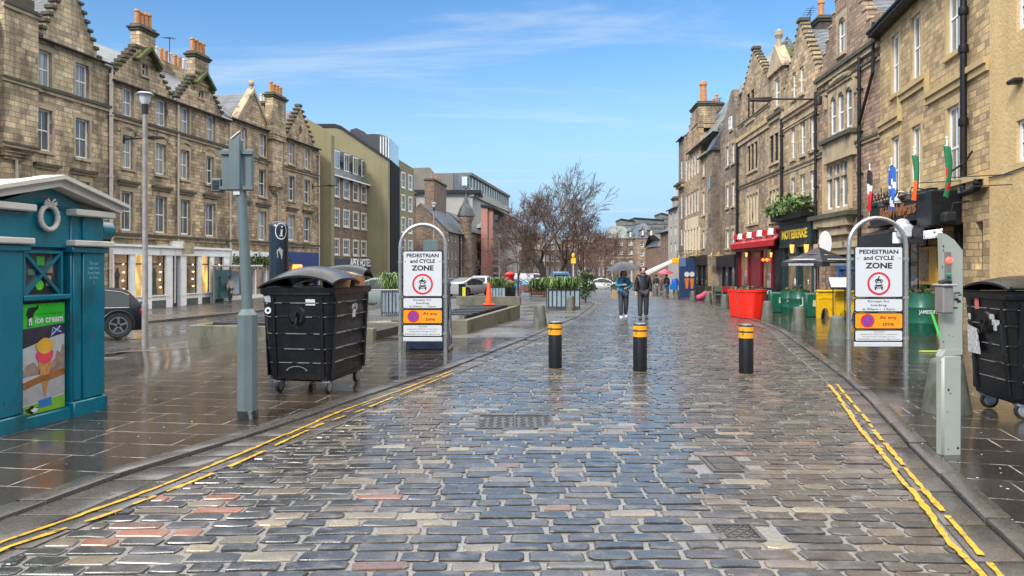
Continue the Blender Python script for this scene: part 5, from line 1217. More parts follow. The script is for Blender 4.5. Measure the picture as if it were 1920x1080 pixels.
for i in range(6):
    a = 0 if i == 0 else P1.X(cols5[i-1][0]+1.6); b_ = P1.W if i == 5 else P1.X(cols5[i][0]-1.6); q.box(a, b_, -.03, -.001, z0_, z1_)
q.box(0, P1.W, -.03, -.001, P1.Z(1298, 429), z1_); q.build('cream_painted_band', M['blocked'], P1.root)
P1.chimney(P1.X(1318, 5), P1.X(1345, 5), 4.6, 5.6, ze, P1.Z(1330, 213, 5), 5, M['st_r4'], ph=1.0)
blackpub(P1, .1, P1.W-.1, P1.Z(1298, 482), [2, 5, 8])
P0 = Fac('stone_tenement', 'narrow dark tenement side with sash windows, beyond the tan five-window tenement', RP2(1272.5), RP2(1283), RG)
ze = P0.Z(1277, 262); P0.rects = [(0, P0.W, -1, ze)]
for (t_, b_) in ((300, 335), (360, 410), (428, 460)): P0.wrow([(1278, 3.5)], (1278, t_, b_), marg=False, sill=False, pane='g_grey', cols=1, rec=.06)
P0.build_wall(M['st_r3'], T=.4); P0.body(M['st_r3'], 9, ze-.1); P0.band(0, P0.W, P0.Z(1277, 345), .4, .5, 1); P0.trims([M['trim'], M['trim_dark']]); P0.roof(0, P0.W, ze, 4, ze+3, 'slate_d')
def RP3(px): y = lineY(11.68+2.2, .035)(px); return (11.68+2.2+.035*y, y)
Q = Fac('stone_tenement', 'pale stone tenement with tall chimney at the far end of the right-hand row', RP3(1253), RP3(1271), RG)
ze = Q.Z(1262, 392); Q.rects = [(0, Q.W, -1.5, ze)]
for (t_, b_) in ((398, 412), (425, 441), (455, 472)): Q.wrow([(1266, 3), (1258, 2.5)], (1262, t_, b_), marg=False, sill=False, pane='g_curt', cols=1, rec=.12)
Q.build_wall(M['concrete_l'], T=.4); Q.body(M['st_brown'], 9, ze-.1); Q.roof(0, Q.W, ze, 4, ze+3, 'slate_d'); Q.chimney(Q.X(1257), Q.X(1261), .2, 1.5, ze-1, Q.Z(1259, 376), 2, M['concrete_l'], ph=1.2)
Q2 = Fac('stone_tenement', 'low reddish tenement beside the far-end houses on the right', RP3(1238), RP3(1253), RG)
ze = Q2.Z(1245, 436); Q2.rects = [(0, Q2.W, -1.5, ze)]
for (t_, b_) in ((442, 455), (465, 478)): Q2.wrow([(1243, 2), (1248, 2)], (1245, t_, b_), marg=False, sill=False, pane='g_grey', cols=1, rec=.12)
Q2.build_wall(M['st_brown'], T=.4); Q2.body(M['st_brown'], 9, ze-.1); Q2.roof(0, Q2.W, ze, 4, ze+3, 'slate_d')
# ================================================================== street furniture, near things
M['teal'] = simple('teal_paint', (.003, .135, .195), .32, var=.12, vscale=2, dirt=((.008, .075, .095), 2.2, .54), coat=.2)
M['offwhite'] = simple('weathered_offwhite', (.56, .53, .47), .6, var=.2, vscale=3, dirt=((.26, .27, .17), 2.2, .58))
M['plastic'] = simple('black_plastic', (.008, .008, .009), .33, var=.5, vscale=8, bump=.12, bscale=18, dirt=((.10, .10, .10), 8, .63), spec=.35)
M['rubber'] = simple('rubber', (.014, .014, .014), .6); M['galv'] = simple('galvanised_steel', (.42, .42, .43), .38, .7, var=.25, vscale=12)
M['steel'] = simple('brushed_steel', (.46, .44, .41), .30, .8, var=.15, vscale=9)
M['ggreen'] = simple('grey_green_paint', (.10, .135, .14), .42, var=.15, vscale=3, dirt=((.07, .085, .08), 5, .62))
M['pgreen'] = simple('pale_grey_green_paint', (.27, .29, .255), .42, var=.12, vscale=3, dirt=((.04, .04, .035), 7, .69), bump=.1)
M['swhite'] = simple('sign_white', (.52, .53, .54), .35, var=.04); M['sblack'] = simple('sign_black', (.012, .012, .014), .35, var=.05)
M['sred'] = simple('sign_red', (.55, .015, .03), .35, var=.05); M['sorange'] = simple('sign_orange', (.85, .27, .01), .35, var=.04); M['sblue'] = simple('sign_purple_blue', (.12, .05, .33), .35, var=.05)
M['amber'] = simple('amber_band', (.78, .33, .012), .35, var=.25, vscale=20, dirt=((.09, .04, .01), 16, .60))
def mk(c, n='paint', r=.45, **k): return simple(n, c, r, **k)
def fit(txt, width, height, name, mat, parent, loc, rot=(90, 0, 0), ext=.0015, bold=0.0, al='CENTER'):
    me = text_mesh(txt, 1.0, al, bold, .0); xs = [v.co.x for v in me.vertices]; ys = [v.co.y for v in me.vertices]
    sx = width/(max(xs)-min(xs)); sy = height/(max(ys)-min(ys)); yc = (max(ys)+min(ys))/2; xc = (max(xs)+min(xs))/2
    for v in me.vertices: v.co.x = (v.co.x-xc)*sx; v.co.y = (v.co.y-yc)*sy; v.co.z = 0
    me.materials.append(mat); ob = bpy.data.objects.new(name, me); COL.objects.link(ob); ob.parent = parent; ob.location = loc; ob.rotation_euler = tuple(R(a) for a in rot)
    return ob

# --- police box kiosk
K = Fac('police_box_kiosk', 'teal old police box with pediment, white wreath and ice cream poster', ((-31-960)/F*7.15, 7.15), (-4.833, 8.75), cat='kiosk')
K.z = 0.0; K.root.location.z = 0.0; K.inv = (Matrix.Translation((K.a.x, K.a.y, 0)) @ Matrix.Rotation(K.ang, 4, 'Z')).inverted()
W = K.W; kx = K.X; kz = K.Z
zU1, zU0 = kz(170, 396), kz(170, 408); zL1, zL0 = kz(170, 452), kz(170, 463); zt = kz(192, 398)
q = MB(); q.box(.0, W, .10, 2.3, -.02, zU1)
xp1, xp2 = kx(44), kx(133)
q.box(0, xp1, 0, .11, -.02, zU0, 0, .008); q.box(xp2, W, 0, .11, -.02, zU0, 0, .008)                  # corner piers
q.box(kx(152), W-.0, -.03, .01, .20, zL0-.03, 0, .006); q.box(kx(136), kx(150), -.015, .01, .2, zL0-.03, 0, .005)
q.box(.02, kx(38), -.03, .01, .2, zL0-.03, 0, .006)
q.box(-.03, xp1+.01, -.05, .12, -.02, .19, 0, .012); q.box(xp2-.01, W+.03, -.05, .12, -.02, .19, 0, .012); q.box(xp1, xp2, -.01, .12, -.02, .14, 0, .01)
q.box(-.03, kx(50), -.06, .1, zL0-.07, zL0-.005, 0, .01); q.box(kx(128), W+.03, -.06, .1, zL0-.07, zL0-.005, 0, .01)
q.box(.02, kx(50), -.03, .1, zL1+.005, zU0-.005, 0, .006); q.box(kx(152), W-.02, -.03, .1, zL1+.005, zU0-.005, 0, .006)
q.box(xp1, xp2, .02, .11, kz(90, 463), zU0+.1, 0)
za = kz(112, 352); xa = W/2
q.prism([(.06, zU0+.03), (W-.06, zU0+.03), (xa, za)], .02, .3, 'y'); q.build('body', M['teal'], K.root, smooth=True)
q = MB()
for (z0_, z1_, pr) in ((zU0, zU1, .12), (zL0, zL1, .10)):
    q.box(-.08, kx(52), -pr, .1, z0_, z1_, 0, .012); q.box(kx(127), W+.08, -pr, .1, z0_, z1_, 0, .012)
for sg in (-1, 1):
    e = W/2+.16; q.prism([(xa, za-.005), (xa, za+.08), (xa+sg*e, zU1+.065), (xa+sg*e, zU1-.005), (xa+sg*(e-.02), zU1-.005)], -.14, .08, 'y')
    q.prism([(xa, za+.075), (xa, za+.12), (xa+sg*(e+.05), zU1+.10), (xa+sg*(e+.05), zU1+.06)], -.20, .08, 'y')
q.build('cornice', M['offwhite'], K.root)
q = MB()
for sg in (-1, 1): q.prism([(xa, za+.03), (xa, za+.09), (xa+sg*(W/2+.24), zU1+.08), (xa+sg*(W/2+.24), zU1+.02)], .081, 2.45, 'y')
q.build('roof', M['offwhite'], K.root)
# wreath with ribbon
cx_, cz_ = K.L(93, 408, -.03); rw = .118; q = MB(); n = 40; ring = []
for i in range(n):
    a = 2*math.pi*i/n; rr = .027+.004*math.sin(i*2.6); c = Vector((cx_+rw*math.cos(a), -.025, cz_+rw*1.08*math.sin(a)))
    ring.append([tuple(c+Vector((math.cos(a)*math.cos(b), -math.sin(b), math.sin(a)*math.cos(b)))*rr) for b in [2*math.pi*j/8 for j in range(8)]])
q.ring(ring+[ring[0]], 0, False, False)
for sg in (-1, 1):
    q.tube([(cx_, -.04, cz_+.15), (cx_+sg*.05, -.05, cz_+.20), (cx_+sg*.075, -.05, cz_+.17), (cx_+sg*.04, -.05, cz_+.145), (cx_, -.04, cz_+.15)], .013, 6)
    q.tube([(cx_+sg*.01, -.04, cz_+.15), (cx_+sg*.05, -.045, cz_+.13), (cx_+sg*.085, -.04, cz_+.15)], .012, 6)
q.build('wreath', M['offwhite'], K.root, smooth='full')
# crossed window
x0, x1 = kx(53), kx(119); z1, z0 = kz(86, 475), kz(86, 552)
q = MB(); q.box(x0, x1, .075, .09, z0, z1); gw = q.build('window_pane', M['g_dark'], K.root)
q = MB(); f = .03
q.box(x0-f, x0, .03, .1, z0-f, z1+f); q.box(x1, x1+f, .03, .1, z0-f, z1+f); q.box(x0, x1, .03, .1, z1, z1+f); q.box(x0, x1, .03, .1, z0-f, z0)
def diag(mb, ax, az, bx, bz, w_, y0, y1):
    d = Vector((bx-ax, bz-az)).normalized(); n_ = Vector((-d.y, d.x))*w_/2
    mb.prism([(ax-n_.x, az-n_.y), (bx-n_.x, bz-n_.y), (bx+n_.x, bz+n_.y), (ax+n_.x, az+n_.y)], y0, y1, 'y')
diag(q, x0, z0, x1, z1, .034, .035, .075); diag(q, x0, z1, x1, z0, .034, .037, .074)
q.build('window_bars', M['teal'], K.root)
cxw, czw = (x0+x1)/2, (z0+z1)/2
q = MB(); q.box(cxw-.055, cxw+.05, .068, .0745, czw+.09, czw+.19); q.build('green_sticker', mk((.03, .28, .05)), gw)
q = MB(); q.disc((cxw-.01, .072, czw-.12), .055, (0, -1, 0)); q.build('green_sticker', mk((.10, .55, .03)), gw)
for (px_, pz_) in ((.12, .06), (.10, -.08)): q = MB(); q.box(cxw+px_-.03, cxw+px_+.045, .07, .074, czw+pz_-.05, czw+pz_+.06); q.build('paper', mk((.35, .24, .17)), gw)
q = MB(); q.box(cxw-.17, cxw-.08, .07, .074, czw-.01, czw+.05); q.build('sticker', mk((.08, .2, .16)), gw)
q = MB(); q.box(kx(45), kx(133), -.01, .1, kz(88, 563), kz(88, 553), 0, .01); q.build('ledge', M['teal'], K.root)
# poster
x0, x1 = kx(49), kx(129); z1, z0 = kz(88, 567), kz(88, 774); pw, ph_ = x1-x0, z1-z0
q = MB(); q.box(x0, x1, .05, .09, z0, z1); po = q.build('poster_board', M['sblack'], K.root)
def patch(name, mat, u0, u1, v0, v1, y, poly=None):
    q = MB(); P = poly or [(u0, v0), (u1, v0), (u1, v1), (u0, v1)]
    q.prism([(x0+u*pw, z0+v*ph_) for u, v in P], y, y+.002, 'y'); return q.build(name, mat, po)
patch('poster_photo', simple('poster_sky', (.42, .42, .43), .3, var=.2, vscale=4), .015, .985, .01, .99, .047)
patch('poster_header', mk((.03, .42, .03), 'bright_green', .3), 0, 1, 0, 0, .044, [(.015, .775), (.985, .80), (.985, .99), (.015, .99)])
patch('poster_dark_eave', mk((.035, .03, .045), 'dark_eave', .4), 0, 0, 0, 0, .0445, [(.015, .60), (.45, .655), (.8, .69), (.985, .70), (.985, .797), (.015, .772)])
patch('poster_skyline', simple('poster_town', (.30, .22, .18), .5, var=.6, vscale=14), 0, 0, 0, 0, .0447, [(.015, .345), (.985, .37), (.985, .59), (.93, .60), (.88, .52), (.80, .55), (.74, .47), (.55, .40), (.35, .42), (.25, .47), (.10, .45), (.015, .41)])
patch('poster_table', simple('poster_wood', (.30, .115, .04), .4, var=.4, vscale=8), 0, 0, 0, 0, .0425, [(.015, .30), (.5, .35), (.985, .38), (.985, .32), (.6, .285), (.45, .285), (.015, .235)])
patch('poster_below', mk((.34, .33, .34), 'poster_grey', .3), 0, 0, 0, 0, .0446, [(.015, .10), (.985, .15), (.985, .315), (.6, .28), (.015, .23)])
def blob(name, mat, cu, cv, ru, rv, y, n=18, wob=.06):
    q = MB(); q.prism([(x0+(cu+ru*math.cos(a)*(1+wob*math.sin(5*a)))*pw, z0+(cv+rv*math.sin(a)*(1+wob*math.cos(4*a)))*ph_) for a in [2*math.pi*i/n for i in range(n)]], y, y+.002, 'y'); return q.build(name, mat, po)
blob('pink_scoop', mk((.62, .06, .10), 'strawberry', .4), .50, .52, .20, .075, .039); blob('yellow_scoop', mk((.66, .36, .05), 'vanilla', .4), .50, .605, .20, .07, .037)
patch('cone', simple('wafer', (.50, .24, .07), .5, var=.4, vscale=30), 0, 0, 0, 0, .040, [(.35, .47), (.66, .47), (.60, .34), (.40, .34)]); patch('cone_tip', simple('wafer', (.45, .20, .06), .5), 0, 0, 0, 0, .0405, [(.43, .285), (.58, .285), (.515, .14)])
patch('paper_flag', mk((.02, .06, .35), 'saltire_blue', .4), 0, 0, 0, 0, .035, [(.66, .70), (.88, .715), (.86, .775), (.68, .765)])
q = MB(); diag(q, x0+.66*pw, z0+.70*ph_, x0+.86*pw, z0+.775*ph_, .008, .033, .035); diag(q, x0+.68*pw, z0+.765*ph_, x0+.88*pw, z0+.715*ph_, .008, .033, .035); diag(q, x0+.62*pw, z0+.64*ph_, x0+.67*pw, z0+.76*ph_, .004, .033, .035); q.build('flag_cross', M['swhite'], po)
patch('poster_field', mk((.16, .36, .03), 'field_green', .4), 0, 0, 0, 0, .042, [(.015, .01), (.985, .01), (.985, .13), (.015, .085)]); patch('poster_blue_panel', mk((.03, .16, .45), 'panel_blue', .4), 0, 0, 0, 0, .040, [(.36, .05), (.66, .06), (.66, .13), (.36, .12)])
blob('cow_patch', M['sblack'], .20, .05, .13, .03, .039, wob=.25); blob('cow_patch', M['swhite'], .26, .045, .08, .018, .037, wob=.3)
fit('ice cream', pw*.66, .075, 'poster_lettering', M['swhite'], po, (x0+pw*.61, .042, z0+ph_*.845), bold=.03)
fit('SCOTTISH FARMHOUSE', pw*.62, .018, 'poster_lettering', M['sblack'], po, (x0+pw*.63, .0435, z0+ph_*.895))
q = MB(); 
q.prism([(x0+u*pw, z0+v*ph_) for u, v in ((.08, .90), (.12, .955), (.30, .965), (.36, .985), (.34, .945), (.27, .925), (.22, .87), (.20, .80), (.23, .795), (.19, .79), (.17, .86), (.14, .79), (.11, .79), (.12, .87))], .040, .0425, 'y'); q.build('cow_silhouette', M['sblack'], po)
q = MB(); q.prism([(x0+u*pw, z0+v*ph_) for u, v in ((.13, .86), (.20, .87), (.205, .80), (.18, .80), (.165, .85), (.15, .80), (.13, .80))], .037, .0395, 'y'); q.build('cow_white_legs', M['swhite'], po)
# chalk scrawl on the right pier, worn patch on the far side
fit('Try our\nnew ices\nfrom next\nto here\n:)', .19, .27, 'chalk_scrawl', mk((.22, .50, .54), 'chalk', .8), K.root, (kx(171), -.033, kz(171, 512)), bold=.0)
q = MB(); x, z = K.L(200, 432); q.ring([[(W+.0+dx, .1+.12*math.cos(a), z+.11*math.sin(a)) for a in [2*math.pi*i/14 for i in range(14)]] for dx in (0, .2)]+[[(W+.24, .1+.08*math.cos(a), z+.07*math.sin(a)) for a in [2*math.pi*i/14 for i in range(14)]]]); q.build('rounded_vent_hood', M['teal'], K.root, smooth=True)
q = MB(); q.box(W+.02, W+.32, .12, .30, z-.17, z-.05, 0, .02); q.build('loudspeaker', M['black'], K.root)

r9 = random.Random(4)
for i in range(26):
    q = MB(); u, v = (r9.uniform(.02, W-.02), r9.uniform(.0, .5)**1.3 if r9.random() < .75 else r9.uniform(.3, 2.1)); s9 = r9.uniform(.006, .022); yy9 = -.052 if v < .18 and (u < xp1 or u > xp2) else None
    if yy9 is None:
        if kx(152) < u < W-.02: yy9 = -.0315
        elif .03 < u < kx(37): yy9 = -.0315
        else: continue
    if .16 < v < .22: continue
    q.face([(u+s9*math.cos(a)*r9.uniform(.5, 1.3), yy9, v+s9*1.6*math.sin(a)*r9.uniform(.5, 1.3)) for a in (0, .9, 1.9, 2.9, 4, 5.2)]); q.build('paint_chip', mk((.12, .07, .04) if i % 3 else (.02, .05, .06), 'bare_rust'), K.root, fixn=False)
# --- leaning sign pole
p = at(464, 789); t = thing('sign_pole', 'leaning grey-green steel pole with backs of signs, by the teal kiosk', 'sign pole', tuple(p))
lean = -.105
q = MB(); q.lathe([(.113, 0), (.112, 1.17)], n=8); q.lathe([(.112, 1.17), (.066, 1.23), (.06, 1.235)], n=8, cap0=False); q.lathe([(.118, 0), (.118, .055), (.113, .06)], n=8); 
q.tube([(0, 0, 1.2), (lean*.45, 0, 2.2), (lean, 0, 3.08)], [.058, .055, .05], 10); q.build('pole', M['ggreen'], t, smooth=True)
q = MB(); q.lathe([(.1185, 0), (.1185, .12), (.116, .125)], n=8); q.build('worn_base', simple('worn_paint_black', (.02, .02, .02), .5, dirt=((.13, .17, .17), 12, .5)), t)
zb = lambda py: CAMZ+(HY-py)/F*p.y; xb = lambda px: (px-960)/F*p.y-p.x
q = MB(); q.box(xb(416), xb(474), -.02, .06, zb(357), zb(280), 0, .012); q.box(xb(414), xb(476), -.05, -.018, zb(356), zb(350)); q.box(xb(414), xb(476), -.05, -.018, zb(290), zb(283)); sb = q.build('sign_back_box', M['ggreen'], t)
q = MB(); q.box(xb(434), xb(455), -.085, -.05, zb(358), zb(262), 0, .01); q.prism([(xb(436), zb(270)), (xb(454), zb(262)), (xb(456), zb(249)), (xb(437), zb(262))], -.08, -.06, 'y'); q.build('pole_bracket', M['ggreen'], sb)
q = MB(); q.tube([(xb(438), -.08, zb(263)), (xb(455), -.08, zb(249))], .012, 6); q.build('bright_edge', M['steel'], sb)
q = MB(); q.box(xb(398), xb(416), -.04, .08, zb(360), zb(335), 0, .01); sq = q.build('side_lamp_box', M['ggreen'], t); q = MB(); q.box(xb(401), xb(413), -.045, -.04, zb(356), zb(339)); q.build('recess', M['sblack'], sq)
q = MB(); q.box(xb(441), xb(453), -.062, -.04, zb(366), zb(357)); q.build('sticker', M['swhite'], t)

# --- information column
p = AY(522.5, 500, 17.6); p.z = G(p.x, p.y); t = thing('information_column', 'dark navy round-topped information column with a white i, behind the left waste container', 'information column', tuple(p))
r_ = 17.5/F*17.6; zt = 1.7+85/F*17.6-p.z
navy = simple('dark_navy_paint', (.008, .012, .022), .25, var=.3, dirt=((.10, .12, .13), 5, .66))
q = MB(); q.lathe([(r_*1.05, 0), (r_*1.05, .06), (r_, .07), (r_, zt-.16), (r_*.95, zt-.09), (r_*.75, zt-.03), (r_*.4, zt-.005), (0, zt)], n=24); q.build('column', navy, t, smooth=True)
a = R(-58); R2 = r_+.004; q = MB(); zi = 1.7+66/F*17.6-p.z
for k in range(24):   # thin ring following the column
    pass
ang = lambda u: (R2*math.cos(a+u/R2), R2*math.sin(a+u/R2))
def wrap(mb, pts2, zc):  # flat outline bent round the column
    vs = [(*ang(u), zc+v) for u, v in pts2]; mb.face(vs)
for k in range(28):
    t0, t1 = 2*math.pi*k/28, 2*math.pi*(k+1)/28; o_, i_ = .175, .152
    wrap(q, [(o_*.8*math.cos(t0), o_*1.15*math.sin(t0)), (o_*.8*math.cos(t1), o_*1.15*math.sin(t1)), (i_*.8*math.cos(t1), i_*1.15*math.sin(t1)), (i_*.8*math.cos(t0), i_*1.15*math.sin(t0))], zi)
wrap(q, [(-.02, -.10), (.02, -.11), (.035, .04), (-.005, .05)], zi); wrap(q, [(.0, .08), (.035, .085), (.038, .12), (.002, .12)], zi); wrap(q, [(-.045, -.12), (.04, -.12), (.04, -.10), (-.045, -.10)], zi)
q.build('i_symbol', M['swhite'], t, fixn=False)
q = MB(); 
for (u, v, w_, h_) in ((-.03, -.55, .07, .2), (-.02, -.72, .10, .16), (-.10, -.95, .05, .14), (.0, -1.2, .06, .25), (-.25, -1.1, .06, .12)): 
    pass
q2 = MB(); wrap(q2, [(-.09, -.62), (.02, -.66), (.04, -.45), (-.03, -.38), (-.10, -.45)], zi); q2.build('peeling_sticker', simple('torn_paper', (.35, .36, .36), .8, var=.6, vscale=30), t, fixn=False)

# --- street lamp left
p = at(272, 655); t = thing('street_lamp', 'slim grey street lamp with a shallow disc head, between the kiosk and the sign pole', 'street lamp', tuple(p), 0, 'slim lamps of the square')
s_ = p.y/F; hz_ = 1.7+312*s_-p.z
lp = MB(); lp.lathe([(.075, 0), (.075, 1.1), (.072, 1.12), (.066, 1.14), (.058, hz_-.35), (.075, hz_-.34), (.075, hz_-.18)], n=12); lp.build('pole', simple('lamp_pole_paint', (.26, .235, .22), .5, .2, var=.3, vscale=6, dirt=((.09, .07, .06), 5, .6)), t, smooth=True)
q = MB(); q.lathe([(.075, hz_-.34), (.078, hz_-.1)], n=12); q.build('collar', M['iron'], t, smooth=True)
q = MB(); q.lathe([(.085, hz_-.1), (.12, hz_+.0), (.14, hz_+.13)], n=14); q.build('lamp_glass', M['pgrey'], t, smooth=True)
q = MB(); q.lathe([(.05, hz_+.12), (.20, hz_+.13), (.205, hz_+.15), (.15, hz_+.19), (.05, hz_+.21), (0, hz_+.22)], n=24); q.build('disc_head', M['galv'], t, smooth=True)
q = MB(); q.box(-.09, .09, -.085, .085, 1.15, 1.6, 0, .02) if False else None
def lamp2(px, pyb, Y, pyt, label):
    q_ = Vector(((px-960)/F*Y, Y, 0)); q_.z = G(q_.x, q_.y); c = copy_thing(t, q_, 0, label); h2 = 1.7+(500-pyt)/F*Y-q_.z; c.scale = (1.0, 1.0, h2/(hz_+.2)); return c
lamp2(813.5, 0, 52, 380, 'slim lamp rising behind the arch of the left zone sign'); lamp2(937, 0, 66, 440, 'slim lamp beside the red post box')

# --- wheeled waste containers
def bin1100(label, loc, rz, lid, inv=False):
    t = thing('waste_container', label, 'waste bin', loc, rz, 'large wheeled waste containers'); L_, W_ = .685, .495
    def sect(z, k, kk=None): kk = kk or k; return [(-L_*k+.05, -W_*kk, z), (L_*k-.05, -W_*kk, z), (L_*k, -W_*kk+.05, z), (L_*k, W_*kk-.05, z), (L_*k-.05, W_*kk, z), (-L_*k+.05, W_*kk, z), (-L_*k, W_*kk-.05, z), (-L_*k, -W_*kk+.05, z)]
    q = MB(); prof = [(.17, .80), (.20, .86), (.26, .875)]
    for z in (.42, .60, .80, 1.02, 1.20):   # moulded horizontal ribs
        k = .875+.115*(z-.26)/1.05; prof += [(z-.014, k), (z-.006, k+.013), (z+.006, k+.013), (z+.014, k)]
    prof += [(1.30, .99), (1.31, 1.03), (1.345, 1.05), (1.38, 1.05), (1.385, 1.0)]
    q.ring([sect(z, k) for z, k in prof]); 
    b_ = q.build('body', M['plastic'], t, smooth=True)
    q = MB()   # upright stiffeners and front pockets
    for x in (-.56, .56):
        for s in (-1, 1): q.ring([[(x-.03, s*W_*(k+.0), z), (x+.03, s*W_*(k), z), (x+.025, s*(W_*k+.02), z), (x-.025, s*(W_*k+.02), z)] for z, k in ((.24, .872), (.7, .924), (1.28, .985))])
    for y in (-.33, .33):
        for s in (-1, 1): q.ring([[(s*L_*k, y-.03, z), (s*L_*k, y+.03, z), (s*(L_*k+.02), y+.025, z), (s*(L_*k+.02), y-.025, z)] for z, k in ((.24, .872), (.7, .924), (1.28, .985))])
    q.build('stiffening_rib', M['plastic'], t)
    for s in (-1, 1):  # lifting trunnion on each end
        q = MB(); q.ring([[(s*(.64), .12*math.cos(a)*1.2, 1.04+.15*math.sin(a)) for a in [2*math.pi*i/14 for i in range(14)]], [(s*.69, .08*math.cos(a)*1.2, 1.04+.11*math.sin(a)) for a in [2*math.pi*i/14 for i in range(14)]]]); q.tube([(s*.66, 0, 1.06), (s*.75, 0, 1.06)], .03, 10); q.tube([(s*.70, -.02, 1.06), (s*.73, -.01, .93), (s*.73, .04, .90), (s*.73, .06, .95)], .014, 6)
        q.build('trunnion', M['plastic'], t, smooth=True)
    # pale worn edges on the ribs
    q = MB(); rr = random.Random(int(loc[0]*9)+5)
    for z in (.42, .60, .80, 1.02, 1.20):
        k = .889+.115*(z-.26)/1.05
        for s in (-1, 1):
            x = -L_*k+.08
            while x < L_*k-.1:
                l = rr.uniform(.1, .42); x2 = min(x+l, L_*k-.07); q.box(x, x2, s*(W_*k)+(-.004 if s < 0 else -.001), s*(W_*k)+(.001 if s < 0 else .004), z-.0035, z+.0035); x = x2+rr.uniform(.02, .25)
            y = -W_*k+.08
            while y < W_*k-.1:
                l = rr.uniform(.1, .35); y2 = min(y+l, W_*k-.07); q.box(s*(L_*k)-.002, s*(L_*k)+.004*s, y, y2, z-.0035, z+.0035); y = y2+rr.uniform(.02, .22)
    wo = q.build('scuffed_edges', simple('scuffed_plastic', (.30, .30, .30), .4, var=.5, vscale=20), t)
    q = MB(); rim = [sect(1.387, 1.052), sect(1.397, 1.052), sect(1.397, 1.01), sect(1.387, 1.01)]; q.ring(rim+[rim[0]], 0, False, False); q.build('rim', M['plastic'], t)
    # castors
    for sx in (-1, 1):
        for sy in (-1, 1):
            c = MB(); x, y = sx*.50, sy*.34; c.box(x-.05, x+.05, y-.05, y+.05, .155, .185); c.ring([[(x-.035, y-.03, .16), (x+.045, y-.03, .16), (x+.045, y-.022, .16), (x-.035, y-.022, .16)], [(x+.02, y-.03, .07), (x+.06, y-.03, .07), (x+.06, y-.022, .07), (x+.02, y-.022, .07)]]); c.ring([[(x-.035, y+.022, .16), (x+.045, y+.022, .16), (x+.045, y+.03, .16), (x-.035, y+.03, .16)], [(x+.02, y+.022, .07), (x+.06, y+.022, .07), (x+.06, y+.03, .07), (x+.02, y+.03, .07)]])
            fk = c.build('castor_fork', M['galv'], t)
            c = MB(); cx, cz, rr_ = x+.04, .10, .10; n = 22
            c.ring([[(cx+r0*math.cos(2*math.pi*i/n), y+yy, cz+r0*math.sin(2*math.pi*i/n)) for i in range(n)] for r0, yy in ((.065, -.02), (.092, -.022), (.10, -.012), (.10, .012), (.092, .022), (.065, .02))]); wh = c.build('castor_wheel', M['rubber'], fk, smooth=True)
            c = MB(); c.ring([[(cx+r0*math.cos(2*math.pi*i/n), y+yy, cz+r0*math.sin(2*math.pi*i/n)) for i in range(n)] for r0, yy in ((.02, -.028), (.05, -.024), (.068, -.0225), (.068, .0225), (.05, .024), (.02, .028))]); c.build('hub', M['galv'], wh, smooth=True)
    # domed lid, ends are flatter than the crown
    def lidmesh(x0, x1, h, tilt, name, n=14, sag=0):
        q = MB(); rings = []
        for i in range(n+1):
            u = i/n; y = -W_*1.04+2*W_*1.04*u; arch = h*(math.sin(math.pi*min(1, u*1.0))**.75)
            rings.append((y, arch+tilt*(1-u)))
        top = [[(x0+(x1-x0)*v, y, 1.40+a*(1-.35*abs(2*v-1)**4)+sag*math.sin(v*math.pi)) for v in [j/12 for j in range(13)]] for y, a in rings]
        bot = [[(px_, py_, pz_-.025) for px_, py_, pz_ in r] for r in top]
        vs = [p_ for r in top for p_ in r]+[p_ for r in bot for p_ in r]; m_ = 13; N_ = len(top)*m_; fs = []
        for i in range(n):
            for j in range(12): a_ = i*m_+j; fs.append((a_, a_+1, a_+m_+1, a_+m_)); fs.append((N_+a_, N_+a_+m_, N_+a_+m_+1, N_+a_+1))
        for j in range(12): fs.append((j, N_+j, N_+j+1, j+1)); a_ = n*m_+j; fs.append((a_, a_+1, N_+a_+1, N_+a_))
        for i in range(n): a_ = i*m_; fs.append((a_, a_+m_, N_+a_+m_, N_+a_)); a_ = i*m_+12; fs.append((a_, N_+a_, N_+a_+m_, a_+m_))
        q.geo(vs, fs); return q.build(name, M['lid'], t, smooth=True)
    M.setdefault('lid', simple('wet_black_lid', (.012, .012, .013), .30, var=.4, vscale=5, spec=.4, bump=.05, bscale=5))
    lid(lidmesh, t)
    return t
def lid_left(lm, t):
    lm(-.74, .22, .20, .09, 'lid', sag=.03); lm(.34, .74, .15, .20, 'lid_flap', sag=.03)
    q = MB(); q.tube([(-.2, -.2, 1.44), (.0, -.3, 1.50), (.3, -.4, 1.46)], .09, 7); q.build('rubbish_bag', M['lid'], t, smooth=True)
def lid_right(lm, t):
    lm(-.72, .72, .13, .05, 'lid', sag=.02); q = MB(); q.tube([(-.70, -.535, 1.44), (.70, -.535, 1.44)], .018, 8); q.build('lid_handle', M['plastic'], t, smooth=True)
C = Vector((-2.29, 9.5)); l_ = Vector((.162, .987)); w_ = Vector((-.987, .162)); c = C+l_*.68+w_*.5
bl_ = bin1100('black wheeled waste container with an overfull sagging lid, left of the left zone sign', (c.x, c.y, G(c.x, c.y)+.03), math.atan2(l_.y, l_.x), lid_left)
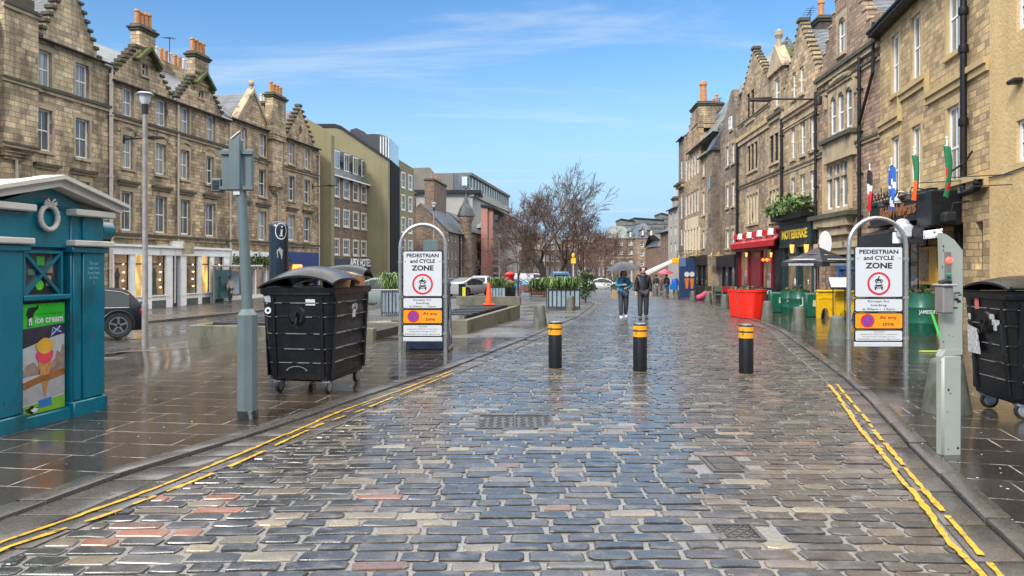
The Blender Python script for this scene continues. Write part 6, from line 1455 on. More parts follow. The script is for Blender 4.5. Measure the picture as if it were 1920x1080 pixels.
# overflowing cardboard
cb = simple('cardboard', (.30, .15, .07), .8, var=.35, vscale=4, dirt=((.14, .07, .035), 6, .6))
for (x, y, z, a, sx, sy, sz) in ((-.10, -.38, 1.45, 20, .3, .22, .06), (.28, -.40, 1.46, -12, .26, .2, .07), (.36, -.30, 1.55, 30, .2, .2, .03), (.50, -.36, 1.45, 10, .15, .16, .06)):
    q = MB(); q.M = Matrix.Translation((x, y, z)) @ Matrix.Rotation(R(a), 4, 'Z') @ Matrix.Rotation(R(a*.6), 4, 'X'); q.box(-sx/2, sx/2, -sy/2, sy/2, -sz, sz); o_ = q.build('cardboard_box', cb)
    bpy.context.view_layer.update(); o_.location = bl_.matrix_basis @ Vector((0, 0, 0)); o_.rotation_euler = bl_.rotation_euler
    tag(o_, ['flattened brown cardboard box squeezed under the left lid', 'brown cardboard box in the middle of the waste container opening', 'tilted cardboard flap topmost on the waste container', 'small cardboard box at the far end of the waste container'][[-.10, .28, .36, .50].index(x)], 'cardboard box', 'cardboard sticking out of the waste container')
def sticker(par, pts, mat, name='sticker'):
    q = MB(); q.face(pts); return q.build(name, mat, par, fixn=False)
sx_ = -.685*.96-.012
sticker(bl_, [(sx_-.004, -.25, 1.17), (sx_-.004, -.12, 1.17), (sx_-.012, -.12, 1.25), (sx_-.012, -.25, 1.25)], M['swhite'])
q = MB(); q.disc((sx_-.006, .40, 1.10), .045, (-1, 0, .1), 16, 0, .02); q.build('round_sticker', M['swhite'], bl_)
sticker(bl_, [(sx_-.008, .34, 1.22), (sx_-.008, .42, 1.18), (sx_-.012, .46, 1.28), (sx_-.012, .38, 1.30)], mk((.35, .4, .42)), 'sticker')
yy = -.495*.955-.022
for (xa_, xb_, za_, zb_) in ((-.05, .02, 1.10, 1.16), (.03, .08, 1.12, 1.17), (-.04, .07, .98, 1.09), (.1, .13, 1.07, 1.16)): sticker(bl_, [(xa_, yy-.01, za_), (xb_, yy-.01, za_), (xb_, yy-.018, zb_), (xa_, yy-.018, zb_)], simple('torn_label', (.55, .55, .55), .7, var=.6, vscale=25))
q = MB(); 
for i in range(13): a = R(15+150*i/12); q.box(sx_+.03, sx_+.045, .02+.14*math.cos(a)-.012, .02+.14*math.cos(a)+.012, .30+.07*math.sin(a), .308+.07*math.sin(a))
q.build('moulded_arc', simple('scuffed_plastic', (.2, .2, .2), .4), bl_)
N_ = Vector((5.35, 7.95)); u_ = Vector((.09, .995)); v_ = Vector((.995, -.09)); c = N_+u_*.5+v_*.68
br_ = bin1100('black wheeled waste container with closed lid, beside the pale signal post', (c.x, c.y, G(c.x, c.y)+.03), math.atan2(v_.y, v_.x), lid_right)
sxr = -.685*.97-.014
torn = simple('torn_label', (.5, .5, .5), .7, var=.7, vscale=25)
sticker(br_, [(sxr-.004, .22, 1.18), (sxr-.004, .13, 1.18), (sxr-.01, .13, 1.32), (sxr-.01, .22, 1.32)], mk((.5, .12, .12)))
sticker(br_, [(sxr-.0, .38, .66), (sxr-.0, .10, .66), (sxr-.006, .16, .95), (sxr-.006, .38, .99)], torn)
for (ya, yb, za, zb_) in ((-.1, -.2, 1.08, 1.14), (-.15, -.3, 1.02, 1.08), (-.18, -.25, .96, 1.02), (.30, .36, 1.05, 1.12)): sticker(br_, [(sxr-.008, ya, za), (sxr-.008, yb, za), (sxr-.012, yb, zb_), (sxr-.012, ya, zb_)], torn, 'sticker')
q = MB(); q.tube([(sxr-.01, -.38, 1.05), (sxr-.06, -.40, 1.04), (sxr-.06, -.43, .72), (sxr-.01, -.43, .70)], .014, 6); q.build('grab_handle', M['plastic'], br_, smooth=True)

# --- zone signs in steel hoops
def zone_sign(label, pc, py, width, top, plate, half):
    p = at(pc, py); t = thing('zone_sign', label, 'road sign', tuple(p), 0, 'pedestrian zone signs in steel hoops'); r_ = half; zc = top-r_-.035
    q = MB(); pts = [(-r_, 0, -.05), (-r_, 0, .8), (-r_, 0, zc)]+[(-r_*math.cos(R(a)), 0, zc+r_*math.sin(R(a))) for a in range(12, 180, 12)]+[(r_, 0, zc), (r_, 0, .8), (r_, 0, -.05)]
    q.tube(pts, .034, 12); q.build('hoop', M['steel'], t, smooth=True)
    s = p.y/F; Z = lambda y: CAMZ+(HY-y)*s-p.z; w2 = plate/2; yb = -.045
    def panel(z1, z0, mat, name):
        q = MB(); rr = .02
        def rrect(w_, a, b, r): return [(-w_+r, a), (w_-r, a), (w_, a+r), (w_, b-r), (w_-r, b), (-w_+r, b), (-w_, b-r), (-w_, a+r)]
        q.prism(rrect(w2, z0, z1, rr), yb, yb+.012, 'y'); pn = q.build(name, M['sblack'], t)
        q = MB(); q.prism(rrect(w2-.016, z0+.016, z1-.016, rr*.8), yb-.003, yb, 'y'); q.build('face', mat, pn); return pn
    zs = [Z(v) for v in plate_y[label[:4]]]
    a = panel(zs[0], zs[1], M['swhite'], 'main_plate'); b = panel(zs[1]-.006, zs[2], M['swhite'], 'loading_plate'); c = panel(zs[2]-.006, zs[3], M['sorange'], 'no_waiting_plate'); d = panel(zs[3]-.006, zs[4], M['swhite'], 'caution_plate')
    H1 = zs[0]-zs[1]; ty = yb-.0045
    fit('PEDESTRIAN', plate*.80, H1*.083, 'lettering', M['sblack'], a, (0, ty, zs[0]-H1*.105), bold=.03)
    fit('and CYCLE', plate*.62, H1*.085, 'lettering', M['sblack'], a, (0, ty, zs[0]-H1*.225), bold=.03)
    fit('ZONE', plate*.55, H1*.115, 'lettering', M['sblack'], a, (0, ty, zs[0]-H1*.375), bold=.035)
    for sg in (-1, 1): q = MB(); q.disc((sg*plate*.43, ty, zs[0]-H1*.235), .009, (0, -1, 0), 10); q.build('rivet', M['sblack'], a)
    cz = zs[0]-H1*.725; R_ = H1*.225
    q = MB(); q.disc((0, ty, cz), R_, (0, -1, 0), 40, 0, R_*.82); q.build('red_ring', M['sred'], a)
    # car seen from the front with a motorcycle above it
    q = MB(); k = R_*.36
    q.prism([(-k*1.0, cz-k*1.15), (k*1.0, cz-k*1.15), (k*1.0, cz-k*.45), (k*.78, cz-k*.30), (k*.62, cz+k*.28), (-k*.62, cz+k*.28), (-k*.78, cz-k*.30), (-k*1.0, cz-k*.45)], ty, ty+.001, 'y')
    q.box(-k*.95, -k*.6, ty, ty+.001, cz-k*1.5, cz-k*1.15); q.box(k*.6, k*.95, ty, ty+.001, cz-k*1.5, cz-k*1.15)
    q.build('car_symbol', M['sblack'], a)
    q = MB(); q.prism([(-k*.6, cz-k*.28), (k*.6, cz-k*.28), (k*.5, cz+k*.15), (-k*.5, cz+k*.15)], ty-.0012, ty-.0002, 'y'); q.box(-k*.5, k*.5, ty-.0012, ty-.0002, cz-k*.95, cz-k*.75); 
    for sg in (-1, 1): q.disc((sg*k*.75, ty-.001, cz-k*.62), k*.14, (0, -1, 0), 10)
    q.build('car_windscreen', M['swhite'], a)
    q = MB(); zm = cz+k*.75
    for sg in (-1, 1): q.disc((sg*k*.62, ty, zm-k*.12), k*.36, (0, -1, 0), 16, 0, k*.16)
    q.prism([(-k*.5, zm-k*.1), (k*.45, zm-k*.15), (k*.6, zm+k*.35), (k*.2, zm+k*.25), (-k*.1, zm+k*.7), (-k*.35, zm+k*.45), (-k*.75, zm+k*.3)], ty-.001, ty, 'y'); q.disc((k*.05, ty, zm+k*.85), k*.2, (0, -1, 0), 12)
    q.build('motorcycle_symbol', M['sblack'], a)
    h2 = zs[1]-zs[2]
    for i, (tx, wd) in enumerate((('Except for', .45), ('loading', .32), ('6.30am - 12pm', .66))): fit(tx, plate*wd, h2*.19, 'lettering', M['sblack'], b, (0, ty, zs[1]-.01-h2*(.22+.27*i)), bold=.008)
    h3 = zs[2]-zs[3]; R3_ = h3*.40; cx = -plate*.23; cz3 = (zs[2]+zs[3])/2
    q = MB(); q.disc((cx, ty, cz3), R3_, (0, -1, 0), 30, 0, R3_*.76); q.prism([(cx-R3_*.62, cz3+R3_*.46), (cx-R3_*.46, cz3+R3_*.62), (cx+R3_*.62, cz3-R3_*.46), (cx+R3_*.46, cz3-R3_*.62)], ty-.0012, ty-.0003, 'y'); q.build('no_waiting_ring', M['sred'], c)
    q = MB(); q.disc((cx, ty+.0006, cz3), R3_*.76, (0, -1, 0), 30); q.build('no_waiting_disc', M['sblue'], c)
    fit('At any', plate*.36, h3*.26, 'lettering', M['sblack'], c, (plate*.19, ty, cz3+h3*.17), bold=.01); fit('time', plate*.23, h3*.22, 'lettering', M['sblack'], c, (plate*.19, ty, cz3-h3*.18), bold=.01)
    h4 = zs[3]-zs[4]
    for i, (tx, wd) in enumerate((('CAUTION', .22), ('Automatic bollards in operation', .76), ('STOP when red light shows', .66), ('PROCEED when green light shows', .86))): fit(tx, plate*wd, h4*.11, 'lettering', M['sblack'], d, (0, ty, zs[3]-.012-h4*(.15+.2*i)), bold=.0)
    q = MB(); q.box(-w2*.98, w2*.98, yb+.0, yb+.05, zs[4]-.085, zs[4]-.01, 0, .01); q.build('lower_rail', M['pgrey'], t)
    for z in (zs[0]-.2, zs[1], zs[4]+.05):
        for sg in (-1, 1): q = MB(); q.box(sg*w2-.02*0, sg*(half-.02), -.03, -.005, z-.02, z+.02); q.lathe([(.042, z-.025), (.042, z+.025)], (sg*half, 0), 10); q.build('clamp', M['steel'], t)
    return t
plate_y = {'left': (470, 556.5, 579, 607, 631), 'righ': (462, 558, 585, 617, 640)}
zone_sign('left pedestrian and cycle zone sign in a steel hoop, beside the black waste container', 793, 682, 0, 2.47, .70, .395)
zone_sign('right pedestrian and cycle zone sign in a steel hoop, beside the pale signal post', 1645, 700, 0, 2.51, .775, .455)

# --- litter bin behind the left sign
p = at(836, 661); t = thing('litter_bin', 'large black litter bin with torn blue stickers on its side, behind the left zone sign', 'litter bin', (p.x-.36, p.y+.36, p.z+.03), R(-2))
q = MB(); q.ring([[(-.42*k, -.40*k, z), (.42*k, -.40*k, z), (.42*k, .40*k, z), (-.42*k, .40*k, z)] for z, k in ((0, 1.0), (1.25, .90), (1.27, .93), (1.33, .93), (1.38, .86))]); lb = q.build('body', simple('dark_bin_paint', (.022, .018, .018), .35, var=.3, dirt=((.07, .06, .055), 8, .66)), t)
q = MB(); q.box(-.36, .36, -.43, -.40, .04, .95, 0, .01); q.build('door', simple('navy_bin_panel', (.012, .022, .045), .3, var=.3), t)
for x_ in (.395,): q = MB(); q.box(x_-.03, x_+.005, -.22, .12, 1.02, 1.2); q.build('opening', M['sblack'], t)
for pts, mt in (([(.402, -.12, .35), (.402, .10, .42), (.398, .14, .82), (.394, -.05, .92)], simple('torn_blue_poster', (.18, .28, .48), .6, var=.7, vscale=8, dirt=((.6, .6, .6), 8, .55))), ([(.412, -.26, .30), (.410, -.18, .30), (.404, -.18, .62), (.406, -.26, .55)], torn), ([(.412, -.05, .22), (.410, .16, .26), (.404, .12, .42), (.406, -.02, .38)], torn)):
    q = MB(); q.face([(a_+.012, b_, c_) for a_, b_, c_ in pts]); q.build('torn_sticker', mt, t, fixn=False)
q = MB(); q.box(.36, .44, -.38, .38, 0, .07, 0, .01); q.build('foot', M['concrete'], t)

# --- automatic bollards
def rbollard(px, py, top, label, yaw=0):
    p = at(px, py); s = p.y/F; h = (py-top)*s; t = thing('rising_bollard', label, 'bollard', tuple(p), 0, 'black rising bollards across the road'); r_ = 11.5*s if px != 1399 else 12*s; r_ = .112
    q = MB(); q.lathe([(r_, -.03), (r_, h-.015), (r_*.93, h)], n=24); q.build('post', simple('bollard_black', (.010, .010, .011), .4, spec=.3, var=.4, vscale=20, dirt=((.08, .08, .075), 14, .66)), t, smooth=True)
    for z0, z1 in ((h-.105, h-.035), (h-.215, h-.13)):
        q = MB(); q.lathe([(r_+.003, z0), (r_+.003, z1)], n=24, cap0=False, cap1=False); q.build('amber_band', M['amber'], t, smooth=True)
    q = MB(); q.lathe([(r_*.99, h-.02), (r_*.97, h-.004), (r_*.6, h+.004), (0, h+.005)], n=24); q.build('cap', M['galv'], t, smooth=True)
    q = MB(); q.lathe([(r_+.05, -.01), (r_+.05, .010), (r_+.004, .013)], n=24); q.build('collar', simple('worn_yellow_collar', (.16, .13, .05), .4, var=.7, vscale=20), t, smooth=True)
rbollard(1041, 691, 603, 'leftmost of the three black bollards with yellow bands across the setts')
rbollard(1200, 697, 606, 'middle one of the three black bollards, in line with the walking pair')
rbollard(1399, 701, 608, 'rightmost of the three black bollards, in front of the red planters')

# --- tapered concrete bollards
def cb_mesh(parent, h=.62, rb=.21, rt=.135):
    q = MB(); q.lathe([(rb, -.02), (rb*.99, .05), (rt*1.06, h*.9), (rt, h*.96), (rt*.8, h), (0, h+.008)], n=16); return q.build('stub', M['bol'], parent, smooth=True)
BG = 'tapered mossy concrete bollards'
blist = [(1012, 614, 'mossy concrete bollard left of the leftmost black bollard'), (1070, 583, 'mossy concrete bollard in front of the big leafy planter'),
 (1570, 648, 'mossy concrete bollard just left of the right-hand zone sign'), (1498, 621, 'mossy concrete bollard in front of the green barrel planters'), (1439.5, 601, 'mossy concrete bollard right of the red planters'),
 (1359, 578, 'mossy concrete bollard just left of the red planters'), (1328, 570, 'mossy concrete bollard in front of the green cafe chairs'), (1299, 566.5, 'mossy concrete bollard left of the pink chair cover'),
 (1269, 562, 'mossy concrete bollard nearest the walker with the blue bag'), (1247, 558.5, 'mossy concrete bollard under the pink umbrella'), (1229, 554.5, 'mossy concrete bollard behind the man in the dark hood'),
 (1775, 776, 'wide mossy concrete bollard behind the pale signal post'), (1117, 541, 'distant bollard at the left kerb bend'), (1128, 539, 'distant bollard beyond the kerb bend near the walking pair')]
src = None
for px, py, lb in blist:
    p = at(px, py); 
    if src is None: src = tag(cb_mesh(None), lb, 'bollard', BG); src.name = 'concrete_bollard'; src.data.name = 'concrete_bollard'; c = src
    else: c = copy_thing(src, p, rnd.random()*6, lb)
    c.location = p+Vector((0, 0, .02)); k = {1775: 1.22, 1012: 1.0}.get(px, 1.0); c.scale = (k, k, k if px != 1775 else 1.0)

# --- pale signal post
p = at(1774, 856); s = p.y/F; t = thing('signal_post', 'pale grey-green bollard signal post with slanted top, lit red light and green lens', 'signal post', tuple(p), R(6)); X_ = lambda px: (px-1774)*s; Z_ = lambda py: CAMZ+(HY-py)*s-p.z
q = MB(); q.box(X_(1759), X_(1799), -.05, .05, -.03, Z_(664), 0, .02); q.prism([(X_(1759), Z_(668)), (X_(1799), Z_(664)), (X_(1801), Z_(655)), (X_(1766), Z_(655))], -.045, .045, 'y')
q.build('lower_post', M['pgreen'], t, smooth=True)
q = MB(); q.prism([(X_(1766), Z_(657)), (X_(1802), Z_(657)), (X_(1803), Z_(470)), (X_(1786), Z_(450)), (X_(1770), Z_(440)), (X_(1761), Z_(437)), (X_(1764), Z_(540))], -.03, .03, 'y'); up = q.build('upper_post', M['pgreen'], t)
q = MB(); q.box(X_(1766), X_(1778), -.045, -.028, Z_(527), Z_(472), 0, .004); hs_ = q.build('signal_plate', simple('signal_grey', (.13, .13, .12), .5), t)
q = MB(); c = Vector((X_(1772), -.05, Z_(488))); q.ring([[(c.x+r_*math.cos(a), c.y+yy, c.z+r_*math.sin(a)) for a in [2*math.pi*i/16 for i in range(16)]] for r_, yy in ((.028, .01), (.027, -.005), (.015, -.018))]); q.build('red_light', emis('red_signal', (1, .03, .015), 5), hs_, smooth=True)
q = MB(); c = Vector((X_(1772), -.05, Z_(516))); q.ring([[(c.x+r_*.95*math.cos(a), c.y+yy, c.z+r_*math.sin(a)) for a in [2*math.pi*i/16 for i in range(16)]] for r_, yy in ((.026, .01), (.025, -.005), (.014, -.018))]); q.build('green_lens', mk((.02, .16, .10), 'green_lens', .1), hs_, smooth=True)
q = MB(); q.box(X_(1747), X_(1768), -.14, -.02, Z_(586), Z_(536), 0, .01); cbx = q.build('card_reader_box', simple('reader_grey', (.22, .20, .19), .5, .2), t); q = MB(); q.box(X_(1745), X_(1772), -.16, -.0, Z_(536), Z_(532), 0, .004); q.build('lid', M['galv'], cbx)
q = MB(); q.tube([(X_(1748), -.08, Z_(530)), (X_(1760), -.1, Z_(526)), (X_(1772), -.06, Z_(529))], .022, 6); q.build('black_rag', M['black'], cbx, smooth=True)
q = MB(); rr = random.Random(8)
for (px_, py_, w_, h_) in ((1792, 549, 14, 3), (1790, 561, 10, 5), (1795, 565, 9, 6), (1788, 577, 12, 3), (1797, 553, 8, 3), (1764, 640, 3, 2), (1775, 628, 2, 1.5), (1783, 630, 2, 1.5), (1756, 677, 2, 2), (1771, 729, 4, 5), (1775, 736, 3, 2), (1769, 770, 2, 2), (1771, 840, 4, 1.5), (1790, 838, 5, 5), (1762, 500, 2, 4), (1764, 462, 3, 5), (1764, 470, 2, 4)):
    yv = -.0315 if py_ < 655 else -.0515
    q.prism([(X_(px_-w_/2*.8), Z_(py_+h_/2)), (X_(px_+w_/2), Z_(py_+h_/2*.6)), (X_(px_+w_/2*.6), Z_(py_-h_/2)), (X_(px_-w_/2), Z_(py_-h_/2*.5))], yv, yv+.001, 'y')
q.build('black_scuffs', M['black'], t)
# ================================================================== square: low walls, planters, cars, trees
# --- low concrete walls with slatted tops
conc = simple('damp_concrete', (.135, .125, .085), .6, var=.35, vscale=2.5, bump=.3, bscale=40, dirt=((.055, .06, .03), 2.2, .52)); slat = simple('dark_wet_timber', (.03, .028, .026), .35, var=.4)
p0 = at(876, 628); p1 = at(975, 598); t = thing('planter_bench', 'low concrete wall planter with slatted seat and orange cone on it', 'planter bench', tuple(p0), math.atan2(p1.y-p0.y, p1.x-p0.x))
Lw = (p1-p0).to_2d().length; dz = p1.z-p0.z
z0h = CAMZ+(HY-601)/F*p0.y-p0.z; z1h = CAMZ+(HY-556)/F*p1.y-p0.z
q = MB(); q.prism([(0, -.1), (Lw, dz-.1), (Lw, z1h-.30), (.06, z0h), (0, z0h)], 0, .16, 'y'); q.box(-.0, .16, .161, 2.0, -.1, z0h); q.box(Lw-.2, Lw, .161, 2.1, -.3, z1h-.3); q.box(Lw-.22, Lw+.02, -.03, 2.2, z1h-.3, z1h)
q.build('wall', conc, t)
for i in range(7):
    x = 1.1+i*(Lw-1.9)/7; z = z0h+(z1h-.3-z0h)*x/Lw+.05; q = MB(); q.box(x, x+.22, .22, 1.3, z, z+.035, 0, .006); q.build('seat_slat', slat, t)
q = MB(); za_ = z0h+(z1h-.3-z0h)*1.1/Lw; zb_ = z0h+(z1h-.3-z0h)*(Lw-.7)/Lw
for y in (.28, 1.2): q.prism([(1.0, za_-.05), (Lw-.75, zb_-.05), (Lw-.75, zb_+.05), (1.0, za_+.05)], y, y+.06, 'y')
q.build('seat_rail', M['iron'], t)
bpy.context.view_layer.update(); wm = Matrix.Translation(t.location) @ Matrix.Rotation(t.rotation_euler.z, 4, 'Z')
cp_ = wm @ Vector((Lw-1.45, .75, z0h+(z1h-.3-z0h)*(Lw-1.45)/Lw+.085)); c = thing('traffic_cone', 'tall orange cone standing on the slatted bench of the low concrete wall', 'traffic cone', tuple(cp_))
q = MB(); q.lathe([(.12, .03), (.055, .68), (.045, .72), (0, .72)], n=18); cn = q.build('cone', mk((.75, .09, .015), 'cone_orange', .4), c, smooth=True); q = MB(); q.box(-.19, .19, -.19, .19, 0, .035, 0, .01); q.build('base', mk((.6, .07, .015), 'cone_base', .5), c)
p0 = at(352, 652); p1 = at(700, 640)
t = thing('planter_bench', 'long low concrete wall behind the left waste container with dark slats on top', 'planter bench', tuple(p0), math.atan2(p1.y-p0.y, p1.x-p0.x))
Lw = (p1-p0).to_2d().length; z0h = CAMZ+(HY-610)/F*p0.y-p0.z
q = MB(); q.box(0, Lw, 0, .2, -.2, z0h, 0, .01); q.box(0, .2, .201, 1.9, -.2, z0h, 0, .01); q.box(.2, Lw, 1.7, 1.9, -.2, z0h, 0, .01); q.build('wall', conc, t)
q = MB(); q.box(.2, Lw, .2, 1.7, -.2, z0h-.08); q.build('soil', simple('wet_soil', (.03, .022, .018), .8, bump=.8), t)
for i in range(5): q = MB(); y = .25+i*.3; q.box(.5, Lw*.48, y, y+.2, z0h+.03+.012*i, z0h+.07+.012*i, 0, .006); q.build('seat_slat', slat, t)
# --- crowd barrier
def barrier(pa, pb, h, label, n=13, mat='galv'):
    t = thing('crowd_barrier', label, 'barrier', tuple(pa), math.atan2(pb.y-pa.y, pb.x-pa.x)); L_ = (pb-pa).to_2d().length
    q = MB(); q.tube([(0, 0, .05), (0, 0, h-.06), (.06, 0, h), (L_-.06, 0, h), (L_, 0, h-.06), (L_, 0, .05)], .019, 8); q.tube([(0, 0, .18), (L_, 0, .18)], .015, 6)
    for x in (.25, L_-.25): q.tube([(x, -.25, .0), (x, -.2, .04), (x, 0, .18), (x, .2, .04), (x, .25, 0)], .014, 6)
    q.build('frame', M[mat], t, smooth=True)
    for i in range(n): x = L_*(i+1)/(n+1); q = MB(); q.tube([(x, 0, .18), (x, 0, h)], .008, 5); q.build('bar', M[mat], t)
    return t
barrier(at(690, 618)+Vector((0, 0, .02)), at(752, 616)+Vector((0, 0, .02)), 1.05, 'grey tubular crowd barrier between the black waste container and the left zone sign', 16)
# --- planters with leaves
slatp = simple('grey_blue_planter', (.25, .32, .36), .45, var=.2, dirt=((.10, .12, .13), 4, .6))
def planter(px0, px1, pyb, h, label, seed, depth=1.0, leafh=.55, nl=520, Y=None, kind='spiky', mat=None, colr='cols'):
    a = at(px0, pyb); Y = Y or a.y; a = Vector(((px0-960)/F*Y, Y, 0)); b = Vector(((px1-960)/F*Y, Y, 0)); a.z = G(a.x, Y)+.02; W_ = b.x-a.x
    t = thing('street_planter', label, 'planter', (a.x+W_/2, Y, a.z), 0, 'tall slatted street planters'); w2 = W_/2
    q = MB(); q.box(-w2+.03, w2-.03, .03, depth-.03, .08, h-.03); q.build('box', mat or slatp, t)
    q = MB()
    for x in (-w2, w2-.05):
        for y in (0, depth-.05): q.box(x, x+.05, y, y+.05, 0, h+.05)
    q.box(-w2+.05, w2-.05, .0, .03, .08, .13); q.box(-w2+.05, w2-.05, 0, .03, h-.08, h-.02)
    q.build('frame', M['iron'], t)
    n = max(4, int(W_/.22))
    for i in range(n): x = -w2+.1+(W_-.25)*(i+.5)/n; q = MB(); q.box(x-.02, x+.02, 0, .028, .13, h-.08); q.build('slat', M['iron'], t)
    r = random.Random(seed); q = MB()
    for i in range(nl):
        bx, by = r.uniform(-w2+.1, w2-.1), r.uniform(.05, depth-.1); az_ = r.uniform(0, 6.28); ll = leafh*r.uniform(.25, 1.35); out = r.uniform(.15, .9)*ll; ww = .018*r.uniform(.8, 1.8)*(1.6 if kind == 'bushy' else 1)
        d = Vector((math.cos(az_), math.sin(az_), 0)); s_ = Vector((-d.y, d.x, 0))*ww; k = r.choice([0, 0, 1, 1, 2])
        b0 = Vector((bx, by, h-.05)); m1 = b0+d*out*.4+Vector((0, 0, ll*.62)); m2 = b0+d*out*.8+Vector((0, 0, ll*.7)); e = b0+d*out*1.25+Vector((0, 0, ll*(.25 if r.random() < .6 else .65)))
        q.face([b0-s_*.6, b0+s_*.6, m1+s_, m1-s_], k); q.face([m1-s_, m1+s_, m2+s_*.9, m2-s_*.9], k); q.face([m2-s_*.9, m2+s_*.9, e], k)
    q.build('leaves', GR, t, fixn=False)
    return t
planter(1027, 1088, 575, .92, 'big grey slatted planter with arching green leaves, nearest the left kerb bend', 1, 1.4, .62, 700, Y=32.5)
planter(918, 948, 552, .85, 'grey slatted planter with green leaves, behind the orange cone', 2, 1.3, .7, 420, Y=48)
planter(948, 967, 550, .80, 'dark slatted planter just in front of the red post box', 3, 1.3, .5, 250, Y=50, mat=M['iron'])
planter(714, 752, 585, .95, 'grey-green planter with spiky leaves behind the crowd barrier', 4, 1.2, .75, 420, Y=27)
planter(996, 1026, 545, .5, 'brown wooden planter with a round green bush behind the big planter', 5, 1.4, 1.0, 500, Y=57, kind='bushy', mat=mk((.22, .07, .03), 'red_brown_timber'))
q = None
# green bushy shrubs to the right of the big planter and far seating
def shrub(px, py, Y, w_, h_, label, n=600, seed=1, dark=True):
    x = (px-960)/F*Y; t = thing('shrub', label, 'shrub', (x, Y, G(x, Y))); r = random.Random(seed)
    q = MB(); q.tube([(0, 0, 0), (.05, 0, h_*.5), (-.03, .02, h_*.9)], .04, 6); q.build('stem', M['iron'], t)
    def pf(r):
        while True:
            v = Vector((r.uniform(-1, 1), r.uniform(-1, 1), r.uniform(-1, 1)))
            if v.length < 1 and noise.noise(v*2.2+Vector((seed, 0, 0))) > -.22: return (v.x*w_/2, v.y*w_/2, h_*.55+v.z*h_*.45)
    greenery('leaves', pf, n, t, [M['leaf3'], M['leaf3'], M['leaf1']] if dark else GR, seed, .16)
shrub(1098, 540, 42, 1.1, 1.9, 'dark green shrub at the right end of the big leafy planter', 700, 3); shrub(1146, 530, 80, 2.4, 2.2, 'distant dark shrub by the cafe seating', 400, 5)
# --- wooden benches / barrows
tim = mk((.25, .09, .05), 'red_brown_bench', .5)
for px, lb in ((986, 'brown timber bench left of the two between post box and blue van'), (1003, 'brown timber bench right of the two between post box and blue van')):
    Y = 60; x = (px-960)/F*Y; t = thing('timber_bench', lb, 'bench', (x, Y, G(x, Y)), 0, 'timber benches by the trees')
    for k in range(3): q = MB(); q.box(-.5, .5, .2, .24, .5+.13*k, .6+.13*k); q.build('back_slat', tim, t)
    q = MB(); q.box(-.5, .5, -.2, .2, .42, .47); q.build('seat', tim, t)
    for sx in (-.45, .39): q = MB(); q.box(sx, sx+.06, -.2, -.14, 0, .42); q.box(sx, sx+.06, .18, .24, 0, .9); q.box(sx, sx+.06, -.14, .18, .3, .36); q.build('leg', tim, t)
# --- post box
Y = 58; x = (956-960)/F*Y; t = thing('post_box', 'round red pillar post box behind the planters on the square', 'post box', (x, Y, G(x, Y)+.02)); rd = mk((.55, .012, .012), 'post_red', .3)
q = MB(); q.lathe([(.27, 0), (.27, .12), (.24, .14), (.24, 1.32), (.26, 1.34)], n=20); q.build('pillar', rd, t, smooth=True); q = MB(); q.lathe([(.26, 1.34), (.31, 1.37), (.31, 1.44), (.24, 1.52), (.1, 1.58), (0, 1.60)], n=20); q.build('cap', rd, t, smooth=True)
q = MB(); q.box(-.12, .12, -.262, -.235, 1.20, 1.24); q.build('slot', M['black'], t); q = MB(); q.box(-.09, .09, -.258, -.235, .85, 1.05); q.build('notice', M['swhite'], t); q = MB(); q.lathe([(.272, .0), (.272, .11)], n=20); q.build('black_base', M['black'], t, smooth=True); t.scale = (1.35, 1.35, 1.18)
# --- yellow sign on a pole, green and yellow bin etc.
Y = 47; x = (1075-960)/F*Y; t = thing('yellow_sign', 'small yellow sign and yellow lamp on a pole beside the big bare tree', 'sign', (x, Y, G(x, Y))); zt = lambda py: CAMZ+(HY-py)/F*Y-G(x, Y)
q = MB(); q.tube([(0, 0, 0), (0, 0, zt(476))], .03, 8); q.build('pole', M['pgrey'], t, smooth=True); q = MB(); q.box(-.15, .15, -.06, -.03, zt(494), zt(484), 0, .005); q.build('sign_plate', simple('yellow_plate', (.8, .5, .02), .4), t); q = MB(); q.lathe([(.03, zt(484)), (.09, zt(481)), (.1, zt(477)), (0, zt(474))], n=10); q.build('lamp', mk((.75, .5, .03), 'yellow_lamp'), t)
Y = 45; x = (868-960)/F*Y; t = thing('grit_bin', 'black and yellow bin at the edge of the square left of the parked cars', 'bin', (x, Y, G(x, Y)+.02)); q = MB(); q.box(-.25, .15, -.2, .2, 0, .95, 0, .03); q.build('body', M['black'], t); q = MB(); q.box(-.02, .17, -.22, -.2, .1, .85); q.build('yellow_panel', mk((.6, .55, .03), 'yellow_green'), t); q = MB(); q.box(-.27, .19, -.22, .22, .95, 1.05, 0, .03); q.build('lid', M['black'], t)

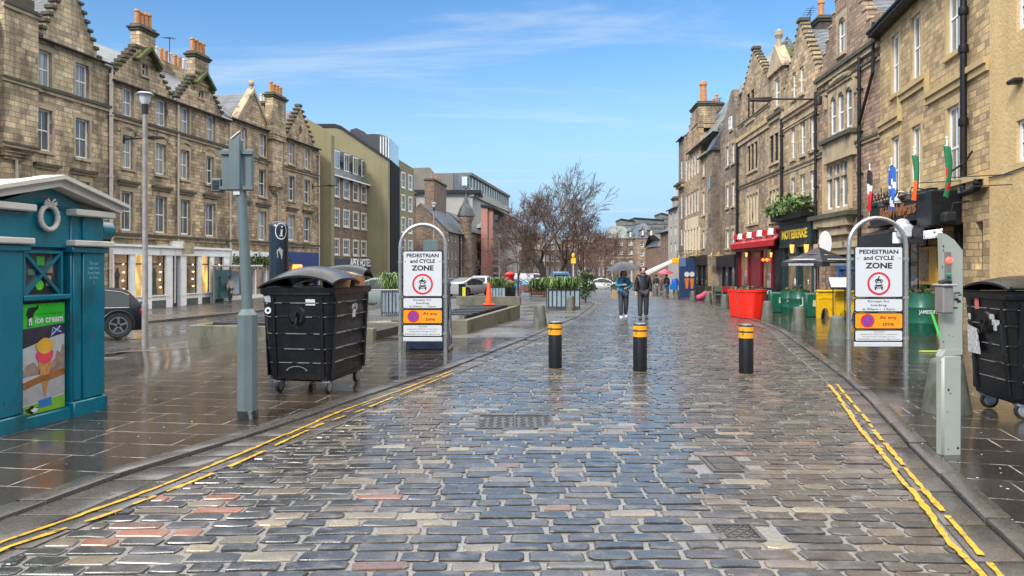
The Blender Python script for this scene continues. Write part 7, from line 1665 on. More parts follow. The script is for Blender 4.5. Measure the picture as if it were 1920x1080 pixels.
# --- cars
def car(name, label, loc, rz, L_, W_, H_, paint, group=None, kind='suv', detail=True):
    t = thing(name, label, 'van' if kind == 'van' else 'car', loc, rz, group); h = L_/2; w = W_/2; gc = .17*H_/1.6
    belt = H_*.58; 
    if kind == 'suv': top = [(-h, .62), (-h+.05, .92), (-h+.35, 1.0), (-h+1.25, 1.06), (-h+1.95, 1.50), (-h+2.4, 1.62), (h-1.3, 1.63), (h-.45, 1.50), (h-.12, 1.12), (h-.02, .95), (h, .6)]
    elif kind == 'van': top = [(-h, .7), (-h+.05, 1.0), (-h+.7, 1.15), (-h+1.4, 1.85), (-h+1.8, 1.95), (h-.3, 1.96), (h-.1, 1.9), (h-.02, 1.1), (h, .7)]
    else: top = [(-h, .5), (-h+.08, .75), (-h+.9, .88), (-h+1.7, 1.32), (-h+2.2, 1.43), (h-1.5, 1.42), (h-.55, 1.12), (h-.08, .98), (h, .55)]
    ks = H_/max(z for _, z in top); top = [(x, z*ks) for x, z in top]
    def topz(x):
        for (a, za), (b, zb) in zip(top, top[1:]):
            if x <= b: return za+(zb-za)*(x-a)/(b-a)
        return top[-1][1]
    xs = sorted(set([x for x, _ in top]+[-h+i*L_/26 for i in range(27)])); q = MB(); rings = []
    bz = belt
    for x in xs:
        z = topz(x); e = min(1, (h-abs(x))/.35); ww = w*(.86+.14*math.sqrt(max(0, e))); zb = min(bz, z*.93); tw = ww*(1-.26*max(0, (z-bz))/(H_-bz+1e-6))
        rings.append([(x, s*v, zz_) for s, v, zz_ in ((-1, ww*.88, gc+.05), (-1, ww*.97, gc+.16), (-1, ww, zb*.68), (-1, ww*.975, zb), (-1, tw*.97, z*.985 if z > bz else z*.97), (-1, tw*.80, z), (1, tw*.80, z), (1, tw*.97, z*.985 if z > bz else z*.97), (1, ww*.975, zb), (1, ww, zb*.68), (1, ww*.97, gc+.16), (1, ww*.88, gc+.05))])
    q.ring(rings); q.build('body', paint, t, smooth=True)
    gl = M['car_glass']
    # side glazing, following the flank
    gx0 = {'suv': -h+1.75, 'van': -h+1.15, 'car': -h+1.35}[kind]; gx1 = {'suv': h-.38, 'van': -h+2.3, 'car': h-.75}[kind]
    def flank(x, z, s):
        zt_ = topz(x); tw = w*(1-.26*max(0, (zt_-bz))/(H_-bz)); f = (z-bz)/max(.01, zt_-bz); return (x, s*((w*.975)*(1-f)+tw*.97*f+.006), z)
    for s in (-1, 1):
        n = 12; lo, hi = [], []
        for i in range(n+1):
            x = gx0+(gx1-gx0)*i/n; zt_ = topz(x)-.09*ks; lo.append(flank(x, bz+.03, s)); hi.append(flank(x, max(bz+.04, zt_), s))
        cuts = [0, 5, 9, 12]
        for a, b in zip(cuts, cuts[1:]):
            q = MB()
            for i in range(a, b):
                f0 = .12 if i == a and a else 0; P = [Vector(lo[i]), Vector(lo[i+1]), Vector(hi[i+1]), Vector(hi[i])]
                if f0: P[0] = P[0].lerp(P[1], f0); P[3] = P[3].lerp(P[2], f0)
                q.face([tuple(v) for v in P])
            q.build('side_window', gl, t, fixn=False)
        if detail:
            q = MB(); q.tube([tuple(Vector(v)+Vector((0, s*.006, -.015))) for v in lo], .012, 5); q.tube([tuple(Vector(v)+Vector((0, s*.004, .02))) for v in hi], .010, 5); q.build('window_trim', M['galv'], t)
    # screens
    def screen(xa, xb, nm):
        za_, zb_ = topz(xa), topz(xb); q = MB(); off = .012
        P = []
        for x, z in ((xa, za_), (xb, zb_)):
            tw = w*(1-.26*max(0, (z-bz))/(H_-bz))*.80; P.append((x, tw, z+off))
        q.face([(P[0][0], -P[0][1], P[0][2]), (P[1][0], -P[1][1], P[1][2]), (P[1][0], P[1][1], P[1][2]), (P[0][0], P[0][1], P[0][2])]); q.build(nm, gl, t, fixn=False)
    if kind == 'suv': screen(-h+1.30, -h+1.93, 'windscreen'); screen(h-.43, h-.14, 'rear_window')
    elif kind == 'van': screen(-h+.75, -h+1.37, 'windscreen'); q = MB(); q.box(h-.06, h-.03+.02, -w*.62, w*.62, H_*.6, H_*.88, 0, .01); q.build('rear_window', gl, t)
    else: screen(-h+.95, -h+1.68, 'windscreen'); screen(h-1.45, h-.60, 'rear_window')
    for sx in (-1, 1):
        wx = sx*(h-(.66 if sx > 0 else .86)); wr = .335 if kind == 'car' else .37
        for s in (-1, 1):
            q = MB(); q.ring([[(wx+r_*math.cos(2*math.pi*i/24), s*yy, wr+r_*math.sin(2*math.pi*i/24)) for i in range(24)] for r_, yy in ((wr*.66, w+.005), (wr*.92, w+.012), (wr, w-.02), (wr, w-.20), (wr*.8, w-.22))], cap0=False); wh = q.build('tyre', M['rubber'], t, smooth=True)
            q = MB(); q.ring([[(wx+r_*math.cos(2*math.pi*i/24), s*yy, wr+r_*math.sin(2*math.pi*i/24)) for i in range(24)] for r_, yy in ((wr*.67, w-.03), (wr*.67, w+.006), (wr*.60, w+.008), (wr*.58, w-.03))], cap1=True)
            for k in range(5):
                a = 2*math.pi*k/5+.3; ca, sa = math.cos(a), math.sin(a); q.prism([(wx+ca*.04-sa*.03, wr+sa*.04+ca*.03), (wx+ca*.04+sa*.03, wr+sa*.04-ca*.03), (wx+ca*wr*.6+sa*.025, wr+sa*wr*.6-ca*.025), (wx+ca*wr*.6-sa*.025, wr+sa*wr*.6+ca*.025)], s*(w-.02), s*(w+.004), 'y')
            q.build('rim', M['rim'], wh, smooth=True)
            q = MB(); ro = wr+.06; rings = []
            q2 = [(wx+ro*math.cos(a), s*(w+.004), wr+ro*math.sin(a)) for a in [math.pi*i/14 for i in range(15)]]; q.tube(q2, .028, 6); q.prism([(wx+ro*math.cos(a), wr+ro*math.sin(a)) for a in [math.pi*i/14 for i in range(15)]]+[(wx-ro, gc+.1), (wx+ro, gc+.1)], s*(w-.25), s*(w+.002), 'y'); q.build('wheel_arch', M['black'], t, smooth=True)
    for s in (-1, 1):
        q = MB(); q.box(-h+.0, -h+.14, s*(w-.42), s*(w-.08), belt*.66, belt*.84, 0, .04); q.build('headlight', M['car_lamp'], t, smooth=True)
        q = MB(); q.box(h-.10, h+.005, s*(w-.30), s*(w-.06), belt*.78, belt*.98, 0, .03); q.build('tail_light', M['tail'], t, smooth=True)
        q = MB(); mx_ = gx0+.12; q.box(mx_, mx_+.14, s*(w*.97), s*(w+.16), belt+.04, belt+.18, 0, .04); q.build('wing_mirror', paint, t, smooth=True)
        if detail: q = MB(); q.box(-.05, .13, s*(w-.005), s*(w+.018), belt*.83, belt*.87); q.build('door_handle', paint, t); q = MB(); q.box(-h+.9, h-.9, s*(w-.02), s*(w+.008), gc+.06, gc+.22); q.build('sill', M['black'], t)
    q = MB(); q.box(-h-.01, -h+.05, -.26, .26, belt*.42, belt*.52); q.build('number_plate', M['swhite'], t)
    q = MB(); q.box(-h-.005, -h+.08, -w*.5, w*.5, belt*.56, belt*.74, 0, .02); q.build('grille', M['black'], t)
    return t
M['car_glass'] = simple('car_glass', (.02, .027, .03), .06, var=.2, spec=.35); M['rim'] = simple('alloy_rim', (.26, .26, .27), .35, .7); M['car_lamp'] = simple('headlight_glass', (.5, .52, .55), .1, var=.1); M['tail'] = simple('tail_glass', (.35, .01, .01), .15)
def cpaint(c, n='car_paint'): return simple(n, c, .22, .0, var=.1, coat=1.0)
YC = 22.6; xr = (279-960)/F*YC
ang_ = math.atan2(1, .178)
# dark car heading away from the camera up the far street, rear to the right
cx_ = xr-.35; d = Vector((math.cos(R(4)), math.sin(R(4)), 0)); d = Vector((math.cos(R(28)), math.sin(R(28)), 0)); c = Vector((cx_, YC, 0))-d*2.2; c.z = G(c.x, c.y)
car('parked_car', 'dark navy hatch-backed car passing behind the teal kiosk, rear to the right', tuple(c), R(28), 4.7, 1.92, 1.50, simple('navy_paint', (.006, .006, .011), .3, var=.1, spec=.4), 'cars around the square', 'suv')
def carat(px, Y, rz, label, col, kind='car', L_=4.2, H_=1.45, W_=1.75, name='parked_car'):
    x = (px-960)/F*Y; return car(name, label, (x, Y, G(x, Y)+.02), R(rz), L_, W_, H_, cpaint(col), 'cars around the square', kind, False)
carat(881, 58, -125, 'silver grey car parked nearest the small black and yellow bin', (.26, .27, .28)); carat(905, 61, -100, 'white car parked behind the grey slatted planter', (.62, .63, .65), 'suv', 4.2, 1.6)
carat(733, 38, 160, 'pale green-grey estate car behind the planter and barrier', (.20, .24, .22), 'car', 4.4, 1.5); carat(1049, 62, -90, 'pale blue van seen behind the big leafy planter', (.10, .22, .42), 'van', 4.6, 1.95, 1.8, 'parked_van')
carat(1018, 78, 175, 'white car glimpsed behind the trees by the post box', (.6, .6, .6)); carat(968, 76, 170, 'blue car glimpsed between the post box and slender tree', (.05, .2, .45)); carat(1133, 92, 175, 'white car far off, right of the trees', (.65, .65, .65)); carat(850, 66, 178, 'dark car behind the black litter bin', (.03, .03, .035)); carat(1000, 92, 172, 'silver van far back between the tree trunks', (.45, .45, .46), 'van', 4.8, 2.0)

# --- bare trees
M['bark'] = simple('wet_bark', (.055, .042, .034), .7, var=.5, vscale=8, bump=.6, bscale=30); M['twig'] = simple('reddish_twigs', (.13, .06, .04), .7, var=.4); M['twig2'] = simple('brown_twigs', (.085, .05, .036), .7, var=.4)
def tree(label, base, H_, spread, trunk_r, lean, seed, levels=6, fork=.3, twm='twig', nt=3, droop=.0, Wd=None, off=0, group='bare trees of the square'):
    r = random.Random(seed); t = thing('bare_tree', label, 'tree', tuple(base), 0, group); tk, cr = MB(), MB()
    def grow(p, d, ln, rad, lv):
        segs = 4 if lv > levels-3 else 3; pts = [p]; rs = [rad]; q = p.copy(); dd = d.copy(); cur = Vector((r.gauss(0, 1), r.gauss(0, 1), r.gauss(0, .6)))*.12
        for i in range(segs):
            dd = (dd+Vector((r.gauss(0, .13), r.gauss(0, .13), r.gauss(.02, .10)-droop*(levels-lv)*.04))+cur*.6).normalized(); q = q+dd*ln/segs; pts.append(q.copy()); rs.append(rad*(1-.42*(i+1)/segs))
        mb = tk if lv >= levels-1 else cr
        mb.tube(pts, [max(.015, v) for v in rs], 8 if lv >= levels-1 else (5 if lv > 2 else 3), 0, False)
        if lv <= 0: return
        n = {levels: nt}.get(lv, r.choice([2, 3, 3]) if lv > 2 else (3 if lv == 2 else 4))
        for k in range(n):
            i = segs if k == 0 else r.randint(max(1, segs-2), segs); i = min(i, segs)
            a = r.uniform(.35, .85) if k else r.uniform(.1, .4); az_ = r.uniform(0, 6.28)
            if lv == levels: az_ = 6.28*k/n+r.uniform(-.4, .4); a = r.uniform(.45, .8)*spread
            b1 = dd.orthogonal().normalized(); b2 = dd.cross(b1); nd = (dd*math.cos(a)+(b1*math.cos(az_)+b2*math.sin(az_))*math.sin(a))
            nd.z += .10; nd.normalize()
            grow(pts[i], nd, ln*r.uniform(.62, .88), rs[i]*r.uniform(.62, .78) if k else rs[i]*.85, lv-1)
    grow(Vector((0, 0, -.1)), Vector((lean, 0, 1)).normalized(), H_*fork, trunk_r, levels)
    vs_ = tk.v+cr.v; ex = max(v[0] for v in vs_)-min(v[0] for v in vs_); ez = max(v[2] for v in vs_)
    fx, fz = (Wd or ex)/ex, H_/ez
    mid = (max(v[0] for v in vs_)+min(v[0] for v in vs_))/2
    for mb in (tk, cr): mb.v = [(x*fx+(off-mid*fx)*min(1, max(0, z/ez-.12)*1.6), y*fx, z*fz) for x, y, z in mb.v]
    tk.build('trunk', M['bark'], t, smooth=True); cr.build('crown', M[twm], t, fixn=False)
    return t
def tb(px, Y): x = (px-960)/F*Y; return Vector((x, Y, G(x, Y)))
tree('big spreading bare tree in the middle of the square, its crown topmost against the sky', tb(1030, 62), 11.9, .95, .40, -.05, 5, 7, .30, 'twig2', 4, Wd=10.4, off=.9)
tree('bare tree standing just behind the big one, second trunk to the right', tb(1046, 68), 11.2, 1.0, .30, .06, 23, 7, .34, 'twig2', 3, Wd=9, off=.6)
tree('bare tree with the third trunk right of the big one', tb(1058, 72), 9.9, 1.1, .25, .15, 31, 6, .34, 'twig2', 3, Wd=9)
tree('slender bare tree left of the big one, behind the orange cone', tb(973, 55), 7.3, .75, .17, 0, 14, 7, .33, 'twig2', 4, Wd=4.0)
tree('bare tree right of the big one with wide low branches', tb(1093, 66), 7.6, .9, .17, .05, 41, 6, .34, 'twig', 4, Wd=5.5)
for i, (px, Y, h, lb) in enumerate(((1118, 92, 8.2, 'reddish bare tree left of the far houses, nearest of the far row'), (1136, 104, 9.0, 'reddish bare tree at the right end of the far row'), (1104, 112, 9.2, 'reddish bare tree second in the far row'), (1080, 118, 9.5, 'reddish bare tree behind the trunk group'), (950, 100, 7.5, 'thin bare tree against the salmon block'), (1000, 116, 9.0, 'brown bare tree behind the left branches of the big tree'), (1150, 128, 8.8, 'hazy reddish bare tree beside the far tan house'))):
    tree(lb, tb(px, Y), h, .8, .18, 0, 60+i, 6, .30, 'twig', 4, .3, Wd=h*.6)

# ================================================================== people
M['skin'] = simple('skin', (.55, .30, .21), .5, var=.1); M['hair'] = simple('dark_hair', (.02, .014, .012), .5)
def skinobj(name, nodes, edges, mat, parent, sub=1, root=0):
    me = bpy.data.meshes.new(name); me.from_pydata([n[0] for n in nodes], edges, []); me.materials.append(mat)
    o = bpy.data.objects.new(name, me); COL.objects.link(o); o.parent = parent
    sk = o.modifiers.new('Skin', 'SKIN'); sk.use_smooth_shade = True
    for i, n in enumerate(nodes):
        v = me.skin_vertices[0].data[i]; rr = n[1]; v.radius = (rr, rr) if not isinstance(rr, tuple) else rr; v.use_root = (i == root)
    ss = o.modifiers.new('Subdivision', 'SUBSURF'); ss.levels = sub; ss.render_levels = sub
    return o
def person(label, loc, rz, H_=1.75, stride=.0, arms='down', jacket=(.02, .02, .02), trousers=(.05, .05, .055), hood=True, shoes=(.5, .5, .5), skirt=None, inner=None, group=None, armL=None, armR=None, jlen=.0, fine=True, hairlong=False):
    k = H_/1.75; t = thing('person', label, 'person', loc, rz, group); V = lambda x, y, z: (x*k, y*k, z*k)
    s = stride; hipL, hipR = V(-.09, 0, .90), V(.09, 0, .90)
    kneeL, kneeR = V(-.10, -.10*s, .49), V(.10, .04*s, .50); ankL, ankR = V(-.10, -.14*s+.02, .09), V(.10, .24*s+.02, .10+.05*s)
    toeL, toeR = V(-.11, -.14*s-.13, .035), V(.11, .24*s-.10, .04+.01*s)
    shL, shR = V(-.175, .01, 1.42), V(.175, .01, 1.42)
    if arms == 'down': L = (V(-.225, .03, 1.14), V(-.235, -.03, .90)); Rr = (V(.225, .03, 1.14), V(.235, -.03, .90))
    else: L = armL; Rr = armR; L = (V(*L[0]), V(*L[1])); Rr = (V(*Rr[0]), V(*Rr[1]))
    def ext(a, b, d): v = Vector(b)-Vector(a); v.normalize(); return tuple(Vector(b)+v*d*k)
    hL, hR = ext(L[0], L[1], .09), ext(Rr[0], Rr[1], .09)
    nodes = [(V(0, 0, .95), .13*k), (V(0, 0, 1.10), .115*k), (V(0, 0, 1.28), (.15*k, .10*k)), (V(0, .01, 1.40), .07*k), (V(0, .0, 1.50), .05*k), (V(0, -.02, 1.57), .075*k), (V(0, -.015, 1.655), .100*k), (V(0, 0, 1.73), .07*k),
             (shL, .055*k), (L[0], .042*k), (L[1], .030*k), (hL, (.035*k, .016*k)), (shR, .055*k), (Rr[0], .042*k), (Rr[1], .030*k), (hR, (.035*k, .016*k)),
             (hipL, .095*k), (kneeL, .062*k), (ankL, .042*k), (toeL, .035*k), (hipR, .095*k), (kneeR, .062*k), (ankR, .042*k), (toeR, .035*k), (V(0, -.105, 1.625), .014*k)]
    edges = [(0, 1), (1, 2), (2, 3), (3, 4), (4, 5), (5, 6), (6, 7), (3, 8), (8, 9), (9, 10), (10, 11), (3, 12), (12, 13), (13, 14), (14, 15), (0, 16), (16, 17), (17, 18), (18, 19), (0, 20), (20, 21), (21, 22), (22, 23), (6, 24)]
    if fine:
        for hi, pw in ((11, 10), (15, 14)):
            h0 = Vector(nodes[hi][0]); d = (h0-Vector(nodes[pw][0])).normalized(); sd_ = d.cross(Vector((0, 1, 0))); sd_ = sd_.normalized() if sd_.length > .1 else Vector((1, 0, 0)); nn = d.cross(sd_)
            for f, (off, ln) in enumerate(((-.028, .065), (-.009, .08), (.010, .075), (.028, .058))):
                a = h0+sd_*off*k+d*ln*.55*k; b = h0+sd_*off*k+d*ln*k-nn*.02*k; nodes += [(tuple(a), .009*k), (tuple(b), .008*k)]; n = len(nodes); edges += [(hi, n-2), (n-2, n-1)]
            a = h0-d*.03*k+sd_*.045*k; b = a+(d*.035+sd_*.012)*k; nodes += [(tuple(a), .011*k), (tuple(b), .009*k)]; n = len(nodes); edges += [(hi, n-2), (n-2, n-1)]
    body = skinobj('body', nodes, edges, M['skin'], t)
    jm = simple('jacket_cloth', jacket, .45, var=.35, vscale=9, bump=.5, bscale=12); tm = simple('trouser_cloth', trousers, .7, var=.35, vscale=9, bump=.4, bscale=14)
    jn = [(V(0, 0, .82-jlen), (.20*k, .15*k)), (V(0, 0, 1.05), (.175*k, .14*k)), (V(0, 0, 1.28), (.19*k, .14*k)), (V(0, .01, 1.42), (.13*k, .11*k)), (V(0, .015, 1.52), .085*k), (tuple(Vector(shL)+Vector((.02, 0, -.03))*k), .082*k), (L[0], .072*k), (L[1], .055*k), (tuple(Vector(shR)+Vector((-.02, 0, -.03))*k), .082*k), (Rr[0], .072*k), (Rr[1], .055*k)]
    skinobj('jacket', jn, [(0, 1), (1, 2), (2, 3), (3, 4), (3, 5), (5, 6), (6, 7), (3, 8), (8, 9), (9, 10)], jm, t, 1, 2)
    skinobj('trousers', [(V(0, 0, .94), (.155*k, .12*k)), (hipL, .115*k), (kneeL, .092*k), (tuple(Vector(ankL)+Vector((0, 0, .02*k))), .075*k), (hipR, .115*k), (kneeR, .092*k), (tuple(Vector(ankR)+Vector((0, 0, .02*k))), .075*k)], [(0, 1), (1, 2), (2, 3), (0, 4), (4, 5), (5, 6)], tm, t)
    sm = simple('shoe', shoes, .5)
    for a, b in ((ankL, toeL), (ankR, toeR)): skinobj('shoe', [((a[0], a[1]+.02*k, a[2]-.02*k), .075*k), (((a[0]+b[0])/2, (a[1]+b[1])/2, b[2]+.02*k), .07*k), ((b[0], b[1]-.045*k, b[2]+.012*k), .06*k)], [(0, 1), (1, 2)], sm, t)
    if hood == True:
        skinobj('hood', [(V(0, .03, 1.55), .13*k), (V(0, .028, 1.66), .138*k), (V(0, .0, 1.755), .10*k)], [(0, 1), (1, 2)], jm, t)
        skinobj('hood_collar', [(V(0, .0, 1.47), .125*k), (V(0, -.005, 1.555), .125*k)], [(0, 1)], jm, t)
    elif hood == 'hair':
        skinobj('hair', [(V(0, .035, 1.60), .10*k), (V(0, .03, 1.69), .108*k), (V(0, .01, 1.745), .08*k)]+([(V(-.10, -.02, 1.50), .045*k), (V(.10, -.02, 1.50), .045*k)] if hairlong else []), [(0, 1), (1, 2)]+([(0, 3), (0, 4)] if hairlong else []), M['hair'], t)
    for sx in (-.034, .034): q = MB(); q.lathe([(0, (1.652-.009)*k), (.009*k, 1.652*k), (0, (1.652+.009)*k)], (sx*k, -.104*k), 8); q.build('eye', M['black'], t)
    q = MB(); q.box(-.024*k, .024*k, -.098*k, -.088*k, 1.583*k, 1.592*k); q.build('mouth', simple('lips', (.3, .1, .08), .5), t)
    if inner is not None: skinobj('inner_jacket', [(V(0, -.06, .98), .10*k), (V(0, -.07, 1.2), .105*k), (V(0, -.05, 1.40), .09*k)], [(0, 1), (1, 2)], simple('blue_inner', inner, .5, var=.3), t)
    return t
def umbrella(name, label, loc, rz, r_, h, mat, cat='umbrella', pole=1.0, tilt=0, ribs=8, vstep=0.0, group=None, handle=True):
    t = thing(name, label, cat, loc, rz, group); q = MB(); n = ribs*4; rings = []
    for i in range(7):
        u = i/6; ring = []
        for j in range(n):
            a = 2*math.pi*j/n; sc_ = 1-(.07*u*abs(math.sin(a*ribs/2))); ring.append((r_*u*sc_*math.cos(a), r_*u*sc_*math.sin(a), -h*(u**1.7)-.03*h*u*abs(math.sin(a*ribs/2))*-1))
        rings.append(ring)
    rings[0] = [(.001*math.cos(2*math.pi*j/n), .001*math.sin(2*math.pi*j/n), 0) for j in range(n)]
    low = [[(x, y, z-.008) for x, y, z in rg] for rg in reversed(rings)]
    q.ring(rings+low, 0, False, False); c = q.build('canopy', mat, t, smooth=True)
    for j in range(ribs):
        a = 2*math.pi*j/ribs; q = MB(); q.tube([(r_*u*math.cos(a), r_*u*math.sin(a), -h*u**1.7-.018) for u in (.02, .3, .6, .85, 1.0)], .006, 4); q.build('rib', M['galv'], t)
    q = MB(); q.tube([(0, 0, .06), (0, 0, -pole)], .009 if handle else .025, 8); q.build('shaft', M['iron'], t)
    t.rotation_euler.x = tilt; return t
p = at(1169, 598)
wl = person('person in a teal padded jacket and blue fleece walking under a grey umbrella', tuple(p), R(3), 1.70, .55, 'x', (.02, .25, .36), (.045, .05, .065), 'hair', (.62, .60, .58), inner=(.01, .05, .26), armL=((-.27, -.02, 1.17), (-.08, -.22, 1.20)), armR=((.27, -.02, 1.15), (.07, -.24, 1.10)), hairlong=True)
q = MB(); q.ring([[(.0+.035*math.cos(a)+.0, -.0+.02*math.sin(a), z) for a in [2*math.pi*i/8 for i in range(8)]] for z in (.1, .5)])
bagm = simple('tan_bag', (.42, .26, .13), .6); q = MB(); q.ring([[(-.31+w_*cx1, .02+.05*cy1, z) for cx1, cy1 in ((-1, -1), (1, -1), (1, 1), (-1, 1))] for z, w_ in ((.68, .05), (.72, .085), (.98, .06), (1.0, .03))]); bg1 = q.build('shoulder_bag', bagm, None, smooth=True); bg1.location = p; tag(bg1, 'tan bag hanging at the teal-jacketed walker\'s side', 'bag')
umb = umbrella('umbrella', 'grey wind-blown umbrella held by the teal-jacketed walker', (p.x-.07, p.y-.20, p.z+1.96), R(10), .60, .26, simple('grey_umbrella', (.035, .04, .05), .4, var=.3, spec=.3), pole=.78, tilt=R(4))
umb.rotation_euler.y = R(-7)
p = at(1206, 600)
person('person in a black hooded jacket and dark grey trousers walking beside the umbrella', tuple(p), R(-4), 1.80, .35, 'down', (.013, .014, .018), (.035, .035, .038), True, (.05, .05, .05))
# far walkers, lower on the sloping street
for px, py, H_, col, tr, hd, lb in ((1230, 553, 1.7, (.03, .05, .05), (.3, .3, .3), 'hair', 'distant walker in dark green with pale trousers, right of the hooded man'), (1250, 555, 1.72, (.02, .02, .025), (.03, .07, .16), 'hair', 'distant walker in black and blue jeans beneath the pink umbrella'), (1266, 557, 1.66, (.02, .12, .5), (.015, .015, .02), 'hair', 'distant walker in a bright blue coat with a blue carrier bag'), (1240, 548, 1.6, (.25, .08, .10), (.05, .05, .06), 'hair', 'small distant figure in dull pink by the striped awning')):
    p = at(px, py); person(lb, tuple(p), R(rnd.uniform(-20, 200)), H_, .6, 'down', col, tr, hd, (.3, .3, .3), group='people far down the right pavement', fine=False)
    if 'blue coat' in lb: q = MB(); q.ring([[(w_*cx1, .09*cy1, z) for cx1, cy1 in ((-1, -1), (1, -1), (1, 1), (-1, 1))] for z, w_ in ((.45, .16), (.5, .25), (.78, .24), (.9, .06))]); b1 = q.build('carrier_bag', mk((.01, .16, .55), 'bag_blue', .3), None, smooth=True); b1.location = p+Vector((-.2, -.2, .1)); tag(b1, 'bright blue carrier bag carried by the distant walker in blue', 'bag')
    if 'pink umbrella' in lb: umbrella('umbrella', 'pink umbrella over the distant walkers on the right', (p.x-.1, p.y-.1, p.z+2.1), 0, .62, .28, mk((.45, .06, .12), 'pink_umbrella', .4), pole=.8, tilt=R(8))

# ================================================================== right pavement, pub furniture
def tub(label, px, py, r_, h, mat, name='tub_planter', group=None, flute=10, Y=None):
    p = at(px, py); t = thing(name, label, 'planter', tuple(p+Vector((0, 0, .02))), rnd.random(), group); n = flute*4; q = MB(); rings = []
    for z, k in ((0, .80), (.03, .82), (h*.5, .92), (h*.9, 1.0), (h*.92, 1.06), (h, 1.06), (h, .98), (h-.06, .96)):
        rings.append([(r_*k*(1+.035*math.cos(flute*a) if .02 < z < h*.9 else r_*k/r_/k)*math.cos(a) if False else r_*k*(1+(.03*math.cos(flute*a) if .02 < z < h*.91 else 0))*math.cos(a), r_*k*(1+(.03*math.cos(flute*a) if .02 < z < h*.91 else 0))*math.sin(a), z) for a in [2*math.pi*i/n for i in range(n)]])
    q.ring(rings, 0, True, True); q.build('tub', mat, t, smooth=True)
    greenery('plants', lambda r: (r.gauss(0, r_*.4), r.gauss(0, r_*.4), h-.03+abs(r.gauss(0, .05))), 120, t, [M['leaf3'], M['twig'], M['leaf1']], int(px), .10)
    return t
rdm = simple('bright_red_plastic', (.75, .02, .008), .3, var=.1, coat=.3); grm = simple('dark_green_plastic', (.006, .085, .05), .35, var=.25, dirt=((.02, .12, .08), 5, .6)); ylm = simple('yellow_plastic', (.72, .42, .01), .35, var=.2, dirt=((.3, .17, .02), 6, .62))
tub('front red fluted tub planter, nearest the kerb', 1408, 597, .50, .98, rdm, group='red tub planters'); tub('left rear red fluted tub planter, partly behind the front one', 1388, 594, .42, .98, rdm, group='red tub planters')
def drum(label, px, py, r_, h, mat, letter=None, group=None, name='barrel_planter', box=False, lw=.2):
    p = at(px, py); t = thing(name, label, 'planter', tuple(p+Vector((0, 0, .02))), R(-8), group); q = MB()
    if box: q.box(-r_, r_, -r_*.7, r_*.7, 0, h, 0, .05)
    else: q.lathe([(r_*.88, 0), (r_, h*.25), (r_*1.02, h*.27), (r_*1.02, h*.30), (r_, h*.32), (r_*1.03, h*.62), (r_*1.05, h*.64), (r_*1.05, h*.67), (r_*1.02, h*.69), (r_*.96, h), (r_*.85, h), (r_*.85, h-.04)], n=24)
    q.build('barrel', mat, t, smooth=True)
    if not box: greenery('plants', lambda r: (r.gauss(0, r_*.4), r.gauss(0, r_*.4), h-.03+abs(r.gauss(0, .06))), 90, t, [M['leaf3'], M['leaf1'], M['twig']], int(px), .10)
    if letter: fit(letter, lw, h*.38 if len(letter) == 1 else h*.12, 'lettering', M['swhite'] if letter != 'J' else mk((.6, .62, .5), 'cream_letter'), t, (0, -r_*1.06 if not box else -r_*.7-.004, h*.55), bold=.02)
    return t
BGp = 'green barrel planters'
drum('dark green barrel planter with a large pale J, third from the left', 1499, 591, .38, .92, grm, 'J', BGp); drum('dark green barrel with a small white name, second from the left', 1481, 588, .34, .88, grm, 'JAMESON', BGp, lw=.4); drum('dark green square tub with cream emblem, leftmost of the green ones', 1462, 587, .40, .82, grm, None, BGp, box=True); drum('dark green square tub with cream square emblem, rightmost of the green ones', 1526, 596, .32, .86, grm, None, BGp, box=True)
for o_ in [o_ for o_ in COL.objects if o_.name.startswith('barrel_planter') and 'square tub' in o_.get('label', '')]:
    q = MB(); yq = -.287 if 'leftmost' in o_['label'] else -.231; q.prism([(-.10, .40), (.12, .36), (.10, .60), (-.08, .62)], yq, yq+.006, 'y'); q.build('cream_emblem', mk((.45, .47, .33), 'cream_emblem'), o_)
drum('large dark green barrel behind the right zone sign', 1728, 628, .36, 1.02, grm, 'JAMESON', BGp, lw=.42)
# yellow barriers with oval cut-outs
for k, (px, py, lb) in enumerate(((1557, 598, 'yellow plastic pub barrier, left one, with arched feet'), (1592, 602, 'yellow plastic pub barrier, right one, partly behind the zone sign hoop'))):
    p = at(px, py); t = thing('yellow_barrier', lb, 'barrier', tuple(p+Vector((0, 0, .02))), R(-6), 'yellow plastic barriers'); w_ = .46; q = MB()
    outl = [(-w_, 0), (-w_*.72, 0)]+[(-w_*.42+.22*w_*1.3*math.cos(a), .06+.30*math.sin(a)) for a in [math.pi-math.pi*i/8 for i in range(9)]]+[(-.03, 0), (.03, 0)]+[(w_*.42+.22*w_*1.3*math.cos(a), .06+.30*math.sin(a)) for a in [math.pi-math.pi*i/8 for i in range(9)]]+[(w_*.72, 0), (w_, 0), (w_, .84), (w_*.9, .92), (-w_*.9, .92), (-w_, .84)]
    q.prism(outl, -.06, .06, 'y'); q.box(-w_*.95, w_*.95, -.08, .08, .66, .74, 0, .01); b_ = q.build('panel', ylm, t); q = MB(); q.box(-w_, w_, -.12, .12, .90, .97, 0, .02); q.build('top_rail', ylm, t, smooth=True)
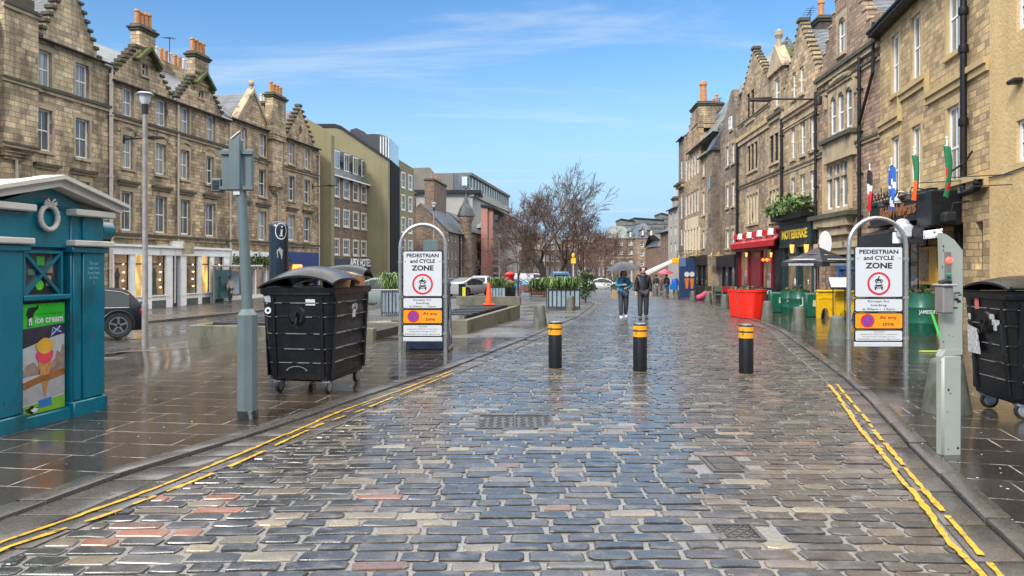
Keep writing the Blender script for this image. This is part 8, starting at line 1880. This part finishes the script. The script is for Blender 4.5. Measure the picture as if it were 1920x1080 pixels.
# menu stand
p = at(1573, 603); t = thing('menu_stand', 'black menu lectern with a white slanted board, in front of the yellow barriers', 'menu stand', tuple(p+Vector((0, 0, .02))), R(-10))
for sx in (-.18, .18): q = MB(); q.tube([(sx, 0, 0), (sx, 0, 1.2)], .016, 6); q.build('leg', M['black'], t)
q = MB(); q.prism([(-.2, 1.02), (-.2, 1.05), (.22, 1.40), (.22, 1.37)], -.30, .34, 'x'); mb_ = q.build('board', M['black'], t); q = MB(); q.prism([(-.19, 1.052), (-.19, 1.058), (.21, 1.395), (.21, 1.389)], -.27, .31, 'x'); q.build('menu_sheet', simple('menu_paper', (.6, .58, .56), .3, var=.5, vscale=20), mb_)
# parasol
pb_ = at(1535, 592); par = thing('patio_parasol', 'black square patio parasol with white edging over the green barrels', 'parasol', (pb_.x, pb_.y, pb_.z+2.55), R(28))
pm_ = simple('parasol_cloth', (.03, .033, .042), .5, var=.3, vscale=2, spec=.3, dirt=((.14, .14, .15), 2.2, .6)); cn_ = [(-1, -1), (1, -1), (1, 1), (-1, 1)]; hw_ = .92
q = MB()
for i in range(4):
    (ax, ay), (bx_, by_) = cn_[i], cn_[(i+1) % 4]; m_ = lambda t_, z_: (ax*hw_*t_, ay*hw_*t_, z_); n_ = lambda t_, z_: (bx_*hw_*t_, by_*hw_*t_, z_); ml = lambda t_, z_: ((ax+bx_)/2*hw_*t_*.96, (ay+by_)/2*hw_*t_*.96, z_)
    for (t0, z0_), (t1, z1_) in (((.01, 0), (.5, -.30)), ((.5, -.30), (1, -.55)), ((1, -.55), (1.01, -.72))):
        q.face([m_(t0, z0_), m_(t1, z1_), ml(t1, z1_+.03), ml(t0, z0_)]); q.face([ml(t0, z0_), ml(t1, z1_+.03), n_(t1, z1_), n_(t0, z0_)])
cano = q.build('canopy', pm_, par)
for i in range(4):
    (ax, ay), (bx_, by_) = cn_[i], cn_[(i+1) % 4]; q = MB(); P_ = lambda u, t_, z_: ((ax+(bx_-ax)*u)*hw_*t_, (ay+(by_-ay)*u)*hw_*t_, z_)
    q.face([P_(.15, .93, -.485), P_(.85, .93, -.485), P_(.8, .84, -.44), P_(.2, .84, -.44)]); q.face([P_(.2, 1.03, -.69), P_(.8, 1.03, -.69), P_(.8, 1.03, -.61), P_(.2, 1.03, -.61)]); q.build('pale_band', torn, cano, fixn=False)
    q = MB(); q.tube([(0, 0, -.03), (ax*hw_, ay*hw_, -.57)], .012, 5); q.build('rib', M['iron'], par)
q = MB(); q.tube([(0, 0, .1), (0, 0, -2.45)], .025, 8); q.build('shaft', tim, par, smooth=True)
q = MB(); q.tube([(-.80, -.5, -.62), (-.80, -.5, -2.35)], .03, 6); q.build('tassel_cord', simple('black_white_cord', (.3, .3, .3), .6, var=.9, vscale=40), par)
# red cafe parasol folded / seat cushions, black wind-break
p = at(1370, 566); t = thing('windbreak', 'long black fabric windbreak with white lettering in front of the red shop', 'windbreak', tuple(p), math.atan2(at(1455, 574).y-p.y, at(1455, 574).x-p.x)); L_ = (at(1455, 574)-p).to_2d().length
q = MB(); q.box(0, L_, -.01, .01, .18, 1.0); fb_ = q.build('fabric', M['black'], t)
for i in range(4): x = L_*i/3; q = MB(); q.tube([(x, 0, 0), (x, 0, 1.08)], .025, 6); q.build('post', M['iron'], t)
fit('THIRSTY?', L_*.52, .22, 'lettering', M['swhite'], fb_, (L_*.66, -.014, .78), bold=.02)
p = at(1278, 552); t = thing('windbreak', 'black fabric windbreak further down in front of the black pub fronts', 'windbreak', tuple(p), math.atan2(at(1365, 562).y-p.y, at(1365, 562).x-p.x)); L_ = (at(1365, 562)-p).to_2d().length
q = MB(); q.box(0, L_, -.01, .01, .1, 1.0); q.build('fabric', M['black'], t)
for i in range(6): x = L_*i/5; q = MB(); q.tube([(x, 0, 0), (x, 0, 1.05)], .03, 6); q.build('post', M['iron'], t)
# cafe chairs, olive and red ones
def cafe_chair(label, px, py, mat, rz):
    p = at(px, py); t = thing('cafe_chair', label, 'chair', tuple(p+Vector((0, 0, .02))), rz, 'cafe chairs on the right pavement'); q = MB(); q.box(-.22, .22, -.22, .22, .43, .47, 0, .01); q.build('seat', mat, t); q = MB(); q.box(-.22, .22, .20, .23, .62, .92, 0, .01); q.build('backrest', mat, t)
    for sx in (-.2, .2):
        q = MB(); q.tube([(sx, -.2, 0), (sx, -.2, .44)], .012, 6); q.build('leg', M['galv'], t); q = MB(); q.tube([(sx, .2, 0), (sx, .22, .9)], .012, 6); q.build('leg', M['galv'], t)
olive = mk((.06, .085, .04), 'olive_plastic'); 
cafe_chair('olive green cafe chair, left of the pair by the bollards', 1332, 566, olive, .3); cafe_chair('olive green cafe chair, right of the pair by the bollards', 1346, 568, olive, -.4); cafe_chair('red cafe chair just left of the red tubs', 1364, 570, mk((.35, .02, .02), 'red_plastic'), .1); cafe_chair('brown cafe chair behind the red tubs', 1375, 569, mk((.12, .08, .05), 'brown_plastic'), 2.0)
# pink covered thing
p = at(1315, 564); t = thing('beanbag', 'crumpled pink cover lying on the right pavement between two bollards', 'cover', tuple(p+Vector((0, 0, .02)))); skinobj('cover', [((-.35, 0, .16), .19), ((0, 0, .20), .2), ((.25, .05, .42), .17), ((.45, .1, .62), .12)], [(0, 1), (1, 2), (2, 3)], mk((.5, .05, .12), 'pink_cloth', .6), t, 2)
# yellow hanging sign, blue kiosk sign, white awning further down
p = AY(1270, 489, 58); t = thing('hanging_sign', 'yellow box sign hanging over the far right pavement', 'sign', tuple(p)); q = MB(); q.box(-.42, .42, -.08, .08, -.2, .2, 0, .03); q.build('box', mk((.85, .45, .01), 'yellow_sign', .4), t); q = MB(); q.tube([(0, 0, .2), (0, 0, .75), (1.2, 0, .8)], .03, 6); q.build('bracket', M['iron'], t)
Pz = at(1287, 556); t = thing('shop_kiosk', 'blue and white shop front boards with orange cones painted on, below the cream wall', 'shop front', tuple(Pz)); q = MB(); q.box(-.45, .75, .2, .6, 0, 2.9, 0, .02); kb = q.build('boards', mk((.02, .045, .12), 'kiosk_blue'), t)
q = MB(); q.box(-.5, .0, .15, .19, 2.3, 3.0, 0, .01); q.build('sign_panel', mk((.10, .17, .33), 'sign_blue'), kb); 
for x in (.1, .5):
    q = MB(); q.prism([(x-.1, .6), (x+.05, .6), (x+.14, 1.4), (x-.2, 1.4)], .16, .19, 'y'); q.build('painted_cone', mk((.6, .17, .03), 'cone_paint'), kb); q = MB(); q.disc((x-.03, .155, 1.7), .2, (0, -1, 0)); q.build('painted_scoop', M['swhite'], kb)
p = AY(1262, 494, 62); t = thing('shop_awning', 'white sloping shop awning over the far right walkers', 'awning', tuple(p)); q = MB(); q.prism([(0.4, .3), (0.4, .36), (-2.4, -.9), (-2.4, -1.1), (-2.35, -1.1)], -.1, 2.6, 'y'); q.build('canopy', mk((.6, .56, .55), 'awning_cloth'), t)
# bright green streamer by the signal post
p = at(1762, 660); t = thing('plastic_strip', 'bright green plastic strip lying behind the signal post', 'litter', tuple(p+Vector((0, 0, .02)))); q = MB(); q.tube([(-.05, .2, .75), (0, .1, .45), (.05, 0, .1), (.1, 0, .02)], .03, 5); q.build('strip', mk((.02, .4, .05), 'strip_green'), t, smooth=True)
p = at(1752, 663); t = thing('yellow_mat', 'flat yellow-green plastic slat lying by the green barrel', 'litter', tuple(p+Vector((0, 0, .045)))); q = MB(); q.box(-.28, .1, -.05, .05, -.01, .01); q.build('slat', mk((.4, .5, .05), 'lime'), t)

# --- four flags on the yellow pub
def flag(px, pyt, pyb, label, stripes, Lpx, seed, emblem=None):
    x, z = P7.L(px, pyt, -1.2); zb_ = P7.L(px, pyb, -1.2)[1]; org = Matrix.Translation((P7.a.x, P7.a.y, P7.z)) @ Matrix.Rotation(P7.ang, 4, 'Z')
    t = thing('flag', label, 'flag', tuple(org @ Vector((x, -.02, zb_-.1))), P7.ang, 'flags on the black-fronted pub'); h = z-zb_
    q = MB(); q.tube([(0, -1.18, .1+h*.1), (0, -1.2, .1+h+.12)], .02, 8); q.lathe([(0, .1+h+.1), (.04, .1+h+.14), (0, .1+h+.2)], (0, -1.2), 8); q.build('pole', M['white'], t)
    for zq in (.2, .38): q = MB(); q.tube([(.45, 0, .1+h*zq), (0, -1.2, .1+h*zq)], .012, 5); q.build('bracket', M['iron'], t)
    r = random.Random(seed); n = 14; m_ = 9; fh = h*.92; wmax = .24
    q = MB(); vs = []
    for i in range(n+1):
        v = i/n; w_ = wmax*(.25+.75*min(1, v*1.4))*(1-.25*max(0, v-.75)/.25)
        for j in range(m_+1):
            u = j/m_; vs.append((.02+u*w_-.12*v, -1.2-.06*math.sin(u*9+seed)-.03*math.sin(v*5+u*4), .1+h-v*fh-.10*u))
    fs, ms = [], []
    for i in range(n):
        for j in range(m_):
            a = i*(m_+1)+j; fs.append((a, a+1, a+m_+2, a+m_+1)); ms.append(stripes(i/n, (j+.5)/m_))
    b0 = len(q.v); q.v += vs
    for f, k in zip(fs, ms): q.f.append([b0+i for i in f]); q.m.append(k)
    mats = [mk(c, 'flag_cloth', .7) for c in ((.01, .02, .12), (.7, .7, .7), (.62, .015, .02), (.01, .10, .45), (.01, .16, .06), (.75, .12, .01), (.015, .012, .015))]
    q.build('cloth', mats, t, smooth='full', fixn=False)
flag(1632, 318, 396, 'red, white and dark tricolour flag, leftmost on the pub', lambda v, u: 6 if v < .34 else (1 if v+u*.15 < .62 else 2), 0, 1)
flag(1673, 308, 395, 'blue flag with white diagonals, second on the pub', lambda v, u: 1 if abs(u-(v*2.2 % 1)) < .16 else 3, 0, 2)
flag(1716, 287, 378, 'green, white and orange tricolour flag, third on the pub', lambda v, u: (4 if u > .55 else 1) if v < .52 else (5 if v > .58 or u > .3 else 1), 0, 3)
flag(1777, 270, 372, 'green and white flag with a red emblem, rightmost on the pub', lambda v, u: 1 if v < .18 and u < .5 else (2 if abs(v-.5) < .08 and abs(u-.4) < .2 or abs(v-.75) < .05 and u > .6 else 4), 0, 4)
# --- tv aerials
for fc, px, py0, py1, o_ in ((B, 318, 100, 70, 4.2), (P5, 1519, 62, 18, 4.0), (P1, 1320, 215, 180, 4.5), (P1, 1349, 215, 185, 5)):
    x, z = fc.L(px, py0, o_); z2 = fc.L(px, py1, o_)[1]; q = MB(); q.tube([(x, o_, z-.6), (x, o_, z2)], .03, 5)
    for k in range(4): q.tube([(x-.5+.25*k, o_-.3, z2-.15+.05*k), (x-.5+.25*k, o_+.3, z2-.15+.05*k)], .015, 4)
    q.tube([(x-.6, o_, z2-.2), (x+.6, o_, z2+.05)], .018, 4); q.build('aerial', M['iron'], fc.root)
# street sign board seen through the left hoop
p = AY(806, 462, 40); x = p.x; t = thing('direction_sign', 'grey back of a wide road sign seen through the left hoop', 'road sign', (x, 40, G(x, 40))); zt_ = p.z-G(x, 40); q = MB(); q.box(-.35, .45, -.03, .0, zt_-.35, zt_+.35, 0, .02); q.build('plate', M['ggreen'], t)
for sx in (-.2, .3): q = MB(); q.tube([(sx, .03, 0), (sx, .03, zt_+.3)], .035, 8); q.build('post', M['galv'], t, smooth=True)
# bus shelter across the far street
p = at(462, 566); t = thing('bus_shelter', 'glass bus shelter with a flat grey roof across the far street', 'bus shelter', tuple(p), math.atan2(1, .178)); q = MB(); q.box(-2, 2, -.1, 1.3, 2.3, 2.42, 0, .03); q.build('roof', M['pgrey'], t); 
for x in (-1.9, 0, 1.9): q = MB(); q.box(x-.04, x+.04, 1.1, 1.2, 0, 2.3); q.build('post', M['galv'], t)
q = MB(); q.box(-1.85, -.05, 1.13, 1.15, .25, 2.1); q.build('glass_panel', simple('teal_glass', (.05, .14, .13), .1, coat=1), t); q = MB(); q.box(.1, 1.0, 1.1, 1.16, .5, 2.0); q.build('lit_poster', simple('shelter_poster', (.45, .55, .62), .3), t)
# pedestrian far left by the shelter
p = at(432, 567); person('person in a long cream coat beside the downpipe at the white shop', tuple(p), R(60), 1.68, .4, 'down', (.5, .45, .36), (.05, .05, .05), 'hair', (.05, .05, .05), jlen=.3, fine=False)
# rubbish bag by the litter, leaf scraps and puddle bits
q = MB(); r = random.Random(77)
for i in range(150):
    px, py = (r.uniform(120, 900), r.uniform(660, 900)) if r.random() < .5 else (r.uniform(1560, 1900), r.uniform(690, 1000)); p = at(px, py); 
    if XL(p.y)+.1 < p.x < XR(p.y): continue
    s_ = r.uniform(.004, .014); a = r.random()*6; z = G(p.x, p.y)+.031; q.face([(p.x+s_*math.cos(a+b)*r.uniform(.6, 1.2), p.y+s_*math.sin(a+b)*r.uniform(.6, 1.2), z) for b in (0, 1.2, 2.5, 3.9, 5.1)])
tag(q.build('paving_litter_specks', M['swhite'], fixn=False), 'tiny pale scraps and droppings scattered over both pavements', 'litter', kind='stuff')
# tactile strip and slab edge near the lamp
p = at(228, 674); q = MB()
for i in range(14):
    for j in range(5): q.lathe([(.014, .028), (.012, .036), (0, .037)], (p.x-.55+i*.085, p.y-.2+j*.085), 6)
q.box(p.x-.62, p.x+.65, p.y-.26, p.y+.2, .0, .03); o_ = q.build('tactile_paving', M['flags_g']); o_.location.z = G(p.x, p.y)-.0; tag(o_, kind='structure')
